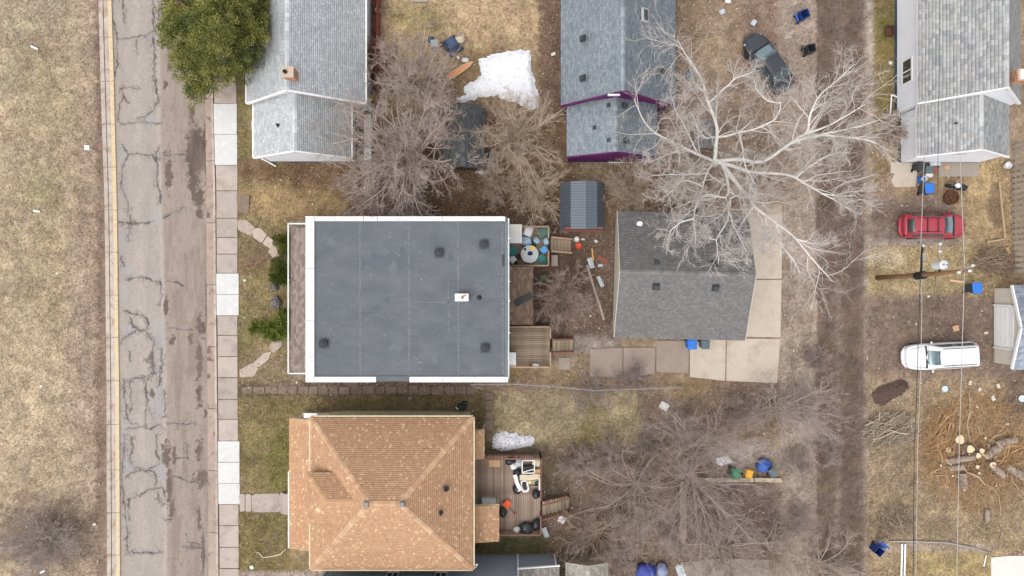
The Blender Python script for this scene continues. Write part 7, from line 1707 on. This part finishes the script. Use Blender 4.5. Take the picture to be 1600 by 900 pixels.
b.add(V, [(i * n + k, i * n + (k + 1) % n, ((i + 1) % 4) * n + (k + 1) % n, ((i + 1) % 4) * n + k) for i in range(4) for k in range(n)]); b.build('shell', mwp, o, local=True, smooth=True)
b = MB(); b.lathe((0, 0, 0), [(.2, 0), (.21, .2), (.2, .22)], 16); b.build('bowl', mblk, o, local=True)
crate('white cooler box with lid against the lean-to roof on the brown deck', 'cooler', 'cooler', 764, 784.5, zd, .95, .42, .45, -1, M('grey_white_plastic', C(216, 214, 208), rough=.6), M('cooler_lid', C(224, 222, 216), rough=.6))
p = at(798, 796, 1.0); o = thing('snow_shovel', 'orange snow shovel lying on the brown deck beside a black bag', 'shovel', (p.x, p.y, zd))
def lc(px, py, z): v = at(px, py, z); return v
b = MB(); V = []
for t in (0, .03):
    for j in range(5):
        for i in range(5): u, v = i / 4 - .5, j / 4 - .5; q_ = at(792.5, 787.5, 1.0); d = Matrix.Rotation(R(-38), 3, 'Z') @ Vector((u * .46 * (1 - .15 * v), v * .52, 0)); V.append(q_ + d + Vector((0, 0, .04 + .16 * u * u + t)))
F = []
for j in range(4):
    for i in range(4): a = j * 5 + i; F += [(a, a + 5, a + 6, a + 1), (25 + a, 25 + a + 1, 25 + a + 6, 25 + a + 5)]
ring = [0, 1, 2, 3, 4, 9, 14, 19, 24, 23, 22, 21, 20, 15, 10, 5]; F += [(ring[i], ring[(i + 1) % 16], ring[(i + 1) % 16] + 25, ring[i] + 25) for i in range(16)]
b.add(V, F); b.build('blade', morg, o, smooth=False)
b = MB(); b.tube([lc(795, 791, 1.02), lc(804, 804, 1.0)], .02, 6); b.build('shaft', mblk, o); b = MB(); b.bar(lc(803, 806, 1.0), lc(807, 803.5, 1.0), .06); b.build('grip', morg, o)
sheet('white sheet of foam board on the grass below the brown deck stairs', 'foam_board', 'board', 877.5, 811.5, .03, .5, .46, -28, mpap, .015, 21, .04)
sheet('white plastic sack squashed at the corner post of the brown deck', 'plastic_sack', 'sack', 852, 831, .05, .35, .7, 20, mtarpg, .08, 22, .03)
sheet('white foam square lying on the leaf litter right of the south lawn', 'foam_board', 'board', 1037.5, 634.5, .03, .62, .5, -30, mpap, .02, 23, .05)

# -- north lawn
p = at(706, 68, .6); o = thing('tarp_covered_grill', 'dark blue tarp draped over a grill on the tan lawn', 'grill', (p.x, p.y, 0), R(35))
b = MB(); V = []; n = 13
for j in range(n):
    for i in range(n):
        u, v = (i / (n - 1) - .5) * 2, (j / (n - 1) - .5) * 2; r = max(abs(u), abs(v)); V.append((u * (.55 + .1 * mnoise.noise(Vector((u * 2, v * 2, 1)))), v * (.62 + .12 * mnoise.noise(Vector((u * 2, v * 2, 5)))), .85 * (1 - max(0, r - .55) / .45) ** 1.0 + .07 * mnoise.noise(Vector((u * 3, v * 3, 0))) + .06))
b.add(V, [(j * n + i, j * n + i + 1, (j + 1) * n + i + 1, (j + 1) * n + i) for j in range(n - 1) for i in range(n - 1)]); b.build('tarp', mtarp, o, local=True, smooth=True)
b = MB(); b.box((0, 0, .35), (.7, .75, .7)); b.build('grill_body', mblk, o, local=True); b = MB(); b.tube([(-.62, -.3, .7), (-.75, 0, .72), (-.62, .3, .7)], .025, 6); b.build('handle', mblk, o, local=True)
chair('tan garden chair tipped against the tarp-covered grill', 717, 62, 0, 190, mbeige, mgalv, .5)
crate('light grey lidded box beside the tarp-covered grill', 'storage_box', 'box', 679, 68, 0, .5, .5, .5, 4, mtarpg, M('grey_lid', C(178, 182, 184), rough=.6))
bag('small navy bundle just above the light grey box', 673, 62, 0, .24, mtarp, 51, 'bundle', 'bundle')
bucket('rusty orange pot between the grey box and the tarp-covered grill', 690, 68.5, 0, .17, .28, M('terracotta', C(176, 102, 64), rough=.8))
b = MB(); o = thing('toboggan', 'long tapered orange wooden toboggan lying on the tan lawn beside the snow', 'toboggan', at(720, 109)); p, q = at(700, 122, .1), at(739, 97, .1); d = (q - p).normalized(); s = Vector((-d.y, d.x, 0)); L_ = (q - p).length
prof = [(0, .12), (.04, .19), (.3, .21), (.6, .2), (.85, .15), (.97, .05), (1, .01)]; mtob = M('orange_wood', C(228, 158, 112), var=.14, sc=3, rough=.7, stretch=(2, 2, 6))
V = [];
for t, hw in prof:
    c_ = p + d * L_ * t; z = .06 + .1 * max(0, t - .8) * 4
    V += [c_ + s * hw + Vector((0, 0, z)), c_ - s * hw + Vector((0, 0, z)), c_ - s * hw * .9 + Vector((0, 0, z - .1)), c_ + s * hw * .9 + Vector((0, 0, z - .1))]
F = [(k * 4 + j, k * 4 + (j + 1) % 4, k * 4 + 4 + (j + 1) % 4, k * 4 + 4 + j) for k in range(len(prof) - 1) for j in range(4)] + [(0, 3, 2, 1)]
b.add(V, F); b.build('hull', mtob, o)
for sd in (-1, 1): b = MB(); b.tube([p + d * L_ * t + s * hw * sd + Vector((0, 0, .08 + .1 * max(0, t - .8) * 4)) for t, hw in prof], .018, 5); b.build('gunwale', mbeige, o)
bag('white torn plastic heap above the tip of the orange toboggan', 727, 94, 0, .17, mbagw, 53, 'plastic_scrap', 'litter', 1.6)
sheet('white plastic scrap left of the torn plastic heap', 'plastic_scrap', 'litter', 716, 90, .03, .2, .25, 20, mpap, .04, 54)
bucket('white pail against the red-brown board fence', 590, 15, 0, .2, .3, mwp)
p = at(579, 153); o = thing('garden_hose', 'yellow garden hose coiled at the corner of the grey-roofed house', 'hose', (p.x, p.y, 0)); b = MB()
b.tube([(.26 * math.cos(k * .5), .24 * math.sin(k * .5), .04 + .012 * k * .3) for k in range(34)] + [(.5, -.1, .03), (.7, .05, .03), (.6, .2, .03), (.4, .1, .03)], .03, 6); b.build('coil', M('yellow_rubber', C(226, 196, 70), rough=.6), o, local=True, smooth=True)
b = MB(); b.lathe((0, 0, 0), [(.2, 0), (.2, .2), (.08, .22), (.03, .26)], 12); b.build('reel', M('yellow_reel', C(214, 188, 90), rough=.6), o, local=True)
sheet('white foam lump in the brown strip beside the purple house', 'foam_scrap', 'litter', 864.5, 85, .03, .4, .26, 20, mpap, .05, 55)
plank('grey timber at the top edge of the tan lawn', (642, 1), (668, 1), .2, mgw, z=.08)
# boulders by the porch, curved stick, small yard scraps
for lb, px, py, rx, ry, sd in (('smaller grey boulder beside the upper pair of evergreen shrubs', 429.5, 449, .3, .26, 61), ('larger pale-topped grey boulder by the porch above the juniper', 431.5, 474, .38, .46, 62)):
    p = at(px, py); b = MB(); V, F = blob_mb(rx, ry, .26, .3, sd, 3, 1.4); b.add([v + Vector((p.x, p.y, -.05)) for v in V], F); tag(b.build('boulder', mstone), lb, 'boulder')
b = MB(); b.tube([at(*q_, .04) for q_ in ((447, 857), (438, 866), (425, 869), (411, 871), (405, 864), (398, 862))], [.05, .05, .04, .04, .035, .02], 6); tag(b.build('stick', mbeige, smooth=True), 'pale curved stick on the lawn in front of the orange-roofed house', 'stick')
sheet('pale mint-green paper on the grass near the bottom pavement', 'paper_scrap', 'litter', 393.5, 886, .03, .3, .3, 20, M('mint_paper', C(210, 238, 210), rough=.8), .03, 64)
sheet('pale plastic disc on the lawn beside the middle white pavement slabs', 'plastic_disc', 'litter', 382.5, 438, .03, .26, .2, 10, M('pale_green_plastic', C(196, 212, 196), rough=.6), .02, 65)
sheet('dark brown doormat-sized slab beside the pavement above the flagstones', 'stone_slab', 'slab', 382, 319, .0, .7, 1.3, -2, mstep, .004, 66, .05)
# field: utility cover and three white marker stakes lying in the grass
o = thing('marker_post', 'square white utility marker standing in the dry grass beside the kerb', 'marker', at(143, 233)); p = at(143, 233, .5)
b = MB(); b.box((0, 0, .25), (.12, .12, .5)); b.build('post', mwp, o, local=True); b = MB(); b.box((0, 0, .52), (.34, .32, .06)); b.build('cap', mwp, o, local=True, bevel=.01)
def stake(label, a_, c_):
    p, q = at(*a_, .12), at(*c_, .12); o = thing('marker_stake', label, 'stake', p); b = MB(); b.bar(p, q, .13, .05); b.build('blade', mwp, o, bevel=.01); b = MB(); b.bar(p, p + (p - q).normalized() * .25 - Vector((0, 0, .12)), .03); b.build('pin', mgalv, o)
stake('white plastic stake in the field near the top left corner', (48, 72), (59, 77)); stake('white plastic stake on the greener grass in the middle of the field', (52, 329), (62, 331)); stake('white plastic stake beside the round leafless bush at the bottom left', (63, 895), (71, 891))
sheet('pale yellow scrap on the field to the right of the leafless bush', 'paper_scrap', 'litter', 148, 819, .03, .3, .2, 10, M('cream_paper', C(232, 222, 196), rough=.8), .03, 67)
sheet('white scrap at the field level with the stepping stones', 'paper_scrap', 'litter', 65, 603, .03, .24, .16, 10, mpap, .03, 68)

# -- right-hand yards
sheet('grey tarp folded at the wall of the right-hand white house', 'tarp', 'tarp', 1459, 255, .3, .75, .42, 6, mtarpg, .12, 71)
crate('grey storage tub beside the black bin at the white house', 'storage_tub', 'tub', 1452, 265, 0, .5, .5, .4, 0, GREYP, GREYP)
crate('small red-brown box right of the grey storage tub', 'wooden_box', 'box', 1461.5, 265, 0, .32, .4, .3, 0, mred_, mred_)
bag('white bag below the grey storage tub', 1452, 273, 0, .2, mbagw, 72, 'plastic_bag', 'bag', 1.4)
bucket('round white pail left of the white bag, with blue tub behind', 1445, 279, .1, .19, .3, mwp)
crate('blue plastic tub under the round white pail', 'storage_tub', 'tub', 1441, 280, 0, .4, .5, .25, 4, BLUE)
o = thing('boardwalk', 'low platform of weathered grey-brown boards along the wall of the right-hand white house', 'platform', at(1498, 263))
a_, c_ = at(1467, 276, .12), at(1530, 251, .12); me = board_mesh('plank', c_.x - a_.x, .115, .035, mgw); n = 9
for k in range(n): place('plank', me, o, ((a_.x + c_.x) / 2 + random.uniform(-.04, .04), a_.y + (k + .5) * (c_.y - a_.y) / n, .12 + random.uniform(-.006, .006)))
for t in (.1, .5, .9): b = MB(); b.bar((a_.x + (c_.x - a_.x) * t, a_.y + .02, .05), (a_.x + (c_.x - a_.x) * t, c_.y - .02, .05), .08, .09); b.build('joist', mgw, o)
sheet('tan cardboard scrap on the boardwalk of the right-hand white house', 'cardboard', 'cardboard', 1479, 262, .15, .34, .28, 15, mcard, .03, 73)
p = at(1495, 292, .4); o = thing('motorbike', 'small dark dirt bike lying beside the brown fire pit', 'motorbike', (p.x, p.y, 0), R(-12))
for x in (-.48, .5):
    V = []; n, m = 16, 6
    for i in range(n):
        for j in range(m): a, c_ = 2 * math.pi * i / n, 2 * math.pi * j / m; V.append((x + (.2 + .06 * math.cos(c_)) * math.cos(a), .09 * math.sin(c_), .26 + (.2 + .05 * math.cos(c_)) * math.sin(a)))
    b = MB(); b.add(V, [(i * m + j, ((i + 1) % n) * m + j, ((i + 1) % n) * m + (j + 1) % m, i * m + (j + 1) % m) for i in range(n) for j in range(m)]); b.build('wheel', mtyre, o, local=True)
b = MB(); V, F = blob_mb(.42, .24, .22, .2, 74); b.add([v + Vector((.02, 0, .35)) for v in V], F); b.build('engine', mblk, o, local=True, smooth=True)
b = MB(); V, F = blob_mb(.36, .17, .07, .05, 75); b.add([v + Vector((.2, 0, .72)) for v in V], F); b.build('saddle', mblk, o, local=True, smooth=True)
b = MB(); V, F = blob_mb(.2, .17, .1, .1, 76); b.add([v + Vector((-.2, 0, .74)) for v in V], F); b.build('tank', mwp, o, local=True, smooth=True)
b = MB(); b.tube([(-.36, -.34, .9), (-.32, 0, .86), (-.36, .34, .9)], .02, 6); b.build('handlebar', mgalv, o, local=True); b = MB(); b.bar((-.48, 0, .26), (-.34, 0, .86), .06); b.build('fork', mgalv, o, local=True)
p = at(1484, 309); o = thing('fire_pit', 'round rusty-brown fire pit ring full of twigs above the red SUV', 'fire pit', (p.x, p.y, 0)); b = MB(); b.lathe((0, 0, 0), [(.5, 0), (.5, .3), (.46, .3), (.44, .08), (.02, .1)], 24); b.build('ring', mrust, o, local=True)
rng = np.random.default_rng(77); S = np.stack([rng.uniform(-.35, .35, 80), rng.uniform(-.35, .35, 80), rng.uniform(.1, .25, 80)], -1); Dd = np.stack([rng.normal(0, 1, 80), rng.normal(0, 1, 80), rng.normal(0, .25, 80)], -1)
Pq = extend(rng, S - _norm(Dd) * .2, Dd, rng.uniform(.25, .5, 80), 3, .1, 0); link('twigs', tubes_mesh('twigs', [(Pq, np.full((80, 3), .012))], [4], (0, 0, 0), [np.array(C(120, 86, 62)) * rng.uniform(.6, 1.4, 80)[:, None]]), o, mbrush, 'stuff')
bucket('white square-looking bucket at the top of the board fence', 1576, 258, 0, .25, .3, mwp)
plank('long tan timber edging lying down the grass beside the board fence', (1561, 284), (1570, 372), .12, mwood, 'timber', 'timber', .08, .12)
plank('short tan timber crossing the grass at the foot of the long edging', (1542, 378), (1569, 374), .11, mwood, 'timber', 'timber', .07, .1)
plank('pinkish board on the grass under the tip of the utility pole', (1484, 438), (1506, 441), .14, M('pink_board', C(214, 176, 150), rough=.8), z=.05)
sheet('tan square of cardboard on the dirt drive above the white SUV', 'cardboard', 'cardboard', 1493, 513, .03, .44, .4, 12, mcard, .02, 81)
sheet('pale scrap on the dirt drive near the cream garage', 'paper_scrap', 'litter', 1540, 520, .03, .34, .2, 12, mbeige, .03, 82)
for i, (px, py, w_, lb) in enumerate(((1450, 463, .22, 'white scrap beside the end of the slack wire'), (1515, 625, .22, 'white scrap at the top of the orange grass, nearer the alley'), (1530, 608, .3, 'white scrap in the litter below the cream garage'), (1551, 622, .42, 'long white scrap right of the others below the cream garage'), (1526, 635.5, .26, 'round white scrap over the orange grass'), (1573, 662, .24, 'white scrap at the right of the orange grass'), (1466, 686, .24, 'white scrap at the left of the orange grass'), (1515, 598, .36, 'tan scrap just below the tail of the white SUV'), (1559, 603, .4, 'pinkish scrap below the corner of the cream garage'))):
    sheet(lb, 'plastic_scrap', 'litter', px, py, .03, w_, w_ * .7, i * 37, mpap if i < 7 else mbeige, .04, 90 + i)
for lb, px, py, r in (('pale blue round lid below the white SUV', 1475.5, 607.5, .22), ('pale round lid at the right edge below the cream garage', 1596, 622.5, .24)):
    p = at(px, py); b = MB(); b.lathe((p.x, p.y, .02), [(r, 0), (r, .05), (r * .9, .06), (r * .6, .035), (.02, .035)], 18); tag(b.build('plastic_disc', M('pale_blue_lid', C(206, 222, 230), rough=.5)), lb, 'lid')
mlog = M('log_bark', C(164, 146, 130), var=.2, sc=5, rough=.95, bump=.6, bsc=16, c2=C(120, 104, 94), sc2=4); mcut = M('cut_wood', C(222, 200, 166), var=.1, sc=6, rough=.85)
def log(label, a_, c_, r, z=None, cut=(1, 1), cat='log', name='log', bend=0):
    z = r if z is None else z; p, q = at(*a_, z), at(*c_, z); o = thing(name, label, cat, (p + q) / 2 - Vector((0, 0, z))); n = 6; d = (q - p); s = Vector((-d.y, d.x, 0)).normalized()
    pts = [p.lerp(q, k / n) + s * bend * math.sin(math.pi * k / n) + s * .02 * math.sin(k * 2.1) for k in range(n + 1)]
    b = MB(); b.tube(pts, [r * (1 + .06 * math.sin(k * 1.9)) for k in range(n + 1)], 12); b.build('bark', mlog, o, smooth=False)
    for on, v, dd in ((cut[0], pts[0], -1), (cut[1], pts[-1], 1)):
        if on: b = MB(); e = v + d.normalized() * dd * .012; b.tube([v - d.normalized() * dd * .02, e], r * .93, 12); b.build('cut_end', mcut, o)
    return o
log('long grey log lying level, left of the sawn stumps', (1480, 721), (1521, 714.5), .22); log('thick grey log slanting up to the right edge of the felled tree', (1540, 713), (1563, 697), .27); log('grey log running on to the upper right of the felled tree', (1558, 694), (1586, 686.5), .26)
log('short thick log hanging down below the long grey log', (1504, 739), (1506, 762), .26, cut=(0, 0)); log('stubby log at the lower left of the long grey log', (1484, 732), (1503, 730), .2); log('grey log lying to the lower right of the sawn stumps', (1547, 725), (1570, 744), .24); log('grey log reaching the right edge below the orange grass', (1575, 729), (1603, 748), .27)
log('bleached log with a pale sawn end below the felled tree', (1543, 797), (1542, 815), .17, cut=(1, 0))
def stump(label, px, py, r, h):
    p = at(px, py, h); o = thing('stump', label, 'stump', (p.x, p.y, 0)); b = MB(); V = []; n = 14
    rr = [r * (1 + .12 * math.sin(k * 1.3 + px) + .06 * math.sin(k * 2.9)) for k in range(n)]
    for z, k_ in ((-.1, 1.15), (h * .5, 1.02), (h, 1.0)):
        for k in range(n): V.append((rr[k] * k_ * math.cos(2 * math.pi * k / n), rr[k] * k_ * math.sin(2 * math.pi * k / n), z))
    b.add(V, [(i * n + k, i * n + (k + 1) % n, (i + 1) * n + (k + 1) % n, (i + 1) * n + k) for i in range(2) for k in range(n)]); b.build('bark', mlog, o, local=True)
    b = MB(); b.prism([(V[2 * n + k][0] * .93, V[2 * n + k][1] * .93) for k in range(n)], h - .02, h + .012); b.build('cut_face', mcut, o, local=True)
stump('largest pale sawn stump in the felled tree', 1516.5, 702, .29, .5); stump('oval sawn stump right of the largest one', 1534.5, 704.5, .19, .5); stump('round sawn stump below the oval one', 1529, 712, .2, .5); stump('sawn stump at the lower right of the felled tree', 1551.5, 726.5, .23, .45); stump('small sawn stump below the long grey log', 1527.5, 729.5, .14, .3); stump('wide flat sawn block just under the overhead wire', 1500, 687, .34, .25); stump('low pale sawn block at the left of the felled tree', 1482, 703, .2, .25)
b = MB()
BR = [[(1502, 724), (1510, 738), (1528, 744), (1538, 756), (1552, 762), (1560, 775)], [(1514, 609), (1516, 640), (1511, 664), (1516, 690)], [(1546, 690), (1553, 682), (1566, 678), (1576, 671)], [(1453, 740), (1470, 731), (1489, 727)], [(1462, 743), (1482, 742), (1483, 754)], [(1491, 697), (1490, 712)], [(1560, 772), (1564, 800)], [(1580, 740), (1582, 752), (1592, 764)], [(1525, 662), (1534, 682)], [(1520, 815), (1540, 832), (1552, 824)], [(1445, 672), (1470, 690)], [(1566, 826), (1560, 850), (1552, 838)]]
FT = thing('fallen_branches', 'loose grey and orange branches of the felled tree over the orange grass', 'branches', at(1520, 720))
for k, br in enumerate(BR):
    b = MB(); r = [.09, .06, .06, .05, .04, .05, .04, .05, .05, .04, .03, .03][k]; n = len(br); b.tube([at(*q_, .12 + .05 * math.sin(i)) for i, q_ in enumerate(br)], [r * (1 - .6 * i / n) for i in range(n)], 7); b.build('branch', M('grey_branch', C(176, 158, 138), var=.15, sc=4, rough=.9) if k % 3 else mwood, FT, smooth=True)
rng = np.random.default_rng(123)
p = at(1500, 745, .1); ck = thing('firewood_chunk', 'small pale cut chunk of wood scattered among the branches of the felled tree', 'firewood', (p.x, p.y, 0), 0, 'cut wood chunks round the felled tree')
b = MB(); b.tube([(-.13, 0, .09), (0, .01, .095), (.13, 0, .09)], .085, 9); b.build('bark', mlog, ck, local=True)
for sg in (-1, 1): b = MB(); b.tube([(sg * .12, 0, .09), (sg * .142, 0, .09)], .08, 9); b.build('cut_end', mcut, ck, local=True)
for k in range(26):
    o = copy_tree(ck); a_ = rng.uniform(0, 6.28); r_ = rng.uniform(.3, 1) ; p = at(1520 + 62 * r_ * math.cos(a_), 725 + 46 * r_ * math.sin(a_)); o.location = (p.x, p.y, 0); o.rotation_euler = (0, (math.pi / 2 if k % 3 == 0 else 0), rng.uniform(0, 6.28)); s_ = rng.uniform(.7, 1.25); o.scale = (s_, s_, s_)
    if k % 3 == 0: o.location.z = .14 * s_; o['label'] = 'small cut chunk standing on end with its pale round face up by the felled tree'
def sticks(n, px0, py0, px1, py1, ln, r, pal, rng, z=.06, parent=None, off=(0, 0, 0), ell_=False, zr=.12, wob=.12, az=None):
    u = rng.uniform(0, 1, (n, 2)); 
    if ell_:
        a = rng.uniform(0, 2 * np.pi, n); q = np.sqrt(rng.random(n)); u = np.stack([.5 + .5 * q * np.cos(a), .5 + .5 * q * np.sin(a)], -1)
    X = (px0 + (px1 - px0) * u[:, 0] - 800) / PPM; Y = (450 - py0 - (py1 - py0) * u[:, 1]) / PPM
    th = rng.uniform(0, 2 * np.pi, n) if az is None else rng.normal(az, .45, n) + np.pi * rng.integers(0, 2, n)
    L_ = ln * rng.uniform(.4, 1.4, n); D_ = np.stack([np.cos(th), np.sin(th), rng.normal(0, .06, n)], -1)
    S = np.stack([X, Y, z + zr * rng.random(n)], -1) - D_ * L_[:, None] / 2
    P = extend(rng, S, D_, L_, 4, wob, 0); Rr = (r * rng.uniform(.5, 1.4, n))[:, None] * np.linspace(1.2, .5, 4)[None]
    pal = np.array(pal); return P, Rr, pal[rng.integers(len(pal), size=n)] * rng.uniform(.75, 1.25, n)[:, None]
def stick_obj(name, sets, parent=None, kind='stuff'):
    off = origin(parent) if parent is not None else Vector((0, 0, 0))
    return link(name, tubes_mesh(name, [(P, Rr) for P, Rr, _ in sets], [4] * len(sets), off, [c_ for _, _, c_ in sets]), parent, mbrush, kind)
rng = np.random.default_rng(91)
ORT = G((198, 156, 108), (180, 140, 98), (206, 172, 128), (168, 134, 104)); GRT = G((180, 160, 138), (160, 142, 124), (200, 182, 158), (140, 122, 108))
stick_obj('twig_litter', [sticks(900, 1438, 620, 1600, 770, .7, .012, ORT, rng, ell_=True, zr=.2), sticks(2200, 1432, 610, 1610, 800, .45, .009, ORT, rng, ell_=True, zr=.1), sticks(700, 1400, 590, 1605, 840, .6, .009, GRT, rng, zr=.08), sticks(500, 1360, 780, 1600, 860, .5, .007, GRT, rng, zr=.05), sticks(420, 1480, 740, 1600, 800, .5, .009, ORT, rng, zr=.06)])
stick_obj('twig_litter', [sticks(900, 860, 600, 1270, 890, .5, .008, GRT, rng, zr=.05), sticks(900, 1020, 230, 1290, 340, .5, .008, G((190, 166, 138), (170, 146, 122)), rng, zr=.05), sticks(400, 700, 180, 880, 340, .4, .008, G((170, 140, 112), (150, 122, 98)), rng, zr=.05)])
def pile(label, px0, py0, px1, py1, n, big, pal, seed, az, h):
    rng = np.random.default_rng(seed); c_ = at((px0 + px1) / 2, (py0 + py1) / 2); o = thing('brush_pile', label, 'brush pile', c_)
    stick_obj('sticks', [sticks(n, px0, py0, px1, py1, .9, .012, pal, rng, zr=h, ell_=True, az=az, wob=.16), sticks(n // 2, px0, py0, px1, py1, .5, .008, pal, rng, zr=h * .9, ell_=True)], o)
    P, Rr, cc_ = sticks(big, px0 + 6, py0 + 6, px1 - 6, py1 - 6, 1.5, .03, pal, rng, zr=h, ell_=True, az=az, wob=.1)
    for i in range(big): link('branch', tubes_mesh('branch', [(P[i:i + 1], Rr[i:i + 1])], [6], c_, [cc_[i:i + 1] * 1.15]), o, mbrush)
pile('pile of bleached grey branches beside the alley below the dark soil heap', 1350, 644, 1430, 698, 420, 34, G((196, 180, 158), (176, 158, 138), (210, 196, 174), (150, 132, 114)), 95, .5, .4)
pile('spread of orange-brown thin branches over the sawdust left of the sawn stumps', 1446, 640, 1496, 720, 160, 26, ORT, 94, 1.1, .3)
pile('orange-brown thin branches scattered right of the sawn stumps', 1545, 680, 1604, 730, 160, 18, ORT, 93, .6, .3)
pile('brown brush pile against the foot of the board fence', 1520, 388, 1588, 428, 420, 22, G((158, 136, 114), (138, 116, 98), (176, 154, 130)), 96, .1, .5)
pile('loose grey twig pile at the lower right by the alley', 1372, 786, 1424, 836, 300, 8, G((164, 144, 124), (140, 120, 104), (180, 160, 138)), 97, 2.2, .2)
sheet('orange-tan split board between the brush pile and fence', 'board', 'board', 1575, 392, .3, .22, .5, 20, mcard, .02, 98)
# blue bundles, white poles at the bottom
bag('bright blue tarp bundle at the right end of the old foundation', 1193, 727, 0, .5, BLUED, 101, 'tarp_bundle', 'bundle')
bag('dark blue tarp heap at the bottom edge beside the pale grey shed roof', 1010, 893, 0, .6, mcol('royal_blue_tarp', (66, 78, 158)), 102, 'tarp_bundle', 'bundle', 1.2)
bag('paler blue-grey tarp heap right of the dark blue one at the bottom edge', 1034, 890, 0, .5, mcol('slate_tarp', (140, 150, 178)), 103, 'tarp_bundle', 'bundle', .8)
sheet('light blue-white plastic sheet at the left end of the low grey shed roof', 'plastic_sheet', 'sheet', 1064, 894, 2.3, .5, 1.0, 20, mtarpg, .05, 104)
for lb, px, w_ in (('left one of two white pipes lying at the bottom edge by the alley', 1408.5, .13), ('right one of two white pipes lying at the bottom edge by the alley', 1413.5, .12)):
    b = MB(); b.tube([at(px + 1, 850, .15), at(px - 1, 930, .15)], w_ / 2, 10); tag(b.build('white_pipe', mwhite, smooth=False), lb, 'pipe')
b = MB(); b.tube([at(1390, 846, .12), at(1430, 846, .12), at(1480, 848, .12), at(1520, 856, .12), at(1553, 866, .12)], .05, 7); tag(b.build('hose', mgalv, smooth=True), 'long grey pipe curving along the grass to the bottom right corner', 'pipe')
b = MB(); b.tube([at(1541, 868, .1), at(1537, 885, .1)], .04, 6); tag(b.build('peg', mwp), 'thin white peg beside the bottom right pale pad', 'peg')
for i, (px, py, lb) in enumerate(((1137, 2, 'white bag at the top edge beside the purple house yard'), (1128, 19, 'pale blue scrap in the litter above the dark car'), (1177, 36, 'grey-blue tarp scrap just above the bonnet of the dark car'))):
    sheet(lb, 'plastic_scrap', 'litter', px, py, .03, .5, .4, i * 30, mpap if i == 0 else mtarpg, .06, 110 + i)
p = at(1391, 47); crate('brown wooden planter against the wall of the right-hand white house', 'planter', 'planter', 1392, 47, 0, .5, .7, .4, 0, mrust)
sheet('small white tile on the grass beside the right-hand white house', 'tile', 'tile', 1391, 98.5, .03, .24, .22, 0, mpap, .01, 115)
p = at(1098, 208); small_shed('small grey tool shed roof under the middle of the white-limbed tree', 1086, 190, 1118, 232, 1.4, 1.7, G((132, 128, 126), (122, 118, 116), (142, 138, 135)), M('grey_boards', C(128, 118, 110), rough=.85), 117)
sheet('rusty brown bin lid leaning at the corner of the purple house', 'metal_sheet', 'sheet', 1078, 118, .05, .6, .7, 20, GREYP, .03, 118)
# meters on the north wall of the orange-roofed house
o = thing('heat_pump', 'small dark unit with white pipe against the north wall of the orange-roofed house', 'unit', at(716, 637)); p = at(718, 636, .5)
b = MB(); b.box((p.x + .12, p.y, .4), (.5, .4, .7)); b.build('case', mblk, o, bevel=.02); b = MB(); b.tube([(p.x - .25, p.y, .1), (p.x - .22, p.y, .8), (p.x - .05, p.y - .1, .85)], .04, 6); b.build('pipe', mwp, o)
bag('black bag in the shade at the corner of the orange-roofed house', 726, 631, 0, .22, mbag, 121)
